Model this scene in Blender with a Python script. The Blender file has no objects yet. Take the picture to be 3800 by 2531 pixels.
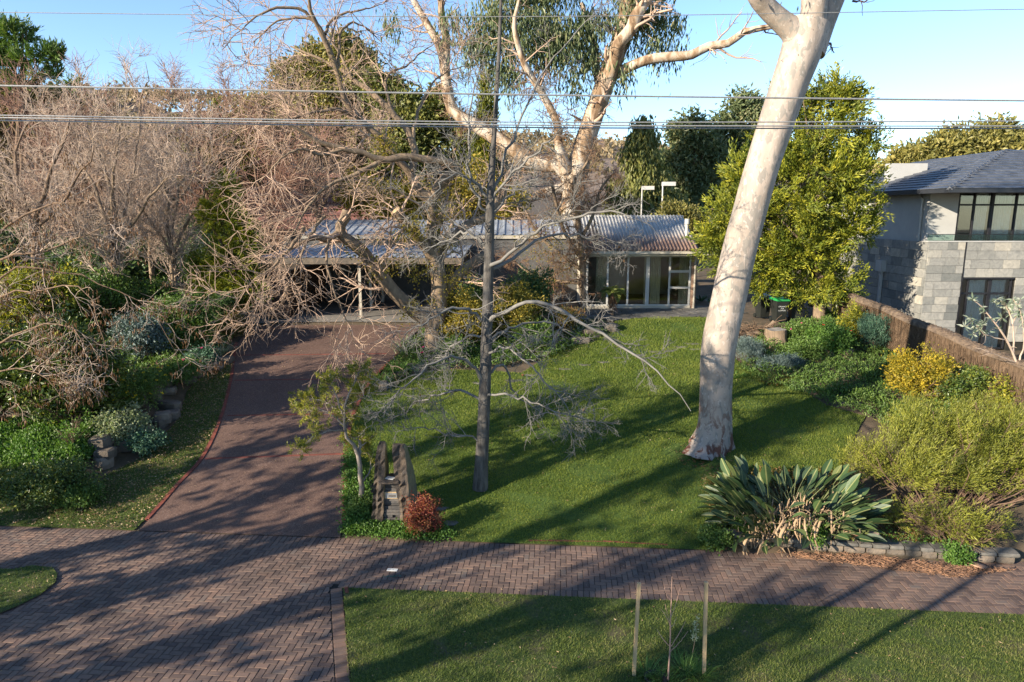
import bpy, math, bmesh
import numpy as np
from math import radians, sin, cos, pi, tan, atan2, hypot, sqrt
from mathutils import Vector, Matrix
from mathutils.geometry import delaunay_2d_cdt

# ------------------------------------------------------------------ camera, sky, sun, exposure
SC = bpy.context.scene
COL = SC.collection
FPX, PITCH, CAMH = 2533.3, radians(10.63), 7.4
cam = bpy.data.cameras.new('camera'); camo = bpy.data.objects.new('camera', cam); COL.objects.link(camo)
camo.location = (0, 0, CAMH); camo.rotation_euler = (radians(90) - PITCH, 0, 0)
cam.sensor_width = 36; cam.lens = 24; cam.clip_start = 0.1; cam.clip_end = 3000
SC.camera = camo
SUN_AZ, SUN_EL = radians(56), radians(19)          # shadows run towards +X,+Y at this azimuth from +Y
SUNTO = np.array([-sin(SUN_AZ)*cos(SUN_EL), -cos(SUN_AZ)*cos(SUN_EL), sin(SUN_EL)])
w = bpy.data.worlds.new('World'); SC.world = w; w.use_nodes = True
nt = w.node_tree; nt.nodes.clear()
sky = nt.nodes.new('ShaderNodeTexSky'); sky.sky_type = 'NISHITA'; sky.sun_disc = False
sky.sun_elevation = SUN_EL; sky.sun_rotation = pi + SUN_AZ
sky.air_density = 1.0; sky.dust_density = 0.05; sky.ozone_density = 3.0; sky.altitude = 900
bg = nt.nodes.new('ShaderNodeBackground'); bg.inputs[1].default_value = 0.11
wo = nt.nodes.new('ShaderNodeOutputWorld')
nt.links.new(sky.outputs[0], bg.inputs[0]); nt.links.new(bg.outputs[0], wo.inputs[0])
sl = bpy.data.lights.new('sun', 'SUN'); sl.energy = 5.0; sl.angle = radians(0.53); sl.color = (1.0, 0.87, 0.68)
so = bpy.data.objects.new('sun', sl); COL.objects.link(so)
so.rotation_euler = Vector(SUNTO).to_track_quat('Z', 'Y').to_euler(); so.location = (-30, -20, 30)
SC.view_settings.view_transform = 'Standard'; SC.view_settings.look = 'None'
SC.view_settings.exposure = 1.45; SC.view_settings.gamma = 1.0; SC.view_settings.use_curve_mapping = False
SC.cycles.max_bounces = 6; SC.cycles.diffuse_bounces = 3; SC.cycles.glossy_bounces = 3
SC.cycles.transparent_max_bounces = 10; SC.cycles.transmission_bounces = 4

RNG = np.random.default_rng(11)
def U(a, b, n=None): return RNG.uniform(a, b, n)

# ------------------------------------------------------------------ terrain and picture-to-place helpers
_S = np.array([-400, -60, -2.1, 0, 1.2, 2.4, 5.5, 9.5, 13.5, 16.5, 19.5, 27, 46, 70, 120, 400, 900])
_Z = np.array([-2, -0.2, 0., 0.0, .16, .42, .95, 1.55, 2.12, 2.6, 2.72, 2.8, 4.2, 5.2, 8, 20, 30])
def sstep(a, b, x):
    t = np.clip((x - a)/(b - a), 0, 1); return t*t*(3 - 2*t)
def T(x, y):
    x = np.asarray(x, float); y = np.asarray(y, float)
    xs = np.clip(x, -40, 40)
    s = y - (14.42 - 0.0725*xs)
    z = np.interp(s, _S, _Z)
    # level pad under the house and carport
    pad = sstep(15.2, 16.6, s)*(1 - sstep(26, 32, s))*sstep(-13, -11.5, x)*(1 - sstep(11, 13, x))
    z = z*(1 - pad) + 2.68*pad
    left = sstep(-11.0, -12.0, x)*sstep(0.3, 2.2, s)*(1 - sstep(9, 15, s))
    z = z + 0.55*left
    right = sstep(5.2, 6.4, x)*sstep(0.02, 0.35, s)*(1 - sstep(2.5, 6, s))
    z = z + 0.26*right
    nb = sstep(15.2, 16.6, x)*sstep(8, 12, s)*(1 - sstep(30, 50, s))
    z = z*(1 - nb) + 1.15*nb
    return z
def Tz(x, y): return float(T(x, y))
def ray(px, py):
    x = (px - 1900)/FPX; y = -(py - 1265.5)/FPX
    return np.array([x, cos(PITCH) + y*sin(PITCH), -sin(PITCH) + y*cos(PITCH)])
def Wp(px, py, Y):
    d = ray(px, py); t = Y/d[1]; return np.array([d[0]*t, Y, CAMH + d[2]*t])
_ts = np.arange(8, 140, 0.03)
def G(px, py):
    d = ray(px, py)
    P = d[None]*_ts[:, None]/d[1]; zz = CAMH + P[:, 2]
    k = np.argmax(zz < T(P[:, 0], P[:, 1]))
    return np.array([P[k, 0], P[k, 1], Tz(P[k, 0], P[k, 1])])
def O(px, py): return px*1.6143, py*1.6143          # overview pixels to photo pixels

# ------------------------------------------------------------------ object helpers
def tag(o, label=None, cat=None, group=None, kind=None):
    if label: o['label'] = label
    if cat: o['category'] = cat
    if group: o['group'] = group
    if kind: o['kind'] = kind
    return o
def empty(name, loc, label=None, cat=None, group=None, rz=0):
    o = bpy.data.objects.new(name, None); COL.objects.link(o)
    o.location = [float(v) for v in loc]; o.rotation_euler = (0, 0, rz); o.empty_display_size = .2
    return tag(o, label, cat, group)
def mesh_np(name, V, faces, t=None):
    V = np.asarray(V, np.float32).reshape(-1, 3)
    if isinstance(faces, np.ndarray): faces = [faces]
    faces = [np.asarray(f, np.int32) for f in faces if len(f)]
    me = bpy.data.meshes.new(name)
    nl = sum(f.size for f in faces); npol = sum(len(f) for f in faces)
    me.vertices.add(len(V)); me.vertices.foreach_set('co', V.ravel())
    me.loops.add(nl); me.loops.foreach_set('vertex_index', np.concatenate([f.ravel() for f in faces]))
    me.polygons.add(npol)
    tot = np.concatenate([np.full(len(f), f.shape[1], np.int32) for f in faces])
    st = np.concatenate([[0], np.cumsum(tot)[:-1]]).astype(np.int32)
    me.polygons.foreach_set('loop_start', st)
    me.update(calc_edges=True)
    if t is not None:
        a = me.attributes.new('t', 'FLOAT', 'FACE'); a.data.foreach_set('value', np.asarray(t, np.float32))
    return me
def link(name, me, mat=None, parent=None, smooth=False, loc=None):
    o = bpy.data.objects.new(name, me); COL.objects.link(o)
    if mat and not me.materials: me.materials.append(M[mat])
    if me.users <= 1: me.polygons.foreach_set('use_smooth', np.full(len(me.polygons), bool(smooth)))
    if loc is not None: o.location = [float(v) for v in loc]
    if parent is not None: o.parent = parent
    return o
class MB:
    """collects pieces of one mesh"""
    def __init__(s): s.V = []; s.F = {}; s.n = 0; s.off = np.zeros(3)
    def add(s, V, F):
        V = np.asarray(V, float).reshape(-1, 3)
        for f in (F if isinstance(F, (list, tuple)) and len(F) and isinstance(F[0], np.ndarray) else [np.asarray(F)]):
            s.F.setdefault(f.shape[1], []).append(f + s.n)
        s.V.append(V); s.n += len(V)
        return s
    def box(s, x0, x1, y0, y1, z0, z1, m=None):
        V = np.array([[x, y, z] for z in (z0, z1) for y in (y0, y1) for x in (x0, x1)], float)
        if m is not None: V = V @ np.asarray(m)[:3, :3].T + np.asarray(m)[:3, 3]
        F = np.array([[0, 2, 3, 1], [4, 5, 7, 6], [0, 1, 5, 4], [2, 6, 7, 3], [0, 4, 6, 2], [1, 3, 7, 5]])
        return s.add(V, F)
    def tube(s, P, R, sides=8, cap=True):
        P = np.asarray(P, float)[None]; R = np.asarray(R, float)
        if R.ndim == 0: R = np.full(P.shape[1], float(R))
        V, F = tubes(P, R[None], sides); s.add(V, F)
        if cap:
            m = P.shape[1]
            s.add(V[:sides], np.arange(sides)[::-1][None].copy()); s.add(V[-sides:], np.arange(sides)[None].copy())
        return s
    def prism(s, poly, z0, z1, ch=0.0):
        poly = np.asarray(poly, float); n = len(poly)
        z0 = np.broadcast_to(z0, n); z1 = np.broadcast_to(z1, n)
        i = np.arange(n); j = (i + 1) % n
        if ch:
            c = poly.mean(0); d = poly - c; L = np.linalg.norm(d, axis=1, keepdims=True) + 1e-9
            top = c + d*np.maximum(1 - ch*1.4/L, .2)
            V = np.vstack([np.c_[poly, z0], np.c_[poly, z1 - ch*.6], np.c_[top, z1]])
            s.add(V, [np.c_[i, j, j + n, i + n], np.c_[i + n, j + n, j + 2*n, i + 2*n], (i + 2*n)[None].copy()])
        else:
            V = np.vstack([np.c_[poly, z0], np.c_[poly, z1]])
            s.add(V, [np.c_[i, j, j + n, i + n], (i + n)[None].copy()])
        return s
    def mesh(s, name='m', t=None):
        V = np.concatenate(s.V) - s.off
        return mesh_np(name, V, [np.concatenate(f) for f in s.F.values()], t)
    def build(s, name, mat, parent=None, smooth=False, loc=None):
        return link(name, s.mesh(name), mat, parent, smooth, loc)
def tubes(P, R, sides):
    """P (n,m,3) polylines, R (n,m) radii"""
    n, m, _ = P.shape
    D = np.gradient(P, axis=1); D /= np.linalg.norm(D, axis=2, keepdims=True) + 1e-9
    ref = np.where(np.abs(D[..., 2:3]) > .9, np.array([1., 0, 0]), np.array([0, 0, 1.]))
    ref = np.broadcast_to(ref[:, :1], D.shape) if False else ref
    A = np.cross(D, ref); A /= np.linalg.norm(A, axis=2, keepdims=True) + 1e-9
    for k in range(1, m):                                   # keep the frame from flipping
        a = A[:, k-1] - D[:, k]*np.sum(A[:, k-1]*D[:, k], axis=1, keepdims=True)
        A[:, k] = a/(np.linalg.norm(a, axis=1, keepdims=True) + 1e-9)
    B = np.cross(D, A)
    th = np.arange(sides)*2*pi/sides
    V = P[:, :, None] + R[:, :, None, None]*(np.cos(th)[None, None, :, None]*A[:, :, None] + np.sin(th)[None, None, :, None]*B[:, :, None])
    V = V.reshape(-1, 3)
    base = (np.arange(n)*m*sides)[:, None, None] + (np.arange(m-1)*sides)[None, :, None]
    i = np.arange(sides)[None, None]; j = (i + 1) % sides
    F = np.stack([base + i, base + j, base + sides + j, base + sides + i], -1).reshape(-1, 4)
    return V, F
def clip_poly(poly, planes):
    """clip a convex polygon by half planes a*x+b*y<=c"""
    for a, b, c in planes:
        out = []; n = len(poly)
        for k in range(n):
            p, q = poly[k], poly[(k+1) % n]
            dp = a*p[0] + b*p[1] - c; dq = a*q[0] + b*q[1] - c
            if dp <= 0: out.append(p)
            if (dp < 0 < dq) or (dq < 0 < dp):
                t = dp/(dp - dq); out.append((p[0] + t*(q[0]-p[0]), p[1] + t*(q[1]-p[1])))
        poly = out
        if len(poly) < 3: return []
    return poly
def inpoly(x, y, poly):
    x = np.asarray(x); y = np.asarray(y); r = np.zeros(x.shape, bool); n = len(poly)
    for k in range(n):
        x0, y0 = poly[k][:2]; x1, y1 = poly[(k+1) % n][:2]
        c = ((y0 > y) != (y1 > y)) & (x < (x1-x0)*(y-y0)/((y1-y0) if y1 != y0 else 1e-9) + x0)
        r ^= c
    return r
def resample(P, n):
    P = np.asarray(P, float); d = np.r_[0, np.cumsum(np.linalg.norm(np.diff(P[:, :3], axis=0), axis=1))]
    t = np.linspace(0, d[-1], n)
    return np.stack([np.interp(t, d, P[:, k]) for k in range(P.shape[1])], 1)
def smooth_line(P, n):
    P = np.asarray(P, float); Q = np.vstack([2*P[0]-P[1], P, 2*P[-1]-P[-2]]); out = []
    for k in range(1, len(Q)-2):
        for t in np.linspace(0, 1, 8, endpoint=False):
            p0, p1, p2, p3 = Q[k-1:k+3]
            out.append(.5*((2*p1) + (-p0+p2)*t + (2*p0-5*p1+4*p2-p3)*t*t + (-p0+3*p1-3*p2+p3)*t**3))
    out.append(P[-1]); return resample(out, n)
def sheet(name, poly, dz, mat, kind='structure', step=.5, tf=None):
    """a sheet lying on the terrain, filling the outline"""
    tf = tf or T
    poly = [np.asarray(p[:2], float) for p in poly]
    bp = []
    for k in range(len(poly)):
        a, b = poly[k], poly[(k+1) % len(poly)]; n = max(1, int(np.linalg.norm(b-a)/step))
        bp += [a + (b-a)*i/n for i in range(n)]
    bp = np.array(bp); x0, y0 = bp.min(0); x1, y1 = bp.max(0)
    gx, gy = np.meshgrid(np.arange(x0, x1, step), np.arange(y0, y1, step)); gx = gx.ravel(); gy = gy.ravel()
    k = inpoly(gx, gy, bp); pts = np.vstack([bp, np.c_[gx[k], gy[k]]]); nb = len(bp)
    v, e, f, *_ = delaunay_2d_cdt([Vector(p) for p in pts], [(i, (i+1) % nb) for i in range(nb)], [], 1, 1e-4)
    v = np.array([tuple(p) for p in v]); f = np.array([q for q in f if len(q) == 3])
    V = np.c_[v, tf(v[:, 0], v[:, 1]) + dz]
    o = link(name, mesh_np(name, V, f), mat, smooth=True)
    if kind: o['kind'] = kind
    return o

# ------------------------------------------------------------------ materials
M = {}
class NT:
    def __init__(s, name):
        s.m = bpy.data.materials.new(name); s.m.use_nodes = True; s.t = s.m.node_tree; s.t.nodes.clear(); M[name] = s.m
        s.out = s.n('ShaderNodeOutputMaterial')
    def n(s, typ, **kw):
        o = s.t.nodes.new(typ)
        for k, v in kw.items(): setattr(o, k, v)
        return o
    def l(s, a, b): s.t.links.new(a, b)
    def coord(s, scale=(1, 1, 1), rot=(0, 0, 0), kind='Object'):
        if kind == 'World':
            g = s.n('ShaderNodeNewGeometry'); o = g.outputs['Position']
        else:
            g = s.n('ShaderNodeTexCoord'); o = g.outputs[kind]
        mp = s.n('ShaderNodeMapping'); mp.inputs['Scale'].default_value = scale; mp.inputs['Rotation'].default_value = rot
        s.l(o, mp.inputs[0]); return mp.outputs[0]
    def noise(s, vec, scale, detail=4, rough=.6, dist=0):
        n = s.n('ShaderNodeTexNoise'); n.inputs['Scale'].default_value = scale; n.inputs['Detail'].default_value = detail
        n.inputs['Roughness'].default_value = rough; n.inputs['Distortion'].default_value = dist
        s.l(vec, n.inputs['Vector']); return n.outputs['Fac']
    def ramp(s, fac, stops, interp='LINEAR'):
        r = s.n('ShaderNodeValToRGB'); r.color_ramp.interpolation = interp; e = r.color_ramp.elements
        while len(e) < len(stops): e.new(.5)
        for k, (p, c) in enumerate(stops): e[k].position = p; e[k].color = (*c[:3], 1)
        s.l(fac, r.inputs[0]); return r.outputs[0]
    def mix(s, fac, a, b, mode='MIX'):
        m = s.n('ShaderNodeMix', data_type='RGBA', blend_type=mode)
        for i, v in ((0, fac), (6, a), (7, b)):
            if hasattr(v, 'is_linked') or hasattr(v, 'links'): s.l(v, m.inputs[i])
            else: m.inputs[i].default_value = v if i == 0 else (*v[:3], 1)
        return m.outputs[2]
    def math(s, op, a, b=0.0):
        m = s.n('ShaderNodeMath', operation=op)
        for i, v in enumerate((a, b)):
            if hasattr(v, 'links'): s.l(v, m.inputs[i])
            else: m.inputs[i].default_value = v
        return m.outputs[0]
    def rnd(s, obj=True):
        g = s.n('ShaderNodeNewGeometry'); v = g.outputs['Random Per Island']
        if obj:
            o = s.n('ShaderNodeObjectInfo'); v = s.math('FRACT', s.math('ADD', v, o.outputs['Random']))
        return v
    def bump(s, h, strength=.3, dist=.02):
        b = s.n('ShaderNodeBump'); b.inputs['Strength'].default_value = strength; b.inputs['Distance'].default_value = dist
        s.l(h, b.inputs['Height']); return b.outputs[0]
    def bsdf(s, color, rough=.8, normal=None, metal=0, spec=.4, **kw):
        p = s.n('ShaderNodeBsdfPrincipled')
        if hasattr(color, 'links'): s.l(color, p.inputs['Base Color'])
        else: p.inputs['Base Color'].default_value = (*color[:3], 1)
        if hasattr(rough, 'links'): s.l(rough, p.inputs['Roughness'])
        else: p.inputs['Roughness'].default_value = rough
        p.inputs['Metallic'].default_value = metal; p.inputs['Specular IOR Level'].default_value = spec
        if normal is not None: s.l(normal, p.inputs['Normal'])
        return p.outputs[0]
    def done(s, sh): s.l(sh, s.out.inputs[0])
def simple(name, c1, c2=None, scale=6, rough=.8, bump=.2, bscale=None, stretch=(1, 1, 1), isl=0, metal=0, spec=.35, kind='Object', detail=6, bd=.02):
    m = NT(name); c2 = c2 or tuple(x*.7 for x in c1)
    v = m.coord(stretch, kind=kind); f = m.noise(v, scale, detail)
    col = m.ramp(f, [(.3, c2), (.7, c1)])
    if isl:
        r = m.rnd(); col = m.mix(1.0, col, m.ramp(r, [(0, (1-isl,)*3), (1, (1+isl*.6, 1+isl*.5, 1+isl*.45))]), 'MULTIPLY')
    nrm = m.bump(m.noise(v, bscale or scale*5, 6, .7), bump, bd) if bump else None
    m.done(m.bsdf(col, rough, nrm, metal, spec)); return m
def leafmat(name, cols, trans=.3, rough=.5, spec=.35, patch=.0, pscale=.6):
    """foliage: colours spread over the leaves by the attribute t"""
    m = NT(name); a = m.n('ShaderNodeAttribute', attribute_name='t'); f = a.outputs['Fac']
    n = len(cols); col = m.ramp(f, [((k + .0)/(n - 1) if n > 1 else 0, c) for k, c in enumerate(cols)])
    if patch:
        nz = m.noise(m.coord(kind='World'), pscale, 3)
        col = m.mix(m.math('MULTIPLY', m.ramp(nz, [(.42, (0, 0, 0)), (.62, (1, 1, 1))]), patch), col, m.mix(1.0, col, (1.5, 1.2, .75), 'MULTIPLY'))
    p = m.bsdf(col, rough, None, 0, spec)
    tr = m.n('ShaderNodeBsdfTranslucent'); m.l(m.mix(1.0, col, (1.25, 1.3, .7), 'MULTIPLY'), tr.inputs[0])
    x = m.n('ShaderNodeMixShader'); x.inputs[0].default_value = trans; m.l(p, x.inputs[1]); m.l(tr.outputs[0], x.inputs[2])
    m.done(x.outputs[0]); return m
def glassmat(name, tint=(.8, .85, .85), refl=1.0):
    m = NT(name)
    tr = m.n('ShaderNodeBsdfTransparent'); tr.inputs[0].default_value = (*tint, 1)
    gl = m.n('ShaderNodeBsdfGlossy'); gl.inputs['Roughness'].default_value = .02
    fr = m.n('ShaderNodeFresnel'); fr.inputs[0].default_value = 1.5
    f = m.math('MULTIPLY', fr.outputs[0], 2.0*refl)
    x = m.n('ShaderNodeMixShader'); m.l(f, x.inputs[0]); m.l(tr.outputs[0], x.inputs[1]); m.l(gl.outputs[0], x.inputs[2])
    m.done(x.outputs[0])

simple('soil', (.12, .085, .055), (.055, .045, .028), 2.2, .95, .6, 30, kind='World')
simple('far_ground', (.05, .06, .025), (.03, .03, .018), .3, .95, 0, kind='World')
simple('concrete', (0.189, 0.175, 0.154), (0.119, 0.112, 0.105), 1.4, .85, .15, 60, kind='World')
simple('bark_grey', (0.13, 0.12, 0.108), (0.03, 0.026, 0.024), 9, .9, .9, 26, (1, 1, .25), bd=.03)
simple('bark_tan', (0.252, 0.182, 0.119), (0.105, 0.077, 0.056), 5, .9, .6, 22, (1, 1, .5))
simple('bark_brown', (.20, .13, .08), (.08, .055, .04), 6, .9, .6, 30, (1, 1, .4))
simple('twig_tan', (0.46, 0.33, 0.245), (0.27, 0.185, 0.135), 2, .85, 0)
simple('twig_pale', (0.46, 0.36, 0.285), (0.28, 0.21, 0.165), 2, .85, 0)
simple('twig_grey', (0.186, 0.177, 0.161), (0.105, 0.099, 0.093), 2, .85, 0)
simple('twig_red', (0.31, 0.18, 0.13), (0.18, 0.1, 0.075), 2, .85, 0)
simple('twig_brown', (.16, .10, .065), (.085, .055, .04), 2, .85, 0)
simple('vine_brown', (.25, .15, .085), (.12, .07, .045), 2, .9, 0)
simple('red_brick', (.19, .05, .032), (.11, .035, .026), 8, .85, .3, 60, isl=.3)
simple('slate', (.11, .10, .092), (.045, .045, .048), 5, .7, .5, 30, (1, 1, 3), isl=.4)
simple('slate_brown', (.13, .095, .065), (.028, .026, .028), 3, .75, .7, 24, (3, 3, .6), isl=.3, bd=.04)
simple('slab_face', (.20, .17, .09), (.11, .10, .07), 6, .85, .3, 40)
simple('stone', (0.195, 0.158, 0.120), (0.083, 0.075, 0.068), 4, .85, .6, 22, isl=.4, bd=.03)
simple('step_stone', (0.152, 0.144, 0.128), (0.072, 0.072, 0.068), 5, .8, .4, 40, isl=.35)
simple('wire_metal', (.42, .42, .41), (.25, .25, .25), 40, .5, 0, metal=.6)
simple('timber_pale', (0.465, 0.338, 0.195), (0.330, 0.225, 0.120), 5, .75, .2, 60, (6, 6, .5))
simple('stump_bark', (0.270, 0.195, 0.128), (0.105, 0.075, 0.053), 6, .9, .8, 20, (2.5, 2.5, .35), bd=.04)
simple('stump_top', (0.280, 0.259, 0.231), (0.154, 0.140, 0.126), 8, .9, .4, 30)
simple('white_metal', (0.465, 0.458, 0.435), (0.390, 0.383, 0.360), 6, .5, 0)
simple('cream_paint', (0.392, 0.357, 0.294), (0.322, 0.294, 0.245), 3, .6, .05, 40)
simple('brown_board', (.11, .06, .04), (.055, .035, .025), 4, .8, .4, 40, (1, 1, 4), isl=.3)
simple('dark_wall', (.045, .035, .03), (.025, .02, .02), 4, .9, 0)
simple('inner_wall', (.40, .36, .29), (.34, .30, .24), 3, .9, 0)
simple('inner_floor', (.16, .09, .05), (.11, .06, .035), 3, .6, 0)
simple('curtain', (.74, .66, .48), (.62, .55, .38), 3, .9, 0)
simple('curtain_white', (.80, .78, .73), (.7, .69, .65), 3, .9, 0)
simple('render_pale', (.36, .36, .35), (.32, .32, .31), 2, .9, .06, 90)
simple('dark_frame', (.018, .018, .022), (.012, .012, .015), 4, .45, 0)
simple('gutter_dark', (.03, .033, .04), (.022, .025, .03), 4, .4, 0)
simple('roof_tile', (.085, .095, .115), (.05, .058, .075), 3, .55, .15, 40, isl=.25)
simple('red_tile', (.23, .10, .085), (.13, .07, .065), 3, .85, .3, 20)
simple('brush', (0.225, 0.150, 0.094), (0.068, 0.045, 0.030), 3.0, .95, .9, 16, (9, 9, .35), bd=.05)
simple('brush_cap', (.20, .145, .10), (.08, .06, .05), 7, .95, .9, 30, bd=.04)
simple('bin_black', (.012, .014, .013), (.02, .022, .02), 3, .45, 0)
simple('bin_green', (.02, .22, .06), (.018, .17, .05), 3, .4, 0)
simple('bin_blue', (.02, .06, .20), (.02, .05, .15), 3, .4, 0)
simple('bin_red', (.25, .02, .02), (.2, .02, .02), 3, .4, 0)
simple('print_white', (0.600, 0.600, 0.576), (0.560, 0.560, 0.544), 3, .7, 0)
simple('paper', (.70, .68, .64), (.60, .58, .55), 12, .7, 0)
simple('steel_plate', (.5, .51, .52), (.38, .39, .4), 8, .35, 0, metal=.7)
simple('bark_litter', (.30, .17, .10), (.13, .075, .05), 3, .9, 0, isl=.5)
simple('sun_bark', (.45, .27, .18), (.30, .17, .11), 5, .85, .2)
simple('tan_leaf', (0.364, 0.266, 0.168), (0.238, 0.154, 0.091), 6, .8, .1)
simple('render_dark', (.10, .10, .10), (.07, .07, .07), 3, .8, 0)
simple('grout', (.022, .02, .016), (.012, .012, .010), 5, .95, .3)
simple('pot_black', (.01, .01, .01), (.015, .015, .015), 3, .6, 0)
simple('hill', (.22, .17, .14), (.15, .12, .10), .09, .95, .8, .5, kind='World', bd=3)  # pinkish-grey tint: distance haze is put into the hill's colour
glassmat('glass_dark', (.78, .80, .78), 1.0)
glassmat('glass_clear', (.86, .90, .90), 1.1)
glassmat('glass_rail', (.70, .84, .80), .9)
# pavers: each brick its own tone
m = NT('paver'); r = m.rnd(); v = m.coord(kind='World')
c = m.ramp(r, [(0, (.085, .058, .050)), (.3, (.115, .080, .066)), (.6, (.145, .100, .080)), (.85, (.165, .105, .080)), (1, (.12, .095, .082))])
c = m.mix(1.0, c, m.ramp(m.noise(v, .7, 6, .65), [(.3, (.62, .63, .64)), (.5, (1, 1, 1)), (.7, (1.2, 1.16, 1.1))]), 'MULTIPLY')
c = m.mix(m.ramp(m.noise(v, 2.3, 6, .7), [(.62, (0, 0, 0)), (.72, (.4, .4, .4))]), c, (.06, .06, .045))
c = m.mix(m.ramp(m.noise(v, 34, 4), [(.63, (0, 0, 0)), (.72, (.55, .55, .55))]), c, (.30, .27, .24))
m.done(m.bsdf(c, .8, m.bump(m.noise(v, 120, 4), .25, .006), 0, .35))
# exposed aggregate drive
m = NT('aggregate'); v = m.coord(kind='World')
vo = m.n('ShaderNodeTexVoronoi'); vo.inputs['Scale'].default_value = 62; m.l(v, vo.inputs['Vector'])
c = m.ramp(vo.outputs['Color'], [(0, (.055, .033, .027)), (.45, (.10, .060, .047)), (.75, (.145, .09, .07)), (.93, (.20, .14, .11)), (1, (.38, .34, .29))])
c = m.mix(1.0, c, m.ramp(m.noise(v, .8, 5), [(.3, (.78, .76, .76)), (.7, (1.12, 1.1, 1.08))]), 'MULTIPLY')
m.done(m.bsdf(c, .82, m.bump(vo.outputs['Distance'], .5, .01), 0, .35))
# lawn base
m = NT('lawn_base'); v = m.coord(kind='World')
c = m.ramp(m.noise(v, 18, 5), [(.3, (.035, .06, .012)), (.55, (.06, .10, .02)), (.75, (.10, .12, .035))])
c = m.mix(m.ramp(m.noise(v, .55, 4), [(.55, (0, 0, 0)), (.75, (.6, .6, .6))]), c, (.10, .09, .035))
m.done(m.bsdf(c, .95, m.bump(m.noise(v, 60, 4), .8, .03), 0, .2))
m = NT('verge_base'); v = m.coord(kind='World')
c = m.ramp(m.noise(v, 14, 5), [(.3, (.03, .045, .012)), (.55, (.055, .085, .02)), (.75, (.11, .10, .05))])
c = m.mix(m.ramp(m.noise(v, 1.3, 5), [(.52, (0, 0, 0)), (.7, (.8, .8, .8))]), c, (.105, .085, .05))
m.done(m.bsdf(c, .95, m.bump(m.noise(v, 50, 4), .8, .03), 0, .2))
# smooth pale gum bark with flaked patches, scars and a rusty foot
m = NT('gum_bark'); v = m.coord((1, 1, .45))
f = m.noise(v, 1.5, 3, .5, .3)
c = m.ramp(f, [(.30, (.19, .16, .135)), (.45, (.29, .24, .20)), (.58, (.33, .275, .235)), (.70, (.37, .32, .28))], 'LINEAR')
f2 = m.noise(v, 6.5, 3, .5, .4)
c = m.mix(m.ramp(f2, [(.54, (0, 0, 0)), (.58, (.8, .8, .8))]), c, (.20, .185, .165))
f4 = m.noise(m.coord((1, 1, .6)), 11, 3, .5, .6); c = m.mix(m.ramp(f4, [(.60, (0, 0, 0)), (.64, (.6, .6, .6))]), c, (.42, .37, .33))
f3 = m.noise(m.coord((1, 1, .8)), 17, 2, .5)
c = m.mix(m.ramp(f3, [(.70, (0, 0, 0)), (.74, (.8, .8, .8))]), c, (.09, .06, .05))
z = m.n('ShaderNodeSeparateXYZ'); tc = m.n('ShaderNodeTexCoord'); m.l(tc.outputs['Object'], z.inputs[0])
low = m.ramp(m.math('DIVIDE', z.outputs[2], 2.6), [(0, (1, 1, 1)), (1, (0, 0, 0))])
rust = m.math('MULTIPLY', low, m.ramp(m.noise(m.coord((1, 1, .6)), 4.2, 5, .6, .5), [(.50, (0, 0, 0)), (.58, (1, 1, 1))]))
c = m.mix(rust, c, (.10, .033, .018))
m.done(m.bsdf(c, .7, m.bump(m.noise(v, 9, 5), .35, .03), 0, .3))
m = NT('euc_bark'); v = m.coord((1, 1, .3))
f = m.noise(v, 1.6, 5, .6, 1.0)
c = m.ramp(f, [(.38, (.13, .08, .045)), (.46, (.25, .17, .105)), (.54, (.36, .29, .22)), (.66, (.44, .39, .33))])
m.done(m.bsdf(c, .8, m.bump(m.noise(v, 6, 5), .5, .05), 0, .3))
# ribbed steel roof: galvanised, rust growing near the eave
m = NT('roof_steel'); v = m.coord((1, 1, 1), kind='World')
sp = m.n('ShaderNodeSeparateXYZ'); g = m.n('ShaderNodeNewGeometry'); m.l(g.outputs['Position'], sp.inputs[0])
low = m.math('SUBTRACT', 1.35, m.math('DIVIDE', m.math('SUBTRACT', sp.outputs[1], 33.0), 2.0))
nz = m.noise(m.coord((5, .9, 1), kind='World'), 1.6, 6, .7)
fr = m.ramp(m.math('MULTIPLY', m.math('ADD', low, m.math('MULTIPLY', nz, .9)), .55), [(.46, (0, 0, 0)), (.80, (.85, .85, .85))])
c = m.mix(fr, m.ramp(nz, [(.3, (.36, .36, .355)), (.7, (.52, .51, .49))]), m.ramp(nz, [(.3, (.13, .06, .038)), (.7, (.26, .15, .10))]))
m.done(m.bsdf(c, .55, None, .15, .4))
simple('roof_blue', (0.34, 0.37, 0.42), (0.25, 0.28, 0.32), 3, .5, 0, metal=.2)
# slate cladding
m = NT('clad_stone'); r = m.rnd(); v = m.coord(kind='World')
c = m.ramp(r, [(0, (.14, .145, .14)), (.25, (.19, .19, .18)), (.6, (.245, .24, .225)), (.85, (.28, .27, .245)), (1, (.34, .315, .27))])
c = m.mix(1.0, c, m.ramp(m.noise(v, 4, 6, .6, 1.5), [(.3, (.72, .73, .74)), (.7, (1.12, 1.11, 1.08))]), 'MULTIPLY')
m.done(m.bsdf(c, .75, m.bump(m.noise(v, 12, 6), .4, .02), 0, .35))
# house brick pier
m = NT('house_brick'); v = m.coord((1, 1, 1), (radians(90), 0, 0), kind='World')
b = m.n('ShaderNodeTexBrick'); m.l(v, b.inputs['Vector']); b.inputs['Scale'].default_value = 4.2
b.inputs['Color1'].default_value = (.32, .19, .12, 1); b.inputs['Color2'].default_value = (.24, .13, .085, 1); b.inputs['Mortar'].default_value = (.36, .31, .25, 1)
m.done(m.bsdf(b.outputs[0], .9))

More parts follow.
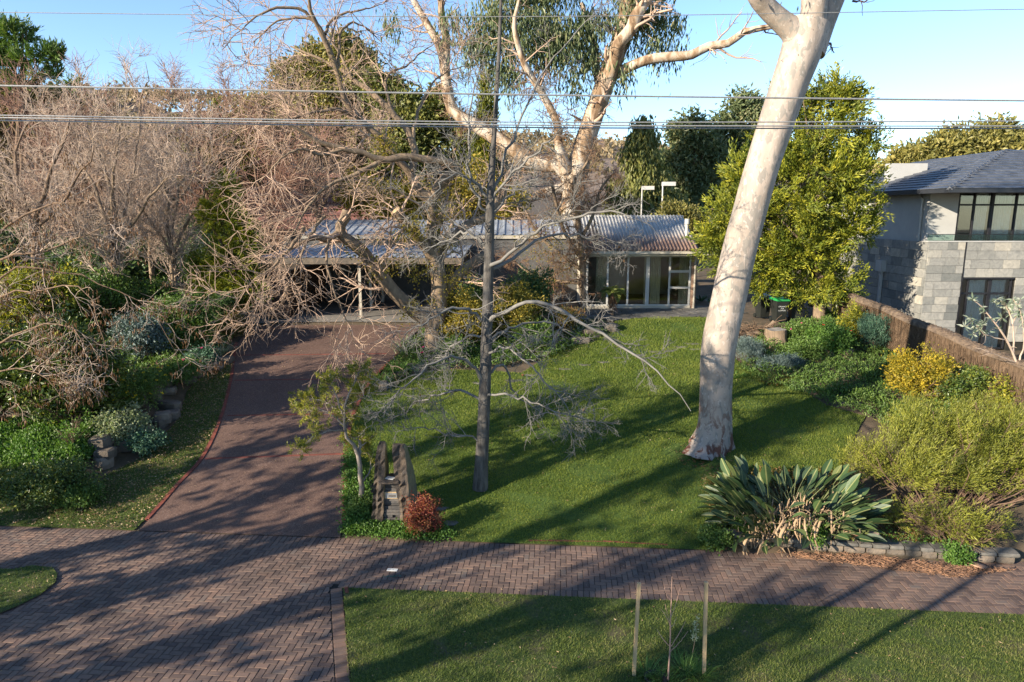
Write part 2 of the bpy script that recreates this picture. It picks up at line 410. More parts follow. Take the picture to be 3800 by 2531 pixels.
# foliage palettes (dark .. light)
leafmat('grass_lawn', [(.065, .105, .014), (.115, .16, .022), (.17, .21, .032), (.25, .25, .055)], .4, .6)
leafmat('grass_verge', [(.055, .085, .014), (.10, .14, .024), (.16, .18, .042), (.28, .24, .11)], .35, .6)
leafmat('leaf_gold', [(0.061, 0.088, 0.013), (0.132, 0.154, 0.020), (0.264, 0.253, 0.024), (0.396, 0.341, 0.033)], .3)
leafmat('leaf_conifer_gold', [(.05, .08, .012), (.11, .14, .018), (.24, .25, .025), (.42, .38, .035)], .25)
leafmat('leaf_dark', [(0.024, 0.048, 0.017), (0.043, 0.085, 0.024), (0.076, 0.128, 0.034), (0.119, 0.170, 0.051)], .2)
leafmat('leaf_mid', [(0.036, 0.072, 0.017), (0.066, 0.120, 0.024), (0.108, 0.180, 0.036), (0.180, 0.240, 0.060)], .3)
leafmat('leaf_bright', [(.04, .09, .015), (.07, .15, .025), (.11, .2, .035), (.16, .25, .06)], .35)
leafmat('leaf_olive', [(0.084, 0.090, 0.024), (0.156, 0.150, 0.042), (0.252, 0.222, 0.060), (0.360, 0.300, 0.090)], .25)
leafmat('leaf_euc', [(0.052, 0.081, 0.034), (0.098, 0.132, 0.057), (0.149, 0.178, 0.081), (0.241, 0.218, 0.103)], .25, .45)
leafmat('leaf_blue', [(.05, .08, .075), (.09, .13, .12), (.14, .19, .18), (.22, .27, .26)], .2)
leafmat('leaf_bluegreen', [(.03, .07, .045), (.05, .11, .07), (.08, .16, .10), (.12, .20, .13)], .2)
leafmat('leaf_grey', [(.10, .14, .09), (.17, .21, .15), (.26, .29, .22), (.38, .40, .33)], .25)
leafmat('leaf_yellow', [(.09, .10, .012), (.20, .18, .02), (.36, .27, .025), (.50, .36, .03)], .35)
leafmat('leaf_autumn', [(0.092, 0.103, 0.023), (0.196, 0.172, 0.029), (0.345, 0.265, 0.040), (0.437, 0.310, 0.057)], .4)
leafmat('leaf_red', [(.08, .015, .018), (.17, .03, .025), (.24, .07, .03), (.22, .15, .04)], .3)
leafmat('leaf_pod', [(.07, .035, .02), (.12, .06, .03), (.18, .09, .045), (.24, .13, .06)], .25)
leafmat('leaf_coleonema', [(.06, .075, .012), (.13, .145, .02), (.22, .23, .032), (.32, .31, .055)], .3)
leafmat('leaf_rust', [(.06, .07, .018), (.10, .10, .02), (.17, .11, .03), (.24, .11, .04)], .3)
leafmat('leaf_litter', [(.10, .06, .03), (.16, .10, .05), (.25, .17, .09), (.33, .25, .15)], .1)
leafmat('leaf_pale_grass', [(.14, .19, .08), (.24, .28, .15), (.36, .38, .24), (.45, .45, .33)], .3)
leafmat('leaf_hedge', [(0.027, 0.054, 0.014), (0.054, 0.095, 0.019), (0.108, 0.149, 0.027), (0.270, 0.257, 0.041)], .2, .4, .5)
leafmat('leaf_palm', [(.05, .09, .02), (.09, .14, .03), (.16, .19, .05), (.30, .27, .06)], .3)
simple('bark_pale', (.33, .28, .24), (.14, .12, .10), 7, .9, .6, 26, (1, 1, .3))
simple('twig_sapling', (.34, .22, .17), (.22, .14, .11), 3, .7, 0)
leafmat('leaf_cypress', [(0.058, 0.078, 0.023), (0.111, 0.130, 0.036), (0.182, 0.189, 0.052), (0.273, 0.247, 0.072)], .25)
leafmat('leaf_brush', [(0.088, 0.062, 0.044), (0.125, 0.094, 0.056), (0.163, 0.125, 0.062), (0.213, 0.163, 0.075)], .2)
leafmat('flower_yellow', [(.55, .40, .01), (.7, .5, .015), (.75, .56, .02)], .2)
leafmat('flower_pink', [(.45, .02, .12), (.55, .04, .18), (.6, .1, .25)], .2)
leafmat('flower_red', [(.5, .02, .01), (.55, .05, .02), (.6, .1, .04)], .2)
leafmat('leaf_far', [(0.120, 0.108, 0.060), (0.180, 0.144, 0.078), (0.240, 0.180, 0.102), (0.300, 0.216, 0.120)], .2)
# strelitzia leaf: green blade with a pale rib
m = NT('strelitzia_leaf'); a = m.n('ShaderNodeAttribute', attribute_name='t'); r = m.n('ShaderNodeObjectInfo')
g = m.ramp(r.outputs['Random'], [(0, (.016, .034, .013)), (.5, (.03, .058, .02)), (.9, (.05, .085, .03)), (1, (.10, .11, .035))])
c = m.mix(a.outputs['Fac'], g, (.17, .18, .07)); m.done(m.bsdf(c, .48, m.bump(m.noise(m.coord((1, 6, 1)), 9, 3), .3, .01), 0, .35))

# ------------------------------------------------------------------ vegetation helpers
def nrm(a): return a/(np.linalg.norm(a, axis=-1, keepdims=True) + 1e-9)
def rdir(n): return nrm(RNG.normal(size=(n, 3)))
def leaf_vf(C, D, L, Wd, fold=.25):
    n = len(C); D = nrm(D); S = nrm(np.cross(D, rdir(n))); N = np.cross(S, D)
    L = np.broadcast_to(L, n)[:, None]; Wd = np.broadcast_to(Wd, n)[:, None]
    V = np.stack([C, C + D*L*.45 + S*Wd*.5 + N*Wd*fold, C + D*L, C + D*L*.45 - S*Wd*.5 + N*Wd*fold], 1).reshape(-1, 3)
    F = np.arange(4*n).reshape(n, 4)
    return V, F
def blob_clusters(blobs, n, lobes=14, depth=.5):
    """cluster centres and outward directions over uneven, lobed crowns"""
    B = np.array(blobs, float); area = (B[:, 3]*B[:, 4] + B[:, 4]*B[:, 5] + B[:, 3]*B[:, 5]); p = area/area.sum()
    out, nr = [], []
    for b, k in zip(B, RNG.multinomial(n, p)):
        if not k: continue
        ld = rdir(lobes); lr = U(.25, .5, lobes)
        i = RNG.integers(0, lobes, k)
        u = rdir(k); rr = 1 - depth*RNG.random(k)**1.5
        q = ld[i]*(1.02 - lr[i])[:, None]*U(.75, 1.08, k)[:, None] + u*(lr[i]*rr)[:, None]
        core = RNG.random(k) < .22
        q[core] = rdir(core.sum())*(RNG.random(core.sum())**(1/3))[:, None]*.8
        out.append(b[:3] + q*b[3:6]); nr.append(nrm(q/np.maximum(b[3:6], .05)*1.0 + .4*u))
    return np.vstack(out), np.vstack(nr)
def foliage_mesh(name, blobs, ncl, per, cr, L, Wd, mode='ball', lobes=14, depth=.5, tshift=0.0, zmin=None, lean=None):
    C, N = blob_clusters(blobs, ncl, lobes, depth); ct = RNG.random(len(C))
    k = np.repeat(np.arange(len(C)), per); n = len(k)
    off = RNG.normal(size=(n, 3))*cr
    if mode == 'down': off[:, 2] = -np.abs(off[:, 2])*2.2; D = rdir(n)*.45 + [0, 0, -1]
    elif mode == 'up': D = rdir(n)*.55 + [0, 0, 1] + N[k]*.3
    elif mode == 'spray':
        ax = nrm(N[k]*.9 + np.array(lean if lean is not None else [0, 0, .6]) + .35*rdir(len(C))[k])
        s = U(-1, 1, n)[:, None]; off = ax*s*cr*2.0 + RNG.normal(size=(n, 3))*cr*.33; D = ax + rdir(n)*.5
    else: D = rdir(n) + N[k]*.7 + [0, 0, .15]
    P = C[k] + off
    if zmin is not None:
        keep = P[:, 2] > zmin(P[:, 0], P[:, 1]); P = P[keep]; D = D[keep]; k = k[keep]; n = len(k)
    t = np.clip(ct[k]*.6 + RNG.random(n)*.45 - .03 + tshift, 0, 1)
    cs_ = U(.7, 1.3, len(C))[k]; V, F = leaf_vf(P, D, L*U(.5, 1.3, n)*cs_, Wd*U(.6, 1.3, n)*cs_)
    return mesh_np(name, V, F, t), C, N
def grow(P0, D0, L0, R0, nseg, wander, up, tip=.35):
    n = len(P0); P = np.zeros((n, nseg+1, 3)); P[:, 0] = P0; D = nrm(np.array(D0, float)); st = (L0/nseg)[:, None]
    upv = np.array([0, 0, 1.0])*up if np.ndim(up) == 0 else np.asarray(up)
    for s in range(nseg):
        D = nrm(D + RNG.normal(size=(n, 3))*wander + upv/nseg); P[:, s+1] = P[:, s] + D*st
    R = R0[:, None]*(1 - (1 - tip)*np.linspace(0, 1, nseg+1))[None]
    return P, R
def spawn(P, R, k, t0, t1, ang, L, rf, lsp=.35, rmin=.004, side=None):
    n, m, _ = P.shape; i = np.repeat(np.arange(n), k); N = len(i)
    t = U(t0, t1, N)*(m - 1); a = np.minimum(t.astype(int), m-2); f = (t - a)[:, None]
    Q = P[i, a]*(1-f) + P[i, a+1]*f; D = nrm(P[i, a+1] - P[i, a]); r = R[i, a]*(1-f[:, 0]) + R[i, a+1]*f[:, 0]
    pr = rdir(N); pr = nrm(pr - D*np.sum(pr*D, 1, keepdims=True))
    if side is not None: pr = nrm(pr + np.asarray(side)); pr = nrm(pr - D*np.sum(pr*D, 1, keepdims=True))
    an = np.radians(RNG.normal(ang, 13, N))[:, None]
    DD = D*np.cos(an) + pr*np.sin(an)
    LL = L*U(1-lsp, 1+lsp, N)*(1.15 - .5*t/(m-1)); RR = np.maximum(np.minimum(r*rf, r*.9)*U(.8, 1.1, N), rmin)
    return Q, DD, LL, RR
def skel(lines, n=14, jit=.0):
    P = []; R = []
    for l in lines:
        q = smooth_line(np.asarray(l, float), n)
        if jit: q[1:-1, :3] += RNG.normal(size=(n-2, 3))*jit
        P.append(q[:, :3]); R.append(q[:, 3])
    return np.array(P), np.array(R)
def branches(P, R, levels, sides=(6, 5, 4, 3, 3)):
    """grow successive levels of side branches; returns mesh builder of the levels and the last level's lines"""
    mb = MB(); last = (P, R); allL = []
    for k, lv in enumerate(levels):
        Q, D, L, r = spawn(*last, lv['n'], lv.get('t0', .2), lv.get('t1', 1), lv.get('ang', 48), lv['L'], lv.get('rf', .5), rmin=lv.get('rmin', .005), side=lv.get('side'))
        p, rr = grow(Q, D, L, r, lv.get('seg', 5), lv.get('w', .22), lv.get('up', .15), lv.get('tip', .4))
        if 'floor' in lv: 
            g = T(p[:, :, 0], p[:, :, 1]) + lv['floor']; p[:, :, 2] = np.maximum(p[:, :, 2], g)
        mb.add(*tubes(p, rr, lv.get('sides', sides[min(k+1, 4)])))
        if lv.get('keep', True): last = (p, rr)
        allL.append((p, rr))
    return mb, allL
def limb_mb(P, R, sides=9, noise=.0):
    mb = MB(); V, F = tubes(P, R, sides)
    mb.add(V, F)
    n, m, _ = P.shape
    for k in range(n):                          # close the ends
        b = (k*m + m - 1)*sides; mb.add(V[b:b+sides], np.arange(sides)[None].copy())
    return mb
def at(px, py, Y, r): p = Wp(px, py, Y); return (p[0], p[1], p[2], r)

USED = {}
def shrub(name, label, cat, base, w, h, mat, n=120, per=26, L=.09, Wd=.045, cr=.12, mode='ball', d=None, group=None, lift=.5, lobes=14, stem='twig_brown', flowers=None, nb=5, lean=None, up=.0, tshift=0):
    """a bush: leaves on several merged lobes plus stems; base point on the ground, width, height, depth"""
    d = d or w; e = empty(name, base, label, cat, group)
    bx, by, bz = [float(v) for v in base]
    bl = [(0, 0, h*lift, w*.36, d*.36, h*.5)]
    for k in range(nb):
        a = 2*pi*k/nb + U(-.4, .4); rr = U(.18, .30)
        bl.append((cos(a)*w*rr, sin(a)*d*rr, h*U(.3, .72), w*U(.16, .26), d*U(.16, .26), h*U(.22, .34)))
    zf = lambda x, y: T(x + bx, y + by) - bz + .01
    me, C, N = foliage_mesh('foliage', bl, n, per, cr, L, Wd, mode, lobes, zmin=zf, lean=lean, tshift=tshift)
    link('foliage', me, mat, e)
    k = 16; a = U(0, 2*pi, k); P0 = np.c_[np.cos(a)*.05*w, np.sin(a)*.05*d, np.full(k, -.03)]
    tgt = C[RNG.integers(0, len(C), k)]; D = nrm(tgt - P0); LL = np.linalg.norm(tgt - P0, axis=1)
    p, r = grow(P0, D, LL, np.full(k, .008 + .008*h), 5, .12, .1)
    q = spawn(p, r, 5, .3, .95, 40, h*.35, .6); p2, r2 = grow(*q, 3, .15, .3)
    mb = MB(); mb.add(*tubes(p, r, 5)); mb.add(*tubes(p2, r2, 3)); mb.build('stems', stem, e)
    if flowers:
        fm, nf, fs = flowers
        i = RNG.integers(0, len(C), nf); Q = C[i] + N[i]*cr*1.2; kk = np.repeat(np.arange(nf), 7)
        aa = np.tile(np.arange(7)*2*pi/7, nf); dd = np.c_[np.cos(aa), np.sin(aa)*.8 - .3, .35*np.ones(len(aa))]
        V, F = leaf_vf(np.zeros((7, 3)), dd[:7], fs, fs*.7, .1); fme = mesh_np('flower', V, F, RNG.random(7)); fme.materials.append(M[fm])
        for q in Q:
            o = bpy.data.objects.new('flower', fme); COL.objects.link(o); o.parent = e; o.location = [float(v) for v in q]; o.rotation_euler = (U(-.5, .5), U(-.5, .5), U(0, 6))
    return e
def strap_plant(name, label, cat, base, n, L, Wd, mat, spread=.5, droop=.9, r=.1, group=None, seg=4, upb=1.0):
    e = empty(name, base, label, cat, group)
    a = U(0, 2*pi, n); P = np.c_[np.cos(a), np.sin(a), np.zeros(n)]*(r*np.sqrt(RNG.random(n)))[:, None]
    D = nrm(np.c_[np.cos(a)*spread, np.sin(a)*spread, np.full(n, upb)] + .25*rdir(n)); Ls = L*U(.6, 1.15, n)
    S = nrm(np.cross(D, [0, 0, 1.0])); V = []; Q = P.copy(); dd = D.copy()
    for s in range(seg+1):
        wd = Wd*(1 - (s/seg)**2*.95)*.5
        V.append(np.stack([Q - S*wd, Q + S*wd], 1)); dd = nrm(dd + np.array([0, 0, -1.0])*droop/seg*(s+1)/seg*1.6); Q = Q + dd*(Ls/seg)[:, None]
    V = np.stack(V, 1).reshape(-1, 3)        # n, seg+1, 2
    b = (np.arange(n)*(seg+1)*2)[:, None] + (np.arange(seg)*2)[None]
    F = np.stack([b, b+1, b+3, b+2], -1).reshape(-1, 4)
    link('leaves', mesh_np('leaves', V, F, np.repeat(RNG.random(n), seg)), mat, e)
    return e
def ground_cover(name, label, poly, n, L, Wd, mat, h=.12, per=7, kind='stuff', cr=.07, mode='ball', cat=None):
    poly = np.array([p[:2] for p in poly]); x0, y0 = poly.min(0); x1, y1 = poly.max(0)
    x = U(x0, x1, n*3); y = U(y0, y1, n*3); k = inpoly(x, y, poly); x = x[k][:n]; y = y[k][:n]
    hh = h*(.4 + .9*np.abs(np.sin(x*2.3 + np.cos(y*1.7)))*RNG.random(len(x)))
    k = np.repeat(np.arange(len(x)), per); off = RNG.normal(size=(len(k), 3))*cr
    C = np.c_[x[k] + off[:, 0], y[k] + off[:, 1], 0*x[k]]
    C[:, 2] = T(C[:, 0], C[:, 1]) + np.maximum(.01, hh[k] + off[:, 2]*.5)
    D = rdir(len(k)) + ([0, 0, .9] if mode == 'ball' else [0, 0, 2.2])
    ct = RNG.random(len(x)); t = np.clip(ct[k]*.6 + RNG.random(len(k))*.4, 0, 1)
    V, F = leaf_vf(C, D, L*U(.6, 1.2, len(k)), Wd*U(.6, 1.2, len(k)))
    o = link(name, mesh_np(name, V, F, t), mat); tag(o, label, cat, kind=kind); return o
def grass(name, label, poly, n, h, wd, mat, tf=None, bare=None, lean=.5):
    tf = tf or T; poly = np.array([p[:2] for p in poly]); x0, y0 = poly.min(0); x1, y1 = poly.max(0)
    area = (x1-x0)*(y1-y0); x = U(x0, x1, n*3); y = U(y0, y1, n*3); k = inpoly(x, y, poly)
    # denser near the viewer, where blades show larger
    k &= RNG.random(len(x)) < np.clip((max(y0, 10.5)/np.maximum(y, 1))**1.6, .12, 1)
    if bare is not None: k &= RNG.random(len(x)) > bare(x, y)
    x = x[k][:n]; y = y[k][:n]; m = len(x); z = tf(x, y)
    sc = np.clip(y/16, .8, 1.7); hh = h*U(.5, 1.3, m)*sc; D = nrm(np.c_[RNG.normal(size=(m, 2))*lean, np.ones(m)]); a = U(0, pi, m)
    S = np.c_[np.cos(a), np.sin(a), np.zeros(m)]*(wd*.5*U(.7, 1.3, m)*sc)[:, None]; B = np.c_[x, y, z]
    V = np.stack([B - S, B + S, B + D*hh[:, None]], 1).reshape(-1, 3); F = np.arange(3*m).reshape(m, 3)
    pt = .5 + .5*np.sin(x*.7 + 2*np.sin(y*.5))*np.sin(y*.9 + 1.5*np.sin(x*.6 + 1)) if False else .5 + .5*np.sin(x*1.9 + 1.3*np.sin(y*1.3))*np.sin(y*2.1 + np.sin(x*.9)*1.7)
    t = np.clip(RNG.random(m)*.55 + pt*.35 + RNG.normal(size=m)*.05, 0, 1)
    o = link(name, mesh_np(name, V, F, t), mat); tag(o, label, 'grass', kind='stuff'); return o
def lerp_poly(pts): return [G(*p) for p in pts]

# ------------------------------------------------------------------ ground, hill, paving
def axis(lo, hi, c0, c1, fine, g=1.22):
    a = list(np.arange(c0, c1 + fine/2, fine)); st = fine
    while a[-1] < hi: st *= g; a.append(a[-1] + st)
    st = fine
    while a[0] > lo: st *= g; a.insert(0, a[0] - st)
    return np.array(a)
gx = axis(-900, 900, -16, 18, .4); gy = axis(-300, 900, 6, 42, .4)
XX, YY = np.meshgrid(gx, gy); V = np.c_[XX.ravel(), YY.ravel(), T(XX, YY).ravel() - .03]
nx, ny = len(gx), len(gy); i = (np.arange(ny-1)[:, None]*nx + np.arange(nx-1)[None]).ravel()
tag(link('ground', mesh_np('ground', V, np.c_[i, i+1, i+nx+1, i+nx]), 'soil', smooth=True), kind='structure')
# far hill
hx = np.array([-700, -200, 300, 800, 1100, 1400, 1900, 2200, 2600, 3200, 4000]); hy = np.array([330, 345, 352, 374, 412, 455, 520, 545, 590, 640, 700])
hp = np.array([Wp(a, b, 420) for a, b in zip(hx, hy)])
ux = np.linspace(-520, 420, 120); vy = np.linspace(0, 1, 40); UX, VY = np.meshgrid(ux, vy)
top = np.interp(UX, hp[:, 0], hp[:, 2]); top += 5*np.sin(UX/23) + 3*np.sin(UX/9 + 2) - 4
HY = 190 + VY*260; HZ = 8 + (top - 8)*sstep(0, .9, VY) + 3*np.sin(UX/14 + HY/17)*sstep(.05, .4, VY)*(1-VY)
V = np.c_[UX.ravel(), HY.ravel(), HZ.ravel()]; i = (np.arange(39)[:, None]*120 + np.arange(119)[None]).ravel()
tag(link('hill', mesh_np('hill', V, np.c_[i, i+1, i+121, i+120]), 'hill', smooth=True), kind='structure')
n = 2600; a = U(-480, 300, n); b = U(.25, 1, n)**.8; yy = 190 + b*260; tp = np.interp(a, hp[:, 0], hp[:, 2])
zz = 8 + (tp - 8)*sstep(0, .9, b); kk = np.repeat(np.arange(n), 14); sz = U(1.6, 3.4, n)
C = np.c_[a, yy, zz][kk] + RNG.normal(size=(len(kk), 3))*sz[kk][:, None]*[.8, .8, .5]; C[:, 2] += sz[kk]*.7
V, F = leaf_vf(C, rdir(len(kk)) + [0, 0, .5], sz[kk]*U(.5, 1, len(kk)), sz[kk]*.6)
tag(link('hill_wood', mesh_np('hill_wood', V, F, np.clip(RNG.random(n)[kk]*.7 + RNG.random(len(kk))*.3, 0, 1)), 'leaf_far'), 'brownish far-off wood covering the hill behind the gardens', 'wood', kind='stuff')

# footpath and crossover in clay pavers
PA = -math.atan(.0725); PO = np.array([0, 13.37]); PU = np.array([cos(PA), sin(PA)]); PV = np.array([-sin(PA), cos(PA)])
def uv2w(p): p = np.asarray(p); return PO + p[..., :1]*PU + p[..., 1:2]*PV
def w2uv(x, y): d = np.array([x, y]) - PO; return float(d@PU), float(d@PV)
HV = 1.04
fp = empty('footpath', (0, 0, 0)); tag(fp, 'brick paved footpath and driveway crossover', kind='structure')
bed = [uv2w(np.array(q)) for q in ((-30, HV), (30, HV), (30, -HV), (-2.2, -HV), (-.9, -8), (-18, -8), (-13, -HV), (-30, -HV))]
def flat(x, y): return np.zeros_like(np.asarray(x, float))
o = sheet('bedding_sand', bed, -.012, 'grout', None, 1.0, flat); o.parent = fp
# right edge line of the crossover through two points of the photograph
e0 = w2uv(*G(1270, 2192)[:2]); e1 = w2uv(*G(1300, 2531)[:2])
def edge_u(v): return e0[0] + (e1[0]-e0[0])*(v - e0[1])/(e1[1]-e0[1])
e0 = (edge_u(-HV), -HV)
du, dv = e1[0]-e0[0], e1[1]-e0[1]; nl = hypot(du, dv); en = np.array([-dv, du])/nl   # outward (+u) normal
if en[0] < 0: en = -en
ec = en[0]*e0[0] + en[1]*e0[1]
BW, BL, J = .115, .23, .012
polys = []
for a in range(-130, 105):
    for b in range(-70, 12):
        k = (a - b) % 4
        if k == 0: q = (a, b, 2, 1)
        elif k == 2: q = (a, b-1, 1, 2)
        else: continue
        u0, v0, u1, v1 = q[0]*BW + J/2, q[1]*BW + J/2, (q[0]+q[2])*BW - J/2, (q[1]+q[3])*BW - J/2
        cu, cv = (u0+u1)/2, (v0+v1)/2
        if cv > HV or cu > 11.5 or cu < -14.5 or cv < -6: continue
        pl = [(0, 1, HV - BL - J)]
        if cv > -HV + .02 and cu > edge_u(-HV) - .02:
            pl.append((0, -1, HV - BL - J)) if cu > edge_u(-HV) else None
        elif cv <= -HV + .02 and cu > edge_u(cv) - BL - .2 : pl.append((en[0], en[1], ec - BL - J))
        if cv < -HV and cu > edge_u(cv): continue
        p = clip_poly([(u0, v0), (u1, v0), (u1, v1), (u0, v1)], pl)
        if len(p) >= 3: polys.append(np.array(p))
for u in np.arange(-14.5, 11.5, BW):                                  # header courses along both kerbs
    polys.append(np.array([(u+J/2, HV-BL), (u+BW-J/2, HV-BL), (u+BW-J/2, HV-J/2), (u+J/2, HV-J/2)]))
    if u > edge_u(-HV) - .02: polys.append(np.array([(u+J/2, -HV+J/2), (u+BW-J/2, -HV+J/2), (u+BW-J/2, -HV+BL), (u+J/2, -HV+BL)]))
t = 0
ed = np.array([du, dv])/nl; ed = ed if ed[1] < 0 else -ed
while t < 5.5:
    o0 = np.array(e0) + ed*t; polys.append(np.array([o0 + ed*(J/2), o0 + ed*(BW-J/2), o0 + ed*(BW-J/2) - en*(BL-J/2), o0 + ed*(J/2) - en*(BL-J/2)])); t += BW
def ccw(p):
    a = np.sum(p[:, 0]*np.roll(p[:, 1], -1) - np.roll(p[:, 0], -1)*p[:, 1]); return p if a > 0 else p[::-1]
items = []
for p in polys:
    wq = uv2w(ccw(p)); c = wq.mean(0)
    ar = abs(np.sum(p[:, 0]*np.roll(p[:, 1], -1) - np.roll(p[:, 0], -1)*p[:, 1]))/2
    if ar < .0025: continue
    pxs = (c[0]/max(c[1], 1)*FPX + 1900); vis = -60 < pxs < 3860 and c[1] > 9.4
    items.append((0 if vis else 1, -ar/(c[1]**2 + CAMH**2), c, wq))
items.sort(key=lambda q: (q[0], q[1]))
rest = MB()
for k, (vis, _, c, wq) in enumerate(items):
    z = U(-.003, .003)
    if k < 300:
        mb = MB(); mb.prism(wq - c, -.03, z, .006); ob = mb.build('brick', 'paver', fp, loc=(c[0], c[1], .0))
    else: rest.prism(wq, -.03, z, .006)
o = rest.build('brickwork', 'paver', fp); o['kind'] = 'stuff'
tag(link('service_cover', MB().box(-.11, .11, -.05, .05, 0, .006).mesh('service_cover'), 'print_white', loc=(*G(1456, 2117)[:2], .004)), 'small white printed card lying flat on the brick footpath', 'card')
cv = bpy.data.objects['service_cover']; cv.rotation_euler = (0, 0, -.1)
for k, (a, b, c_, d_) in enumerate([(-.09, -.02, .012, .02), (-.09, -.03, -.005, .002), (.03, .09, .0, .008), (.005, .025, -.012, .012), (-.09, -.055, -.03, -.024)]):
    link('print_line', MB().box(a, b, c_, d_, .0065, .008).mesh('print_line'), 'render_dark', cv)
gm = NT('green_paint'); gm.done(gm.bsdf((.02, .12, .09), .8))
c = G(1460, 2140); mk = MB()
for k in range(14): 
    a = c[0] + U(-.2, .2); b = c[1] + U(-.03, .03); mk.prism([(a + U(.01, .03)*cos(q), b + U(.008, .02)*sin(q)) for q in np.arange(6)*pi/3], .0032, .0042)
o = mk.build('paint_mark', 'green_paint', fp); o['label'] = 'faded green sprayed paint mark on the pavers'

# driveway
DL = [O(*p) for p in ((330, 1210), (400, 1130), (470, 1052), (512, 960), (535, 870), (541, 820), (548, 788), (572, 762), (604, 748))]
DR = [O(*p) for p in ((786, 1230), (789, 1100), (792, 1043), (806, 960), (842, 888), (874, 850), (926, 800), (955, 765), (985, 748))]
dl = smooth_line(np.array([G(*p) for p in DL]), 60); dr = smooth_line(np.array([G(*p) for p in DR]), 60)
dl[0, :2] = uv2w(np.array(w2uv(*dl[0, :2]))*[1, 0] + [0, HV]); dr[0, :2] = uv2w(np.array(w2uv(*dr[0, :2]))*[1, 0] + [0, HV])
V = []; nc = 12
for a, b in zip(dl, dr):
    for s in np.linspace(0, 1, nc):
        q = a*(1-s) + b*s; V.append((q[0], q[1], Tz(q[0], q[1]) + .012))
i = (np.arange(59)[:, None]*nc + np.arange(nc-1)[None]).ravel()
drv = link('driveway', mesh_np('driveway', V, np.c_[i, i+1, i+nc+1, i+nc]), 'aggregate', smooth=True); drv['kind'] = 'structure'
def edging(line, wd, parent, name='edge_brick', ln=.23, dz=.035, mat='red_brick', flip=1):
    n = int(np.sum(np.linalg.norm(np.diff(line[:, :2], axis=0), axis=1))/(ln+.006)); q = resample(line[:, :2], n+1)
    for k in range(n):
        a, b = q[k], q[k+1]; d = (b-a)/np.linalg.norm(b-a); nn = np.array([-d[1], d[0]])*flip; b = b - d*.006
        pl = ccw(np.array([a, b, b + nn*wd, a + nn*wd])); c = pl.mean(0); z = T(pl[:, 0], pl[:, 1]); zc = z.mean()
        ob = MB().prism(pl - c, z - zc - .05, z - zc + dz, .005).build(name, mat, parent, loc=(c[0], c[1], zc + U(-.004, .004)))
edging(dl[1:50], .11, drv, flip=1); edging(dr[1:50], .11, drv, flip=-1)
for (a, b) in (((470, 1058), (790, 1046)), ((522, 958), (800, 954)), ((539, 876), (838, 872)), ((545, 818), (890, 815))):
    l = np.linspace(G(*O(*a)), G(*O(*b)), 20); edging(l, .075, drv, 'band_brick', dz=.018)
# small cord of bricks at verge and lawn edges
edl = np.array([G(*p) for p in ((1278, 2186), (1290, 2280), (1298, 2345))]); 
ek = empty('edging_strip', edl[0], 'short red brick edging between crossover and verge grass', 'edging')
def edging_thing(line, e, wd=.07, dz=.03):
    n = int(np.sum(np.linalg.norm(np.diff(line[:, :2], axis=0), axis=1))/.236); q = resample(line[:, :2], n+1); b0 = np.array(e.location)
    for k in range(n):
        a, b = q[k], q[k+1]; d = (b-a)/np.linalg.norm(b-a); nn = np.array([-d[1], d[0]]); b = b - d*.008
        pl = ccw(np.array([a, b, b + nn*wd, a + nn*wd])); c = pl.mean(0); z = T(pl[:, 0], pl[:, 1]).mean()
        MB().prism(pl - c, -.05, dz, .005).build('edge_brick', 'red_brick', e, loc=(c[0]-b0[0], c[1]-b0[1], z-b0[2] + U(-.006, .004)))
edging_thing(edl, ek)
lk = np.array([G(*p) for p in ((1960, 2010), (2250, 2014), (2480, 2025))]); ek = empty('edging_strip', lk[0], 'sunken red brick edging along front of the lawn', 'edging'); edging_thing(lk, ek, dz=.012, wd=.05)

# lawns
LAWN = [O(*p) for p in ((800, 1000), (812, 950), (838, 905), (868, 880), (905, 872), (960, 858), (1030, 850), (1100, 852), (1200, 858), (1265, 815), (1330, 775), (1420, 738), (1500, 730), (1625, 730),
        (1660, 790), (1705, 842), (1768, 860), (1838, 893), (1900, 932), (1990, 958), (1965, 1000), (1930, 1085), (1760, 1120), (1650, 1100), (1630, 1180), (1655, 1243), (1300, 1250), (1040, 1244), (1000, 1160), (960, 1130), (870, 1120), (805, 1080))]
lawn = [G(*p) for p in LAWN]; gumx, gumy = G(2600, 1700)[:2]
for k_, p_ in enumerate(LAWN):
    if p_[1] > 1990: lawn[k_][:2] = uv2w(np.array((w2uv(*lawn[k_][:2])[0], HV + .03)))
sheet('lawn', lawn, .004, 'lawn_base', step=.4)
grass('lawn_grass', 'short green mown grass covering the main front lawn', lawn, 240000, .05, .013, 'grass_lawn', bare=lambda x, y: .75*np.exp(-((x-5.2)/.9)**2 - ((y-16.2)/1.1)**2) + .6*np.exp(-((x-gumx)/1.0)**2 - ((y-gumy)/.8)**2) + .55*(np.sin(x*1.3 + 2*np.sin(y*.8))*np.sin(y*1.6 + x*.5 + 1) > .72))
LST = [O(*p) for p in ((322, 1206), (398, 1128), (466, 1050), (508, 960), (531, 870), (537, 826), (470, 862), (430, 900), (405, 970), (330, 1050), (240, 1095), (225, 1130), (120, 1180), (0, 1205), (-150, 1205), (-150, 1200))]
lst = [G(*p) for p in LST]; lst = lst[:-4] + [G(*O(110, 1160)), np.array([-16, 17.2, 0]), np.array([*uv2w(np.array((-16, HV + .02))), 0]), np.array([*uv2w(np.array((w2uv(*dl[0, :2])[0] - .12, HV + .02))), 0])]; lst = lst[1:]
sheet('side_lawn', lst, .004, 'verge_base', step=.4)
grass('side_lawn_grass', 'patchy grass strip with leaf litter left of the driveway', lst, 60000, .05, .014, 'grass_verge', bare=lambda x, y: .35)
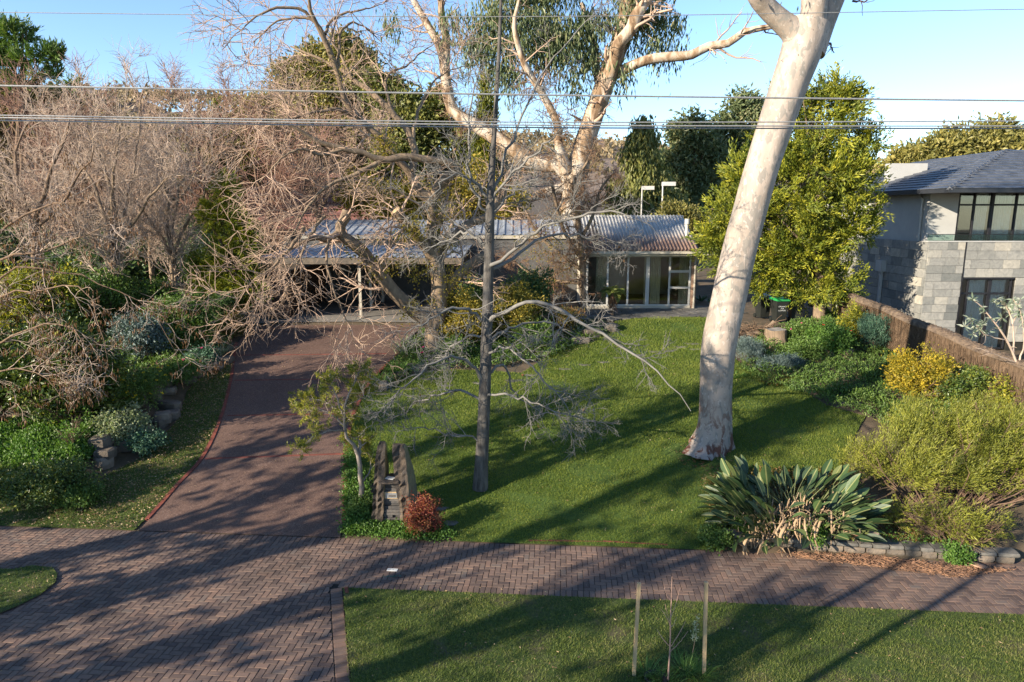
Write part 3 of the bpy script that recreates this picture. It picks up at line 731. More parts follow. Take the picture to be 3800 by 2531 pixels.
vr = [uv2w(np.array(q)) for q in ((e0[0] + .02, -HV - .02), (20, -HV - .02), (20, -7), (edge_u(-7) + .02, -7))]
vr = [np.array([*q, 0]) for q in vr]
vz = lambda x, y: np.asarray(.012 + .05*sstep(0, .5, 12.2 - .0725*np.asarray(x) - np.asarray(y)))
sheet('verge', vr, 0, 'verge_base', step=.4, tf=vz)
vb = lambda x, y: .45*(np.sin(x*1.7 + 2*np.sin(y*1.1)) * np.sin(y*2.3 + x*.6) > .55) + .25*(np.sin(x*4.1)*np.sin(y*4.7 + 1) > .5)
grass('verge_grass', 'rough green and straw coloured grass on the street verge', [q for q in vr[:2]] + [np.array([20, 8.9, 0]), np.array([-2.4, 8.9, 0])], 130000, .062, .012, 'grass_verge', tf=vz, bare=vb, lean=.8)
vl = [G(*p) for p in ((119, 2104), (196, 2113), (214, 2135), (208, 2165), (149, 2213), (59, 2260), (0, 2284))]
vl += [np.array([-11.5, 11.3, 0]), np.array([-16, 9.5, 0]), np.array([-16, 13.3, 0]), np.array([-10.5, 13.25, 0])]
sheet('verge', vl, .03, 'verge_base', step=.4, tf=flat)
grass('verge_grass', 'corner patch of littered grass left of the crossover', vl, 26000, .05, .012, 'grass_verge', tf=lambda x, y: .03 + 0*x, bare=lambda x, y: .3, lean=.8)
def scatter(name, label, poly, n, L, Wd, mat, z=.012, tf=None, cat='leaves'):
    poly = np.array([p[:2] for p in poly]); x0, y0 = poly.min(0); x1, y1 = poly.max(0); x = U(x0, x1, n*4); y = U(y0, y1, n*4)
    k = inpoly(x, y, poly); x = x[k][:n]; y = y[k][:n]; m = len(x); a = U(0, 2*pi, m)
    C = np.c_[x, y, (tf or T)(x, y) + z]; V, F = leaf_vf(C, np.c_[np.cos(a), np.sin(a), U(-.05, .25, m)], L*U(.5, 1.3, m), Wd*U(.6, 1.2, m), .15)
    o = link(name, mesh_np(name, V, F, RNG.random(m)), mat); return tag(o, label, cat, kind='stuff')
scatter('fallen_leaves', 'dry fallen leaves strewn over the left grass strip', lst, 5200, .055, .032, 'leaf_litter', .05)
dpoly = [*dl[::4], *dr[::-4]]
scatter('driveway_litter', 'pale specks of leaf litter on the driveway', dpoly, 750, .05, .02, 'leaf_litter', .03)
scatter('fallen_leaves', 'dry leaves lying on the left corner verge patch', vl, 900, .05, .03, 'leaf_litter', .07, flat)
scatter('lawn_litter', 'a few pale dry leaves lying on the lawn', lawn, 700, .05, .025, 'leaf_litter', .06)
scatter('verge_litter', 'dry leaves lying in the verge grass', [vr[0], vr[1], np.array([12, 9, 0]), np.array([-2, 9, 0])], 420, .05, .025, 'leaf_litter', .09, vz)
scatter('paving_litter', 'tiny pale specks of litter on the brick paving', [np.array([*uv2w(np.array(q)), 0]) for q in ((-13, HV), (11, HV), (11, -HV), (-3.3, -HV), (-2.6, -4.2), (-10, -4.2))], 420, .035, .014, 'leaf_litter', .006, flat)

# stepping stones, each a thing
def stone_poly(c, w, d, n=7, rot=0):
    a = np.sort(np.arange(n)*2*pi/n + U(-.25, .25, n)); r = U(.78, 1.08, n); p = np.c_[np.cos(a)*w/2*r, np.sin(a)*d/2*r]
    return p @ np.array([[cos(rot), sin(rot)], [-sin(rot), cos(rot)]]) + np.asarray(c)
STEP = [((985, 870), .9, .45), ((880, 905), .75, .4), ((940, 893), .7, .35), ((1030, 885), .6, .4), ((1100, 880), .55, .35), ((1185, 874), .9, .45), ((1220, 862), .6, .35), ((1300, 848), .6, .4), ((1345, 838), .6, .4), ((1390, 832), .65, .4), ((1420, 822), .5, .4), ((1470, 816), .7, .4), ((1505, 808), .6, .4), ((1540, 806), .7, .45), ((1565, 797), .7, .45), ((1590, 790), .8, .45), ((1598, 803), .5, .35), ((1008, 1168), .6, .35), ((1036, 1202), .42, .4), ((1955, 926), .9, .35)]
for k, (p, a, b) in enumerate(STEP):
    c = G(*O(*p)); mb = MB().prism(stone_poly((0, 0), a, b), -.06, .014, .012)
    if k in (17, 18, 19): lab = ('long grey stepping stone beside the red-leafed shrub', 'small rounded grey stepping stone nearest the footpath', 'flat grey stone at the edge of the right garden bed')[k-17]
    else: lab = 'grey flat stepping stone set in the lawn, number %d along the curving line' % (k+1) if False else None
    o = mb.build('stepping_stone', 'step_stone', loc=c)
    tag(o, lab or 'flat grey stepping stone in the curving line across the lawn', 'stepping stone', 'stepping stones across the lawn')
# carport slab and crazy-paved patio
slab = [G(*p) for p in ((800, 1212), (1000, 1200), (1280, 1196), (1570, 1198), (1640, 1192))]
slab = [*slab, np.array([slab[-1][0] + .5, 41, 0]), np.array([-13, 41, 0])]
sheet('carport_slab', slab, .02, 'concrete', step=.8)
pat = [G(*p) for p in ((2080, 1190), (2250, 1186), (2420, 1182), (2640, 1178), (2730, 1165))]
pat = np.array([p[:2] for p in pat] + [(pat[-1][0] + .2, 33.9), (2.0, 33.9)])
po = sheet('patio', pat, .012, 'grout', step=.6)
sd = []
x0, y0 = pat.min(0); x1, y1 = pat.max(0)
for a in np.arange(x0, x1, .62):
    for b in np.arange(y0, y1, .5): sd.append((a + U(-.24, .24), b + U(-.2, .2)))
sd = np.array(sd)
for k, s in enumerate(sd):
    if not inpoly(s[0], s[1], pat): continue
    near = np.argsort(np.sum((sd - s)**2, 1))[1:14]; pl = []
    for q in sd[near]:
        d = q - s; L = np.linalg.norm(d); pl.append((d[0]/L, d[1]/L, (d/L) @ (s + q)/2 - .012))
    p = clip_poly([(s[0]-1, s[1]-1), (s[0]+1, s[1]-1), (s[0]+1, s[1]+1), (s[0]-1, s[1]+1)], pl)
    if len(p) < 3: continue
    p = ccw(np.array(p)); c = p.mean(0)
    MB().prism(p - c, -.03, .03 + U(0, .006), .008).build('paving_stone', 'step_stone', po, loc=(c[0], c[1], Tz(*c)))

# ------------------------------------------------------------------ main house with carport
HY0 = 34.0; PADZ = Tz(6, 34)
hs = empty('house', (Wp(2370, 1130, HY0)[0], HY0, PADZ), 'low house with rusty ribbed steel roof and tall glazed room beside slatted carport', 'house')
hb = np.array(hs.location)
def hbld(mb, name, mat, parent=None, smooth=False):
    if parent is None: mb.off = hb; return mb.build(name, mat, hs, smooth)
    mb.off = hb; return mb.build(name, mat, parent, smooth)
X = lambda px, Y=HY0, py=1050: float(Wp(px, py, Y)[0])
Z = lambda py, Y=HY0, px=2370: float(Wp(px, py, Y)[2])
zs, zt = Z(1129), Z(951)                      # sill, head
wx = [X(2178), X(2254), X(2329), X(2402), X(2483), X(2558)]
# shell of the glazed room
xl, xr, yb = X(2172), X(2584), HY0 + 4.6
mb = MB(); mb.box(xl, xr, yb, yb+.15, PADZ, zt+.3); mb.box(xl-.1, xl, HY0+.1, yb, PADZ, zt+.3); mb.box(xr-.12, xr, HY0+.15, yb, PADZ, zt+.3); hbld(mb, 'room_wall', 'inner_wall')
hbld(MB().box(xl, xr-.12, HY0+.1, yb, PADZ, zs-.02), 'room_floor', 'inner_floor')
hbld(MB().box(xl-.1, xr, HY0+.02, yb, zt+.3, zt+.36), 'ceiling', 'inner_wall')
hbld(MB().box(xl, wx[5]+.06, HY0-.1, HY0+.1, PADZ-.1, zs-.06), 'plinth', 'cream_paint')
hbld(MB().box(wx[5]+.07, X(2582), HY0-.06, HY0+.15, PADZ-.1, zt+.2), 'brick_pier', 'house_brick')
hbld(MB().tube([(X(2575), HY0-.12, zt+.25), (X(2575), HY0-.12, PADZ+.05), (X(2575), HY0-.2, PADZ)], .05, 8), 'downpipe', 'cream_paint')
# window frames, panes and curtains
mb = MB()
for k, x in enumerate(wx):
    wd = .045 if k != 3 else .09
    mb.box(x-wd, x+wd, HY0-.05, HY0+.05, zs-.05, zt)
hbld(mb, 'window_frame', 'white_metal')
hbld(MB().box(wx[0]-.05, wx[5]+.05, HY0-.06, HY0+.06, zs-.08, zs+.0), 'window_sill', 'white_metal')
hbld(MB().box(wx[0]-.05, wx[5]+.05, HY0-.06, HY0+.06, zt-.04, zt+.06), 'window_head', 'white_metal')
z1, z2 = Z(1007), Z(1067)
hbld(MB().box(wx[4]+.045, wx[5]-.045, HY0-.055, HY0+.05, z1-.06, z1+.06), 'transom', 'white_metal'); hbld(MB().box(wx[4]+.045, wx[5]-.045, HY0-.055, HY0+.05, z2-.05, z2+.05), 'transom', 'white_metal')
for k in range(5):
    spans = [(zs, zt)] if k < 4 else [(zs, z2-.05), (z2+.05, z1-.06), (z1+.06, zt)]
    for a, b in spans: hbld(MB().box(wx[k]+.045, wx[k+1]-.045, HY0-.008, HY0+.0, a, b), 'pane', 'glass_dark')
def curtain(x0, x1, y, z0, z1, mat, fold=.09, amp=.05, flare=0):
    n = max(8, int((x1-x0)/fold)*6); t = np.linspace(0, 1, n); rows = []
    for z, s in ((z0, 1), ((z0+z1)/2, .7), (z1, .35)):
        xx = x0 + (x1-x0)*t; rows.append(np.c_[xx + (flare*(s-.35)*(t)), y + amp*s*np.sin(t*(x1-x0)/fold*2*pi) + .02*np.sin(t*37), np.full(n, z)])
    V = np.vstack(rows); F = []
    for r in range(2):
        i = np.arange(n-1) + r*n; F.append(np.c_[i, i+1, i+1+n, i+n])
    return MB().add(V, np.vstack(F))
for a, b in ((2212, 2252), (2391, 2400), (2415, 2452), (2521, 2556)):
    hbld(curtain(X(a), X(b), HY0+.16, zs, zt-.02, 'curtain'), 'curtain', 'curtain', smooth=True)
hbld(MB().box(X(2258), X(2325), HY0+.42, HY0+.44, zs+.5, zt), 'blind', 'inner_wall')
# eave, gutter, roof: ribs one by one
ye = HY0 - 1.0; yr = 36.6; ze = Z(930, ye); zr = Z(803, yr)
x0e, x1e = X(2166, ye), X(2590, ye)
hbld(MB().box(x0e-.2, X(2592, ye), ye-.02, ye+.06, ze-.24, ze-.06), 'fascia', 'cream_paint')
hbld(MB().box(x0e-.2, X(2592, ye), ye-.14, ye-.021, ze-.15, ze-.03), 'gutter', 'cream_paint')
hbld(MB().box(X(2592, ye)+.004, X(2650, ye), ye-.02, ye+.06, ze-.30, ze-.16), 'beam_end', 'cream_paint')
hbld(MB().box(x0e-.2, x1e, ye+.07, HY0+.0, ze-.22, ze-.19), 'soffit', 'cream_paint')
nr = 32; pit = (x1e - x0e)/nr
prof = np.array([(0, 0), (.06, 0), (.12, .05), (.30, .05), (.36, 0), (1, 0)]) * [pit, 1.9]
V = []
for (y, z) in ((ye-.05, ze), (yr, zr)): V += [(p[0], y, z + p[1]) for p in prof]
V = np.array(V) ; i = np.arange(5); rm = None
for k in range(nr):
    if rm is None:
        mb = MB(); mb.add(V - [0, ye, ze], np.c_[i, i+1, i+7, i+6]); rm = mb.mesh('roof_sheet'); rm.materials.append(M['roof_steel']); rm.polygons.foreach_set('use_smooth', np.zeros(len(rm.polygons), bool))
    o = bpy.data.objects.new('roof_sheet', rm); COL.objects.link(o); o.parent = hs
    o.location = (x0e + k*pit*1.0 - hb[0], ye - hb[1], ze - hb[2] + U(-.004, .004))
hbld(MB().box(x0e-.05, x1e+.02, yr-.1, yr+.14, zr-.02, zr+.05), 'ridge_cap', 'roof_steel')
mb = MB(); mb.add([(x0e, yr, zr-.01), (x1e, yr, zr-.01), (x1e, yr+4, zr-1.5), (x0e, yr+4, zr-1.5)], np.array([[0, 1, 2, 3]])); hbld(mb, 'back_roof', 'roof_steel')
mb = MB(); mb.tube([(*Wp(2547, 885, 34.4)[:1], 34.4, Z(895, 34.4)), (Wp(2547, 885, 34.4)[0], 34.4, Z(825, 34.4))], .075, 12)
mb.tube([(Wp(2547, 885, 34.4)[0], 34.4, Z(832, 34.4)), (Wp(2547, 885, 34.4)[0], 34.4, Z(812, 34.4))], .12, 12); hbld(mb, 'flue', 'white_metal')
# carport
p1, p2, p3 = G(1341, 1182), G(1391, 1152), G(1432, 1122); xp = p1[0]
zc = Z(983, p1[1], 1340)
for p in (p1, p2, p3): hbld(MB().box(xp-.06, xp+.06, p[1]-.06, p[1]+.06, p[2], zc), 'post', 'cream_paint')
yf = p1[1] - .35; xw = float(Wp(1075, 1185, p1[1])[0]); xL = float(Wp(985, 1100, yf)[0]); xR = float(Wp(1720, 980, yf)[0])
hbld(MB().box(xL-.3, xR, yf-.04, yf+.04, Z(980, yf, 1500), Z(957, yf, 1500)), 'carport_fascia', 'stone')
zr1 = Z(957, yf, 1500) + .02; zr2 = zr1 + .35
n = 24; xs = np.linspace(xL-.3, xR, n+1)
for k in range(n):
    a, b = xs[k], xs[k+1]; q = (b-a)
    mb = MB(); mb.add([(a, yf-.08, zr1), (a+q*.8, yf-.08, zr1), (a+q*.85, yf-.08, zr1+.04), (b-q*.03, yf-.08, zr1+.04), (b, yf-.08, zr1), (a, 41, zr2), (a+q*.8, 41, zr2), (a+q*.85, 41, zr2+.04), (b-q*.03, 41, zr2+.04), (b, 41, zr2)], np.array([[j, j+1, j+6, j+5] for j in range(4)])); hbld(mb, 'carport_roof_sheet', 'roof_blue')
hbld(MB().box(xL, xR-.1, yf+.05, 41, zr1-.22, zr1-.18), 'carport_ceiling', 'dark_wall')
for k, y in enumerate(np.linspace(yf+.6, 40, 5)): hbld(MB().box(xL, xR-.1, y-.05, y+.05, zr1-.36, zr1-.23), 'rafter', 'brown_board')
yb2 = 40.2; zb = PADZ + .02; nb = 11; hgt = (zr1-.3 - zb)/nb
xbr = float(Wp(1640, 1050, yb2)[0])
for k in range(nb): hbld(MB().box(xw, xbr, yb2, yb2+.03, zb + k*hgt + .022, zb + (k+1)*hgt - .018), 'slat', 'brown_board')
for k in range(12):
    h = .175; z0 = PADZ + k*h; j = U(-.03, .03)
    hbld(MB().box(xw-1.05+j, xw+.02+U(0, .03), p1[1]-.1+U(-.03, .02), p1[1]+.25, z0+.008, z0+h-.008), 'timber_block', 'brown_board')
    hbld(MB().box(xw-.08, xw+U(0, .02), p1[1]+.26, yb2, z0+.01, z0+h-.01), 'side_board', 'brown_board')
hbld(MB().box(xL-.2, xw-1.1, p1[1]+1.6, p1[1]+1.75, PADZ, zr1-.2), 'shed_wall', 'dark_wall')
hbld(MB().box(xbr, xl-.4, yb2-1.2, yb2, PADZ, zr1-.1), 'rear_wall', 'house_brick')
# higher roof behind the carport
ya, yb3 = 37.2, 41.0; za, zb3 = Z(872, ya, 1450), Z(816, yb3, 1450); xa, xb = X(1120, ya, 870), xl - .1
n = 34; xs = np.linspace(xa, xb, n+1)
for k in range(n):
    a, b = xs[k], xs[k+1]; q = b-a
    mb = MB(); mb.add([(a, ya, za), (a+q*.75, ya, za), (a+q*.8, ya, za+.05), (b-q*.04, ya, za+.05), (b, ya, za), (a, yb3, zb3), (a+q*.75, yb3, zb3), (a+q*.8, yb3, zb3+.05), (b-q*.04, yb3, zb3+.05), (b, yb3, zb3)], np.array([[j, j+1, j+6, j+5] for j in range(4)])); hbld(mb, 'upper_roof_sheet', 'roof_blue')
hbld(MB().box(xa, xb, ya+.1, ya+.2, PADZ, za-.02), 'clerestory_wall', 'render_dark'); hbld(MB().box(xa-.05, xb, ya-.04, ya+.09, za-.2, za-.02), 'upper_fascia', 'cream_paint')

# terracotta roofed house behind the left trees
q = Wp(1080, 800, 55); rh = empty('house', (q[0], 57, Tz(q[0], 57)), 'house with dull terracotta tiled roof behind bare trees on the left', 'house')
rb = np.array(rh.location); zw = 6.2
def rbld(mb, name, mat): mb.off = rb; return mb.build(name, mat, rh)
rbld(MB().box(-29, -10, 55, 66, rb[2]-.5, zw), 'wall', 'render_dark')
P = np.array([(-30, 54, zw), (-9, 54, zw), (-9, 67, zw), (-30, 67, zw), (-25, 60.5, zw+4.6), (-14, 60.5, zw+4.6)])
rbld(MB().add(P, [np.array([[0, 1, 5, 4], [2, 3, 4, 5]]), np.array([[1, 2, 5], [3, 0, 4]])]), 'roof', 'red_tile')
for k in range(1, 9):
    s = k/9; a = P[0]*(1-s) + P[4]*s; b = P[1]*(1-s) + P[5]*s; rbld(MB().box(a[0], b[0], a[1]-.25, a[1]+.1, a[2]-.02, a[2]+.06), 'tile_course', 'red_tile')
for x in (-26, -21, -16, -12): rbld(MB().box(x-.8, x+.8, 54.9, 54.99, 3.6, 5.4), 'window', 'dark_frame')

# ------------------------------------------------------------------ neighbour's two-storey house
NY = 31.0; nX = lambda px, Y=NY, py=900: float(Wp(px, py, Y)[0]); nZ = lambda py, Y=NY, px=3500: float(Wp(px, py, Y)[2])
cx = nX(3446); nz0 = Tz(cx+1, NY); nh = empty('house', (cx, NY, nz0), 'two-storey stone-clad house with dark hipped tile roof behind the brush fence', 'house'); nb0 = np.array(nh.location)
def nbld(mb, name, mat, parent=None, smooth=False): mb.off = nb0; return mb.build(name, mat, parent or nh, smooth)
zbal = nZ(898); zlw = nZ(1036); zeave = nZ(700, 29.4, 3490); xj = nX(3585); xw1 = nX(3572); xw2 = nX(3782); xe = nX(4250); yk = 43.0
nbld(MB().box(cx+.03, xw1, NY+.03, yk, nz0-.3, zbal-.04), 'lower_wall', 'grout')
nbld(MB().box(xw1, xe, NY+.03, NY+.4, zlw+.06, zbal-.04), 'parapet_core', 'grout')
nbld(MB().box(xw2+.06, xe, NY+.05, NY+.4, nz0-.3, zlw+.059), 'wall_return', 'grout')
cnt = 0; spill = MB()
def clad(u0, u1, z0, z1, fn, h=.355, skip=None):
    """stone tiles in courses over a wall; fn maps (u0,u1,z0,z1,proud) to a box"""
    global cnt
    z = z0; row = 0
    nrow = max(1, round((z1-z0)/h)); hh = (z1-z0)/nrow
    for r in range(nrow):
        u = u0 - U(0, .4)
        while u < u1:
            wd = U(.45, .95); a, b = max(u, u0), min(u+wd, u1); u += wd
            if b - a < .08: continue
            if skip and skip(a, b, z0+r*hh, z0+(r+1)*hh): continue
            g = .006; bx = fn(a+g, b-g, z0+r*hh+g, z0+(r+1)*hh-g, U(.0, .02))
            mb = MB().box(*bx); nbld(mb, 'cladding_stone', 'clad_stone'); cnt += 1
clad(cx, xj-.03, nz0+.0, zbal, lambda a, b, c, d, p: (a, b, NY-.03-p, NY+.03, c, d))
clad(xj+.03, nX(3900), zlw+.08, zbal, lambda a, b, c, d, p: (a, b, NY-.03-p, NY+.03, c, d))
clad(xw2+.07, nX(3900), nz0+.4, zlw+.07, lambda a, b, c, d, p: (a, b, NY-.03-p+.02, NY+.045, c, d))
clad(NY-.02, 39.2, nz0+.9, zbal, lambda a, b, c, d, p: (cx-.03-p, cx+.03, a, b, c, d), h=.42)
nbld(MB().box(cx-.06, nX(3900), NY-.07, NY+.45, zbal+.003, zbal+.05), 'coping', 'render_pale')
# upper storey, set back a little
yu = NY + .9; ux = nX(3434, yu); zut = zeave - .05
nbld(MB().box(ux, nX(3540, yu), yu, yu+.25, zbal-.1, zut), 'upper_wall', 'render_pale'); nbld(MB().box(ux, ux+.25, yu+.25, yk, zbal-.1, zut), 'upper_side_wall', 'render_pale')
nbld(MB().box(cx+.05, xe, NY+.45, yu+.6, zbal-.12, zbal-.02), 'balcony_deck', 'concrete')
nbld(MB().box(ux+.25, xe, yk-.2, yk, nz0, zut), 'back_wall', 'inner_wall'); nbld(MB().box(ux+.26, xe, yu+1.2, yu+3.0, zbal-.3, zbal-.1), 'upper_floor', 'inner_floor')
nbld(MB().box(ux+.26, xe, yu+3.2, yu+3.3, zbal-.1, zut), 'room_back', 'inner_wall'); nbld(MB().box(xw1+.01, xe, NY+3.2, NY+3.3, nz0, zbal-.3), 'room_back', 'inner_wall')
def window(x, zlist, y, dv=.07, depth=.1, cur='curtain_white', glass='glass_clear', name='window'):
    """mullion positions x, transom heights zlist"""
    e = bpy.data.objects.new(name, None); COL.objects.link(e); e.parent = nh; e.location = (x[0]-nb0[0], y-nb0[1], zlist[0]-nb0[2])
    off = np.array([x[0], y, zlist[0]])
    def b(mb, nm, mt, sm=False): mb.off = off; return mb.build(nm, mt, e, sm)
    for k, a in enumerate(x):
        w_ = dv*(1.9 if k == 2 else 1); b(MB().box(a-w_/2, a+w_/2, y-.03, y+depth, zlist[0], zlist[-1]), 'mullion', 'dark_frame')
    for k in range(len(x)-1):
        for j, zz in enumerate(zlist): b(MB().box(x[k]+dv/2, x[k+1]-dv/2, y-.02, y+depth-.01, zz-(.04 if j else 0), zz+(.04 if j < len(zlist)-1 else 0)), 'rail', 'dark_frame')
        for j in range(len(zlist)-1): b(MB().box(x[k]+dv/2, x[k+1]-dv/2, y+.03, y+.036, zlist[j]+.04, zlist[j+1]-.04), 'pane', glass)
        if k not in (0,): b(curtain(x[k]+.05, x[k+1]-.1, y+.2, zlist[0], zlist[-1]-.05, cur, .11, .04), 'curtain', cur, True)
uxs = [nX(p, yu+.1) for p in (3541, 3598, 3664, 3752, 3840, 3930)]; window(uxs, [zbal-.1, nZ(760, yu), zut-.02], yu+.08)
lxs = [nX(p) for p in (3572, 3617, 3699, 3778)]; window(lxs, [nz0+.05, nZ(1090), zlw+.0], NY+.1, name='window')
nbld(MB().box(xw1, xw2, NY-.04, NY+.3, zlw+.0, zlw+.06), 'lintel', 'dark_frame')
nbld(MB().box(xj-.025, xj+.025, NY-.055, NY+.02, nz0, zbal), 'expansion_joint', 'dark_frame')
gx0, gx1 = nX(3440, NY+.1), nX(3930)
n = 5
for k in range(n):
    a = gx0 + (gx1-gx0)*k/n; b = gx0 + (gx1-gx0)*(k+1)/n
    nbld(MB().box(a+.01, b-.01, NY+.1, NY+.115, zbal+.05, zbal+.32), 'balustrade_pane', 'glass_rail')
nbld(MB().tube([(gx0, NY+.1075, zbal+.335), (gx1, NY+.1075, zbal+.335)], .016, 6), 'handrail', 'dark_frame')
nbld(MB().tube([(ux-.05, yu+.7, zut+.05), (ux-.1, yu+.7, zut-.15), (ux-.08, yu+.45, zut-.3), (ux-.08, yu+.45, zbal-.05)], .055, 8), 'downpipe', 'render_pale')
nbld(MB().box(cx-.30, cx-.05, 34.2, 34.75, zbal-1.6, zbal-1.05), 'rain_head', 'render_pale'); nbld(MB().box(cx-.18, cx-.06, 34.4, 34.55, nz0, zbal-1.61), 'side_downpipe', 'render_pale')
nbld(MB().box(cx-.06, cx+.02, 40.2, 41.6, 2.6, 4.2), 'side_window', 'dark_frame')
# hip roof with tiles one by one
ex, ey = 18.4, 29.4; rise = .305; RD = 7.2
nbld(MB().box(ex-.02, nX(4300), ey-.05, ey+.07, zeave-.16, zeave+.02), 'gutter', 'gutter_dark'); nbld(MB().box(ex-.05, ex+.07, ey+.08, yk, zeave-.16, zeave+.02), 'gutter', 'gutter_dark')
nbld(MB().box(ex+.1, nX(4300), ey+.1, yk, zeave-.12, zeave-.06), 'soffit', 'render_dark')
rp = np.array([(ex, ey, zeave), (34, ey, zeave), (34, ey+RD, zeave+RD*rise), (ex+RD, ey+RD, zeave+RD*rise), (ex, yk+2, zeave), (ex+RD, yk+2, zeave+RD*rise), (34, yk+2, zeave+RD*rise)])-[0, 0, .02]
nbld(MB().add(rp, [np.array([[0, 1, 2, 3], [4, 0, 3, 5], [3, 2, 6, 5]])]), 'roof_deck', 'roof_tile')
nco = 15; cs = RD/nco; tl = 0; sp = MB()
cl = sqrt(1 + rise*rise)
for c in range(nco):
    d0 = c*cs
    u = ex + d0 + (0 if c % 2 else .16) + .05
    while u < nX(3860, ey+d0, 600):
        V = np.array([[u, ey+d0-.05, zeave+d0*rise+.005], [u+.33, ey+d0-.05, zeave+d0*rise+.005], [u+.33, ey+d0+cs, zeave+(d0+cs)*rise], [u, ey+d0+cs, zeave+(d0+cs)*rise]]); V2 = V + [0, 0, .045]; V2[2:, 2] -= .03
        F = np.array([[0, 1, 2, 3], [4, 5, 6, 7], [0, 1, 5, 4], [1, 2, 6, 5], [3, 0, 4, 7]])
        if tl < 300: nbld(MB().add(np.vstack([V, V2]), F), 'roof_tile', 'roof_tile'); tl += 1
        else: sp.add(np.vstack([V, V2]), F)
        u += .338
    y = ey + d0 + .05
    while y < yk:
        V = np.array([[ex+d0-.05, y, zeave+d0*rise+.005], [ex+d0-.05, y+.33, zeave+d0*rise+.005], [ex+d0+cs, y+.33, zeave+(d0+cs)*rise], [ex+d0+cs, y, zeave+(d0+cs)*rise]]); V2 = V + [0, 0, .045]; V2[2:, 2] -= .03
        sp.add(np.vstack([V, V2]), F); y += .338
o = nbld(sp, 'roof_tiling', 'roof_tile'); o['kind'] = 'stuff'
for k in range(20):
    s0, s1 = k/20*RD, (k+1.08)/20*RD; a = np.array([ex+s0, ey+s0, zeave+s0*rise+.04]); b = np.array([ex+s1, ey+s1, zeave+s1*rise+.02])
    d = np.array([1, -1, 0])/sqrt(2)*.13; lo = np.array([0, 0, -.08])
    nbld(MB().add([a+d+lo, a+[0, 0, .05], a-d+lo, b+d+lo, b+[0, 0, .05], b-d+lo], [np.array([[0, 1, 4, 3], [1, 2, 5, 4]]), np.array([[0, 1, 2]])]), 'hip_tile', 'roof_tile')
ch = Wp(3300, 650, 38); nbld(MB().box(ch[0], nX(3440, 38, 640), 38, 38.5, zeave, nZ(606, 38)), 'parapet', 'render_pale')

# ------------------------------------------------------------------ brush fence
FX = 14.8; fy0, fy1 = 16.5, 30.5
bf = empty('brush_fence', (FX, 23, Tz(FX, 23)), 'brown brushwood fence with rounded thatched cap along the right boundary', 'fence'); bfo = np.array(bf.location)
ys = np.linspace(fy0, fy1, 60); topz = np.array([3.32 + .078*(y-21.5) for y in ys]) + .03*np.sin(ys*1.7); 
def fence_ring(y, tz, w=.13):
    g = Tz(FX, y) - .1; return [(FX-w, y, g), (FX-w, y, tz-.12), (FX+w, y, tz-.12), (FX+w, y, g)]
V = np.array([fence_ring(y, t) for y, t in zip(ys, topz)]).reshape(-1, 3); i = (np.arange(59)[:, None]*4 + np.arange(3)[None]).ravel()
mb = MB().add(V, np.c_[i, i+1, i+5, i+4]); mb.off = bfo; mb.build('brush_panel', 'brush', bf)
V = []
for y, t in zip(ys, topz):
    for a in np.linspace(-.3, pi+.3, 9): V.append((FX - .2*cos(a), y, t - .12 + .14*sin(a)))
i = (np.arange(59)[:, None]*9 + np.arange(8)[None]).ravel(); mb = MB().add(V, np.c_[i, i+1, i+10, i+9]); mb.off = bfo; mb.build('cap_roll', 'brush_cap', bf, smooth=True)
n = 5200; y = U(fy0, fy1, n); tz = np.interp(y, ys, topz); g = T(np.full(n, FX), y); z0 = g + U(-.05, .8, n); ln = U(.5, 1.1, n); z1 = np.minimum(z0+ln, tz-.1)
x = FX - .13 - U(.005, .035, n); P = np.stack([np.c_[x, y, z0], np.c_[x - U(-.02, .02, n), y + U(-.06, .06, n), z1]], 1)
mb = MB().add(*tubes(P, np.full((n, 2), .009), 3)); mb.off = bfo; o = mb.build('brush_sticks', 'brush', bf); o['kind'] = 'stuff'
n = 1800; y = U(fy0, fy1, n); a = U(.1, 2.6, n); tz = np.interp(y, ys, topz); P0 = np.c_[FX - .2*np.cos(a), y, tz - .12 + .145*np.sin(a)]; d = np.c_[-np.sin(a)*-.12, U(-.1, .1, n), -np.cos(a)*.12]
P = np.stack([P0, P0 + np.c_[U(-.05, .05, n), U(-.2, .2, n), U(-.02, .03, n)]], 1); mb = MB().add(*tubes(P, np.full((n, 2), .007), 3)); mb.off = bfo; o = mb.build('cap_sticks', 'brush_cap', bf); o['kind'] = 'stuff'

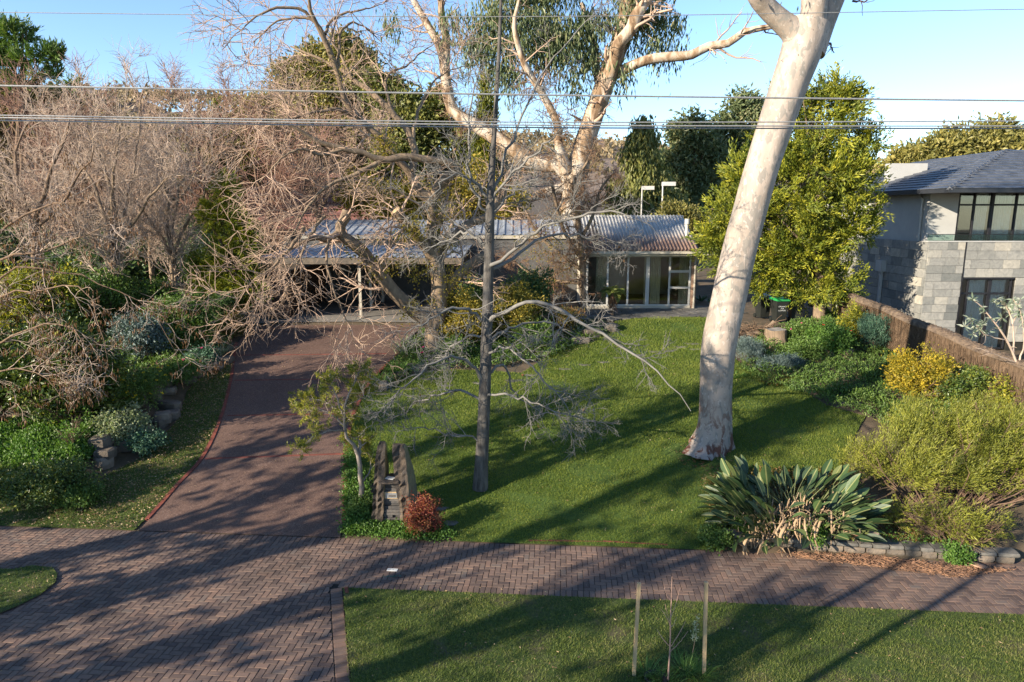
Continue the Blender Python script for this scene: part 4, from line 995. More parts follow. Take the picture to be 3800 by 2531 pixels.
# ------------------------------------------------------------------ stone letterbox
lb = G(1462, 1942); lx = empty('letterbox', lb, 'stone letterbox of two tall dark slabs with stacked slate between', 'letterbox')
def slabstone(name, x0, x1, prof, seed, mat='slate_brown'):
    """upright slab: profile rows (z, y_front, y_back, xshift)"""
    r = np.random.default_rng(seed); prof = np.array(prof, float); zz = np.linspace(prof[0, 0], prof[-1, 0], 26); V = []
    c = r.normal(size=(26, 16))*.012; c = c + np.cumsum(r.normal(size=(26, 16))*.004, 0)
    for k, z in enumerate(zz):
        yf_, yb_, xs_, tw = [np.interp(z, prof[:, 0], prof[:, j]) for j in (1, 2, 3, 4)]
        a, b = x0*tw + xs_, x1*tw + xs_; q = []
        for s in np.linspace(0, 1, 5)[:-1]: q.append((a + (b-a)*s, yf_))
        for s in np.linspace(0, 1, 5)[:-1]: q.append((b, yf_ + (yb_-yf_)*s))
        for s in np.linspace(0, 1, 5)[:-1]: q.append((b + (a-b)*s, yb_))
        for s in np.linspace(0, 1, 5)[:-1]: q.append((a, yb_ + (yf_-yb_)*s))
        q = np.array(q); q[:4, 1] += c[k, :4]*1.6; q[4:8, 0] += c[k, 4:8]*.5; q[8:12, 1] += c[k, 8:12]; q[12:, 0] += c[k, 12:]*.5
        V.append(np.c_[q, np.full(16, z)])
    V = np.vstack(V); i = np.arange(16); F = np.vstack([np.c_[i + k*16, (i+1) % 16 + k*16, (i+1) % 16 + k*16+16, i + k*16+16] for k in range(25)])
    me = mesh_np(name, V, [F, (np.arange(16) + 25*16)[None].copy()]); me.materials.append(M[mat]); me.materials.append(M['slab_face'])
    side = ((F[:, 0] % 16) // 4) % 2 == 1; me.polygons.foreach_set('material_index', np.r_[side.astype(np.int32), 0]); o = link(name, me, None, lx); return o
slabstone('side_slab', -.13, .13, [(-.1, -.12, .62, -.42, 1.1), (.35, -.06, .66, -.36, 1.0), (.8, -.1, .64, -.33, .95), (1.25, -.05, .52, -.30, .95), (1.6, 0, .34, -.28, .85), (1.9, .05, .26, -.25, .7), (1.98, .1, .2, -.24, .45)], 3)
slabstone('side_slab', -.14, .14, [(-.1, -.1, .95, .31, 1.0), (.4, -.02, 1.0, .29, 1.0), (.75, -.1, .95, .26, 1.08), (1.2, -.08, .72, .22, 1.1), (1.6, -.04, .42, .19, 1.1), (1.86, 0, .3, .17, 1.05), (1.93, .04, .2, .15, .95)], 5)
z = 0.0
for k in range(15):
    h = U(.055, .095); cut = U(-.12, .12) if RNG.random() < .6 else None
    if .62 < z < .80: z += h; continue
    for a, b in ([(-.3, cut-.006), (cut+.006, .19)] if cut else [(-.3, .19)]):
        MB().box(a, b, U(-.03, .04), .5, z+.006, z+h-.004).build('slate_course', 'slate', lx)
    z += h
MB().box(-.22, .16, .0, .5, .60, .82).build('mail_recess', 'render_dark', lx)
MB().box(-.2, .13, -.035, -.01, .635, .80).build('mail_plate', 'timber_pale', lx); MB().box(-.17, .10, -.042, -.036, .655, .78).build('mail_plate_face', 'steel_plate', lx); MB().box(-.10, .07, -.048, -.043, .685, .735).build('mail_slot', 'slate', lx)
cap = MB(); cap.prism(np.array([(-.32, -.12), (-.1, -.14), (.16, -.12), (.18, .3), (-.05, .42), (-.3, .3)]), z, z+.07, .015); cap.build('cap_stone', 'slate_brown', lx)
o = tag(MB().box(-.11, .11, -.08, .08, 0, .012).build('catalogue', 'paper', loc=(lb[0]-.06, lb[1]+.06, lb[2]+z+.072)), 'pale folded catalogue lying on top of the stone letterbox', 'catalogue'); o.rotation_euler = (0, 0, -.35)
# ------------------------------------------------------------------ overhead cables
def cable(label, y0, y1, y2, r, Y, sg=0):
    P = np.array([Wp(a, b, Y) for a, b in zip((-300, 0, 1900, 3800, 4100), (y0 - (y1-y0)*.16, y0, y1, y2, y2 + (y2-y1)*.16))]); q = smooth_line(P, 40)
    o = MB().tube(q - q[20], r, 6).build('overhead_cable', 'wire_metal', loc=q[20]); tag(o, label, 'cable', 'overhead cables along the street')
cable('thin topmost overhead wire crossing the sky', 46, 62, 34, .006, 11.6)
cable('thick overhead cable above the lower bundle', 318, 351, 374, .014, 11.2)
cable('upper wire of the lower overhead bundle', 428, 453, 449, .010, 11.0)
cable('middle wire of the lower overhead bundle', 437, 464, 468, .011, 10.9)
cable('lowest wire of the lower overhead bundle', 447, 473, 477, .011, 10.95)
# ------------------------------------------------------------------ stakes, floodlights, bins, stumps
for (a, b, c_, d_, lab) in ((2371, 2176, 2350, 2525, 'square pale timber stake left of the staked sapling'), (2620, 2172, 2613, 2520, 'square pale timber stake right of the staked sapling')):
    g = G(c_, d_); t_ = Wp(a, b, g[1] + .06); s = .026
    mb = MB(); top = t_ - g
    V = [(-s, -s, -.3), (s, -s, -.3), (s, s, -.3), (-s, s, -.3)]; V += [(top[0]+x_, top[1]+y_, top[2]) for x_, y_, _ in V]
    mb.add(V, np.array([[0, 1, 5, 4], [1, 2, 6, 5], [2, 3, 7, 6], [3, 0, 4, 7], [4, 5, 6, 7]])); tag(mb.build('timber_stake', 'timber_pale', loc=(g[0], g[1], .05)), lab, 'stake', 'stakes around the sapling')
for (px, yt, Y, lab) in ((2383, 700, 46, 'lower court floodlight on slim pole, left of the pair'), (2460, 685, 44, 'taller court floodlight on slim pole, right of the pair')):
    p = Wp(px, yt, Y); g = Tz(p[0], Y); e = empty('floodlight', (p[0], Y, g), lab, 'floodlight', 'court floodlights behind the house')
    MB().tube([(0, 0, 0), (0, 0, p[2]-g)], .045, 8).build('pole', 'white_metal', e)
    MB().box(-.03, .75, -.25, .25, p[2]-g-.08, p[2]-g+.16).build('lamp_head', 'white_metal', e)
def wheelie(loc, lid, label, rz, body='bin_black', text=None):
    e = empty('wheelie_bin', loc, label, 'bin', 'wheelie bins under the golden conifer', rz)
    V = []
    for z, w_, d_ in ((.06, .40, .42), (.75, .52, .60), (.98, .56, .66)): V += [(-w_/2, -d_/2, z), (w_/2, -d_/2, z), (w_/2, d_/2, z), (-w_/2, d_/2, z)]
    i = np.arange(4); F = np.vstack([np.c_[i+k*4, (i+1) % 4+k*4, (i+1) % 4+k*4+4, i+k*4+4] for k in range(2)]); MB().add(V, [F, np.array([[3, 2, 1, 0]])]).build('body', body, e)
    MB().add([(-.31, -.37, .97), (.31, -.37, .97), (.31, .36, .99), (-.31, .36, .99), (-.27, -.30, 1.04), (.27, -.30, 1.04), (.29, .30, 1.10), (-.29, .30, 1.10)], np.array([[0, 1, 5, 4], [1, 2, 6, 5], [2, 3, 7, 6], [3, 0, 4, 7], [4, 5, 6, 7], [3, 2, 1, 0]])).build('lid', lid, e)
    MB().tube([(-.28, .37, .99), (.28, .37, .99)], .018, 8).build('handle', body, e)
    for s in (-1, 1): MB().tube([(s*.2, .24, .1), (s*.27, .24, .1)], .1, 14).build('wheel', body, e)
    if text:
        for k, (tx, zz) in enumerate(text):
            cu = bpy.data.curves.new('lettering', 'FONT'); cu.body = tx; cu.size = .075; cu.align_x = 'CENTER'; cu.extrude = .001
            to = bpy.data.objects.new('lettering_curve', cu); COL.objects.link(to); bpy.context.view_layer.update()
            me = bpy.data.meshes.new_from_object(to); bpy.data.objects.remove(to); bpy.data.curves.remove(cu)
            me.materials.clear(); me.materials.append(M['print_white']); o = bpy.data.objects.new('lettering', me); COL.objects.link(o); o.parent = e
            o.location = (0, -.299 + (.75-zz)*.13, zz); o.rotation_euler = (radians(98), 0, 0)
wheelie(G(2888, 1195), 'bin_green', 'black wheelie bin with green lid behind the tall stump', .1, text=(('ORGANICS', .70), ('FOR', .61), ('COMPOST', .52)))
wheelie(G(2828, 1180), 'bin_blue', 'dark wheelie bin with blue lid behind the green-lidded bin', .15)
wheelie(G(2962, 1200) + [0, .4, 0], 'bin_black', 'plain dark wheelie bin against the conifer trunk', -.1)
def stump(base, r, h, label, flare=1.25, depth=1.0):
    e = empty('tree_stump', base, label, 'stump', 'tree stumps in the right garden bed'); n = 28; a = np.arange(n)*2*pi/n; ph = RNG.random(6)*6; V = []
    fl = 1 + .05*np.sin(5*a + ph[0]) + .035*np.sin(9*a + ph[1]) + .02*np.sin(17*a+ph[2])
    for k, s in enumerate((0, .08, .25, .6, 1)):
        rr = r*(1 + (flare-1)*(1-s)**3)*(fl if k < 4 else fl*.98); V.append(np.c_[np.cos(a)*rr, np.sin(a)*rr*depth, np.full(n, -.08 + s*(h+.08)) + (.02*np.sin(3*a+ph[3]) if k == 4 else 0)])
    top = V[-1]; V = np.vstack(V); i = np.arange(n); F = np.vstack([np.c_[i+k*n, (i+1) % n+k*n, (i+1) % n+k*n+n, i+k*n+n] for k in range(4)])
    MB().add(V, F).build('bark', 'stump_bark', e, smooth=True)
    c = np.array([[0, 0, h-.015]]); V = np.vstack([top, top*[.6, .6, 1]+[0, 0, -.01], c]); F4 = np.c_[i, (i+1) % n, (i+1) % n+n, i+n]; F3 = np.c_[i+n, (i+1) % n+n, np.full(n, 2*n)]
    MB().add(V, [F4, F3]).build('cut_face', 'stump_top', e); return e
stump(G(2876, 1278), .42, .62, 'tall pale weathered stump in front of the bins', 1.35)
stump(G(3100, 1325), .66, .33, 'wide low grey stump in the ferny garden bed', 1.1, .8)
# ------------------------------------------------------------------ rock and kerb walls
def rock(loc, sx, sy, sz, parent, rot=0, mat='stone', name='rock', sq=.6, tp=.6):
    n = 8; r = RNG; a = np.arange(n)*2*pi/n; V = []
    j = r.uniform(.82, 1.12, (4, n)) if sq > .5 else r.uniform(.95, 1.03, (4, n))
    for k, (z, s) in enumerate(((-.5, .9), (-.1, 1.0), (.38, .97), (.5, tp))): V.append(np.c_[np.sign(np.round(np.cos(a), 6))*np.abs(np.cos(a))**sq*s*j[k], np.sign(np.round(np.sin(a), 6))*np.abs(np.sin(a))**sq*s*j[k], np.full(n, z) + r.uniform(-.06, .06, n)])
    V = np.vstack(V)*[sx/2, sy/2, sz]; i = np.arange(n); F = np.vstack([np.c_[i+k*n, (i+1) % n+k*n, (i+1) % n+k*n+n, i+k*n+n] for k in range(3)])
    V = V @ np.array([[cos(rot), sin(rot), 0], [-sin(rot), cos(rot), 0], [0, 0, 1]])
    return MB().add(V, [F, (np.arange(n)+3*n)[None].copy()]).build(name, mat, parent, loc=loc)
def rockwall(label, pts, ht, tone='stone', rows=2, wd=.55):
    P = np.array([G(*p) for p in pts]); e = empty('rock_wall', P[0], label, 'rock wall', 'garden rock walls'); b = P[0]; L = np.sum(np.linalg.norm(np.diff(P, axis=0), axis=1))
    for r in range(rows):
        n = max(2, int(L/(wd*U(.85, 1.1)))); q = resample(P, n)
        for k in range(n):
            rock(q[k] - b + [U(-.16, .16) - .14*r, U(-.14, .14) + .16*r, ht/rows*(r+.35) + U(-.04, .04)], wd*U(.7, 1.5), wd*U(.6, 1.1), ht/rows*U(.9, 1.6), e, U(-.4, .4), tone, sq=.5, tp=.75)
rockwall('tall tan rock corner of the left garden bed beside the grass', [(385, 1735), (440, 1700), (470, 1655)], .75, rows=3)
rockwall('low rock edge between tan corner and daisies', [(545, 1640), (600, 1590), (640, 1545)], .45)
rockwall('square brown rocks below the yellow daisies', [(500, 1505), (560, 1480), (630, 1455)], .4)
rockwall('low rock edge beside the roses near the driveway', [(690, 1420), (760, 1385), (850, 1350)], .22, rows=1)
rockwall('grey rocks edging the bed under the large forked tree', [(1400, 1440), (1460, 1405), (1560, 1365)], .2, rows=1, wd=.6)
rockwall('grey rocks at foot of the vine bed beside the lawn', [(2160, 1270), (2210, 1240), (2260, 1225)], .25, rows=1, wd=.6)
# low kerb wall in front of the strelitzia
k0, k1 = G(2680, 2020), G(3720, 2098); kw = empty('kerb_wall', k0, 'low stone kerb wall in front of the bird of paradise clump', 'kerb wall')
L = np.linalg.norm((k1-k0)[:2]); d = (k1-k0)[:2]/L; ang = atan2(d[1], d[0]); n = 26
for row, (hh, dep, zz) in enumerate(((.13, .30, 0), (.09, .36, .13))):
    u = 0
    while u < L:
        wd = U(.25, .5); m4 = Matrix.Translation((d[0]*u - 0*d[1], d[1]*u, zz)) @ Matrix.Rotation(ang, 4, 'Z')
        rock((d[0]*(u+wd/2) - d[1]*dep/2, d[1]*(u+wd/2) + d[0]*dep/2, zz + hh/2), wd*1.02, dep, hh*1.02, kw, ang, 'stone' if row == 0 else 'step_stone', 'kerb_stone', .25, .92); u += wd

# ------------------------------------------------------------------ trees
def tree_build(name, label, base, limbs, levels, bark, twig, n=16, sides=9, jit=.0, group=None, crown=True, cat='tree', seedr=None):
    e = empty(name, base, label, cat, group); b = np.array(base, float)
    P, R = skel(limbs, n, jit); mb = limb_mb(P, R, sides); mb.off = b; mb.build('trunk', bark, e, smooth=True)
    if crown:
        mb, al = branches(P, R, levels); mb.off = b; mb.build('crown', twig, e, smooth=True); return e, P, R, al
    return e, P, R, None
def lm(Y0, *pts):
    """limb from (x, y, r[, dY]) in photo pixels"""
    out = []
    for q in pts: out.append(at(q[0], q[1], Y0 + (q[3] if len(q) > 3 else 0), q[2]))
    return out

# leaning spotted gum on the lawn
gb = G(2612, 1688); gY = gb[1] + .35
def gl(*pts): return [at(O(a, b)[0], O(a, b)[1], gY + dy, r) for a, b, r, dy in pts]
ge = empty('gum_tree', gb, 'huge leaning gum with smooth pale mottled trunk rising from the lawn', 'tree')
trunk = np.array(gl((1628, 1052, .80, -.05), (1632, 1030, .66, 0), (1638, 1000, .52, 0), (1643, 960, .46, 0), (1645, 900, .435, 0), (1652, 800, .46, 0), (1672, 700, .455, 0), (1694, 600, .45, 0), (1719, 500, .445, 0), (1747, 400, .44, 0), (1778, 300, .45, 0), (1813, 200, .46, 0), (1838, 130, .49, 0), (1850, 90, .52, 0), (1862, 50, .50, 0)))
q = smooth_line(trunk, 70); sd = 36; V, F = tubes(q[None, :, :3], q[None, :, 3], sd); V = V.reshape(70, sd, 3)
th = np.arange(sd)*2*pi/sd; k = np.linspace(0, 1, 70)[:, None]
root = np.exp(-k*22); lump = 1 + root*(.22*np.sin(3*th + .6) + .16*np.sin(7*th + 2) + .06*np.sin(13*th + 40*k)) + np.exp(-k*9)*.03*np.sin(11*th + 30*k) + .018*np.sin(4*th + k*9) + .012*np.sin(9*th + k*31) + np.exp(-((k-.955)/.03)**2)*.05*np.sin(k*420)
V = q[:, None, :3] + (V - q[:, None, :3])*lump[:, :, None]
mb = MB().add(V.reshape(-1, 3), F); mb.off = gb; mb.build('trunk', 'gum_bark', ge, smooth=True)
gl_l = [gl((1846, 120, .40, 0), (1826, 75, .33, -.05), (1795, 48, .27, -.1), (1765, 20, .25, -.2), (1738, -15, .23, -.4), (1715, -90, .2, -.8), (1690, -220, .15, -1.4)),
        gl((1855, 110, .42, 0), (1867, 50, .33, -.1), (1872, 0, .31, -.2), (1868, -90, .27, -.3), (1880, -220, .2, -.6)),
        gl((1860, 120, .40, .1), (1888, 55, .33, .15), (1910, 5, .30, .2), (1940, -60, .26, .4), (2000, -200, .2, 1))]
for l in gl_l:
    q = smooth_line(np.array(l), 26); mb = MB().tube(q[:, :3], q[:, 3], 20); mb.off = gb; mb.build('limb', 'gum_bark', ge, smooth=True)
P, R = skel([gl((1905, 100, .03, .2), (1912, 108, .02, .1), (1918, 122, .012, 0)), gl((1960, 2, .03, .5), (1990, 0, .02, .3), (2030, -8, .01, 0))], 8, .02); mb, _ = branches(P, R, [dict(n=5, L=.35, seg=3, w=.3)]); mb.add(*tubes(P, R, 5)); mb.off = gb; mb.build('dead_twigs', 'twig_brown', ge)
gcl = [(*(Wp(3150, -420, gY)), 2.6, 2.4, 1.6), (*(Wp(2700, -520, gY-1)), 2.4, 2.2, 1.5), (*(Wp(3550, -600, gY)), 2.4, 2.2, 1.5)]
me, _, _ = foliage_mesh('crown', [(a-gb[0], b-gb[1], c-gb[2], d, e_, f) for a, b, c, d, e_, f in gcl], 420, 16, .25, .2, .04, 'down'); link('crown', me, 'leaf_euc', ge)

# young bare tree standing on the lawn
bb = G(1785, 1812); bY = bb[1]
def bl(*pts): return [at(O(a, b)[0], O(a, b)[1], bY + dy, r) for a, b, r, dy in pts]
BL_ = [bl((1104, 1124, .205, 0), (1106, 1080, .175, 0), (1112, 960, .155, 0), (1116, 850, .145, 0), (1121, 700, .13, 0), (1125, 560, .115, 0), (1128, 440, .10, 0), (1134, 340, .062, .05), (1142, 210, .05, .1), (1149, 80, .042, .15), (1153, -40, .03, .2)),
   bl((1126, 470, .06, 0), (1098, 425, .05, -.2), (1078, 395, .05, -.3), (1076, 330, .04, -.3), (1083, 250, .028, -.3), (1086, 180, .015, -.3)),
   bl((1126, 500, .055, 0), (1085, 430, .045, -.3), (1060, 400, .04, -.5), (1040, 405, .03, -.7), (1010, 425, .022, -.9), (985, 470, .012, -1.1)),
   bl((1128, 450, .055, 0), (1150, 415, .05, .2), (1160, 370, .045, .3), (1185, 300, .04, .4), (1230, 210, .033, .5), (1290, 110, .024, .7), (1370, 30, .014, .9)),
   bl((1125, 470, .05, 0), (1160, 420, .045, -.2), (1210, 370, .035, -.6), (1255, 330, .028, -.9), (1290, 290, .015, -1.1)),
   bl((1122, 612, .075, 0), (1165, 590, .06, -.2), (1205, 552, .055, -.5), (1250, 520, .048, -.8), (1320, 500, .04, -1.1), (1390, 484, .03, -1.4), (1450, 500, .016, -1.6)),
   bl((1122, 620, .07, 0), (1175, 598, .058, .4), (1240, 548, .045, .9), (1320, 540, .035, 1.3), (1400, 552, .022, 1.7), (1440, 575, .012, 2)),
   bl((1120, 742, .085, 0), (1145, 720, .075, -.3), (1190, 700, .065, -.7), (1235, 692, .06, -1.0), (1285, 715, .055, -1.4), (1340, 740, .05, -1.7), (1400, 775, .042, -2.0), (1470, 815, .032, -2.3), (1530, 872, .022, -2.6), (1588, 945, .010, -2.8)),
   bl((1118, 800, .06, 0), (1150, 765, .05, .5), (1210, 745, .04, 1.1), (1270, 745, .03, 1.6), (1330, 780, .018, 2.0)),
   bl((1121, 575, .06, 0), (1085, 535, .055, .2), (1050, 540, .04, .5), (1010, 560, .028, .8), (960, 575, .015, 1.0)),
   bl((1118, 745, .06, 0), (1085, 715, .055, -.3), (1040, 710, .042, -.7), (990, 735, .03, -1.0), (930, 770, .016, -1.3)),
   bl((1114, 880, .06, 0), (1080, 835, .055, -.3), (1030, 820, .045, -.8), (975, 850, .034, -1.2), (920, 900, .022, -1.6), (880, 950, .012, -1.9)),
   bl((1112, 930, .05, 0), (1070, 900, .045, .3), (1010, 905, .033, .8), (950, 930, .022, 1.2), (900, 965, .012, 1.5)),
   bl((1109, 1018, .035, 0), (1075, 1008, .032, -.2), (1030, 995, .028, -.4), (985, 985, .02, -.6), (930, 990, .010, -.8)),
   bl((1116, 862, .055, 0), (1150, 840, .05, .2), (1165, 850, .04, .4), (1180, 900, .03, .6), (1230, 940, .022, .8), (1310, 965, .012, 1.0)),
   bl((1114, 910, .045, 0), (1160, 905, .038, -.5), (1220, 925, .028, -1.0), (1290, 950, .018, -1.5), (1370, 972, .009, -1.9)),
   bl((1117, 815, .05, 0), (1160, 800, .042, -.4), (1210, 835, .032, -.9), (1260, 880, .022, -1.3), (1300, 920, .012, -1.6)),
   bl((1119, 780, .045, 0), (1090, 770, .04, .6), (1050, 790, .03, 1.2), (1000, 830, .018, 1.8)),
   bl((1127, 520, .045, 0), (1150, 470, .04, .4), (1190, 440, .03, .9), (1240, 425, .02, 1.4), (1290, 430, .012, 1.8))]
be = empty('bare_tree', bb, 'young bare tree with dark straight trunk and tiered grey branches on the lawn', 'tree')
P, R = skel(BL_, 18, .0); P[1:, 1:-1] += RNG.normal(size=P[1:, 1:-1].shape)*.03; R[1:] *= .72
mb = limb_mb(P[:1], R[:1], 16); mb.off = bb; mb.build('trunk', 'bark_grey', be, smooth=True)
mb = limb_mb(P[1:], R[1:], 7); mb.off = bb; mb.build('limbs', 'twig_grey', be, smooth=True)
mb, al = branches(P[1:], R[1:], [dict(n=11, L=1.05, seg=7, w=.2, up=-.05, ang=42, t0=.2, rf=.5, rmin=.009), dict(n=7, L=.5, seg=5, w=.24, up=.1, ang=45, rmin=.0065), dict(n=4, L=.2, seg=3, w=.28, up=.15, rmin=.005)])
m2, _ = branches(P[:1], R[:1], [dict(n=34, L=.6, seg=6, w=.2, up=.25, ang=55, t0=.2, t1=.97, rf=.14, rmin=.007), dict(n=5, L=.25, seg=3, w=.3, rmin=.005)])
for a, b in zip(m2.V, m2.F[4]): pass
mb.add(np.concatenate(m2.V), np.concatenate(m2.F[4])); mb.off = bb; mb.build('twigs', 'twig_grey', be, smooth=True)
k = 14; i = RNG.integers(0, len(al[2][0]), k); V, F = leaf_vf(al[2][0][i, -1], rdir(k) + [0, 0, -1.5], .12, .09); link('last_leaves', mesh_np('l', V - bb, F, U(.3, 1, k)), 'leaf_pod', be)

# large forked tree at the driveway head
cb = G(1622, 1300); cY = cb[1]
def cl6(*pts): return [at(800 + a/2.14, 750 + b/2.14, cY + dy, r) for a, b, r, dy in pts]
def cl2(*pts): return [at(900 + a/1.568, b/1.568, cY + dy, r) for a, b, r, dy in pts]
CLl = [cl6((1745, 1195, .50, 0), (1742, 1120, .42, 0), (1745, 1000, .37, 0), (1765, 850, .33, 0), (1775, 700, .31, 0), (1768, 560, .31, 0), (1735, 440, .29, 0), (1722, 250, .23, .1), (1722, 60, .22, .15)) + cl2((1095, 1130, .24, .2),),
   cl6((1740, 980, .34, 0), (1690, 940, .31, -.1), (1560, 850, .28, -.3), (1400, 690, .26, -.6), (1280, 545, .25, -.9), (1190, 415, .24, -1.1), (1090, 330, .22, -1.3), (985, 235, .20, -1.4), (1010, 150, .19, -1.5), (1045, 65, .17, -1.5)),
   cl6((1730, 440, .24, 0), (1640, 315, .21, -.4), (1540, 195, .19, -.8), (1430, 70, .19, -1.2)),
   cl2((1095, 1150, .24, .2), (1010, 1100, .19, .1), (985, 1010, .16, 0), (900, 930, .15, -.2), (800, 800, .13, -.4), (680, 690, .125, -.6), (600, 590, .115, -.9), (555, 430, .11, -1.2), (490, 250, .095, -1.5), (400, 90, .07, -1.9), (385, -20, .05, -2.2)),
   cl2((985, 1000, .15, 0), (1005, 880, .14, .2), (960, 760, .13, .4), (870, 660, .12, .6), (770, 550, .11, .8), (640, 460, .09, 1.1), (560, 400, .07, 1.3), (430, 330, .05, 1.5), (280, 270, .03, 1.8)),
   cl2((1120, 1140, .22, .2), (1150, 1070, .21, 0), (1220, 1010, .19, -.2), (1250, 985, .17, -.4), (1180, 945, .15, -.7), (1060, 930, .14, -1.0), (920, 912, .135, -1.3), (800, 935, .11, -1.6), (690, 880, .10, -1.9), (580, 868, .09, -2.2), (420, 820, .075, -2.5), (320, 750, .06, -2.8), (180, 700, .04, -3.1), (60, 720, .02, -3.4)),
   cl2((800, 935, .09, -1.6), (740, 970, .085, -1.8), (620, 1030, .07, -2.1), (480, 1090, .055, -2.4), (380, 1200, .045, -2.7), (310, 1330, .03, -3.0), (240, 1450, .02, -3.3)),
   cl6((1785, 760, .22, .2), (1850, 665, .2, .4), (1990, 515, .18, .8), (2130, 420, .16, 1.2)),
   cl6((1770, 420, .2, .2), (1860, 310, .19, .5), (1990, 190, .18, 1.0), (2200, 80, .16, 1.5)) + cl2((1560, 1000, .13, 2.2),),
   cl2((580, 868, .06, -2.2), (460, 900, .05, -2.6), (330, 870, .045, -3.0), (220, 930, .03, -3.3), (100, 1060, .02, -3.6)),
   cl2((680, 690, .07, -.6), (560, 640, .06, -1.2), (420, 650, .05, -1.7), (280, 690, .035, -2.2), (120, 640, .02, -2.6)),
   cl2((490, 250, .08, -1.5), (410, 110, .06, -1.8), (280, 40, .05, -2.1), (130, 70, .04, -2.4), (0, 160, .02, -2.7), (-120, 290, .01, -2.9)),
   cl2((480, 220, .06, -1.5), (400, 112, .05, -1.6), (290, 105, .04, -1.7), (180, 140, .03, -1.8), (60, 250, .015, -1.9)),
   cl2((480, 200, .06, -1.5), (520, 120, .05, -1.2), (620, 70, .04, -.9), (760, 40, .02, -.5), (880, -20, .01, -.2)),
   cl2((870, 660, .07, .6), (830, 500, .055, .8), (850, 430, .05, 1.0), (950, 380, .035, 1.2), (1050, 300, .025, 1.4), (1150, 230, .012, 1.6)),
   cl2((555, 430, .06, -1.2), (560, 250, .05, -1.0), (580, 170, .045, -.8), (650, 130, .035, -.6), (730, 170, .025, -.4), (820, 260, .012, -.2)),
   cl2((980, 850, .08, .2), (1010, 700, .06, .5), (1060, 560, .05, .8), (1120, 470, .035, 1.1), (1240, 400, .02, 1.4), (1350, 380, .01, 1.6)),
   cl2((640, 460, .06, 1.0), (560, 300, .045, 1.2), (470, 180, .03, 1.4), (390, 60, .02, 1.6), (330, -60, .01, 1.8)),
   cl6((985, 240, .13, -1.4), (900, 290, .10, -1.8), (800, 290, .08, -2.1), (690, 320, .06, -2.4), (560, 400, .045, -2.7), (450, 520, .03, -3.0), (330, 640, .018, -3.3)),
   cl6((700, 200, .08, -2.3), (660, 280, .07, -2.6), (560, 400, .055, -3.0), (470, 500, .04, -3.3), (330, 600, .03, -3.6), (160, 780, .015, -4.0)),
   cl6((870, 110, .06, -2.0), (760, 250, .05, -2.5), (680, 420, .04, -2.8), (590, 640, .03, -3.1), (520, 800, .015, -3.4)),
   cl6((900, 300, .05, -2.0), (880, 450, .045, -2.4), (920, 620, .035, -2.7), (990, 830, .025, -2.9), (1060, 1000, .018, -3.0), (1130, 1170, .01, -3.1))]
tree_build('forked_tree', 'large forked tree with tan trunk, sawn limb stub and bare drooping twigs by driveway', cb, CLl,
   [dict(n=7, L=2.3, seg=8, w=.17, up=.12, ang=50, t0=.3, rf=.3, rmin=.017), dict(n=6, L=1.35, seg=6, w=.2, up=-.15, ang=42, t0=.15, rmin=.012, rf=.55), dict(n=4, L=.75, seg=4, w=.22, up=-.1, ang=40, t0=.15, rmin=.009, sides=3)], 'bark_tan', 'twig_tan', n=20, sides=12, jit=.02)
fe = bpy.data.objects['forked_tree']
st = np.array(CLl[2]); dd = st[-1, :3] - st[-2, :3]; dd /= np.linalg.norm(dd); mb = MB().tube([st[-1, :3] - dd*.02, st[-1, :3] + dd*.012], .195, 16); mb.off = cb; mb.build('sawn_end', 'timber_pale', fe)
bl_ = []
for k in range(16):
    a = np.array(CLl[RNG.integers(0, 4)]); j = RNG.integers(2, len(a)-1); p = a[j, :3] - cb; bl_.append((p[0]+U(-.3, .3), p[1]-.2, p[2]+U(-.3, .3), .5, .4, .5))
for (px, py) in ((1450, 900), (1500, 960), (1580, 880), (1650, 900), (1560, 1000), (1680, 1000), (1620, 830), (1440, 980), (1700, 1080)):
    p = Wp(px, py, cY-.1) - cb; bl_.append((p[0], p[1], p[2], .75, .6, .55))
me, _, _ = foliage_mesh('yellow_leaves', bl_, 420, 10, .14, .085, .065); link('yellow_leaves', me, 'leaf_autumn', fe)

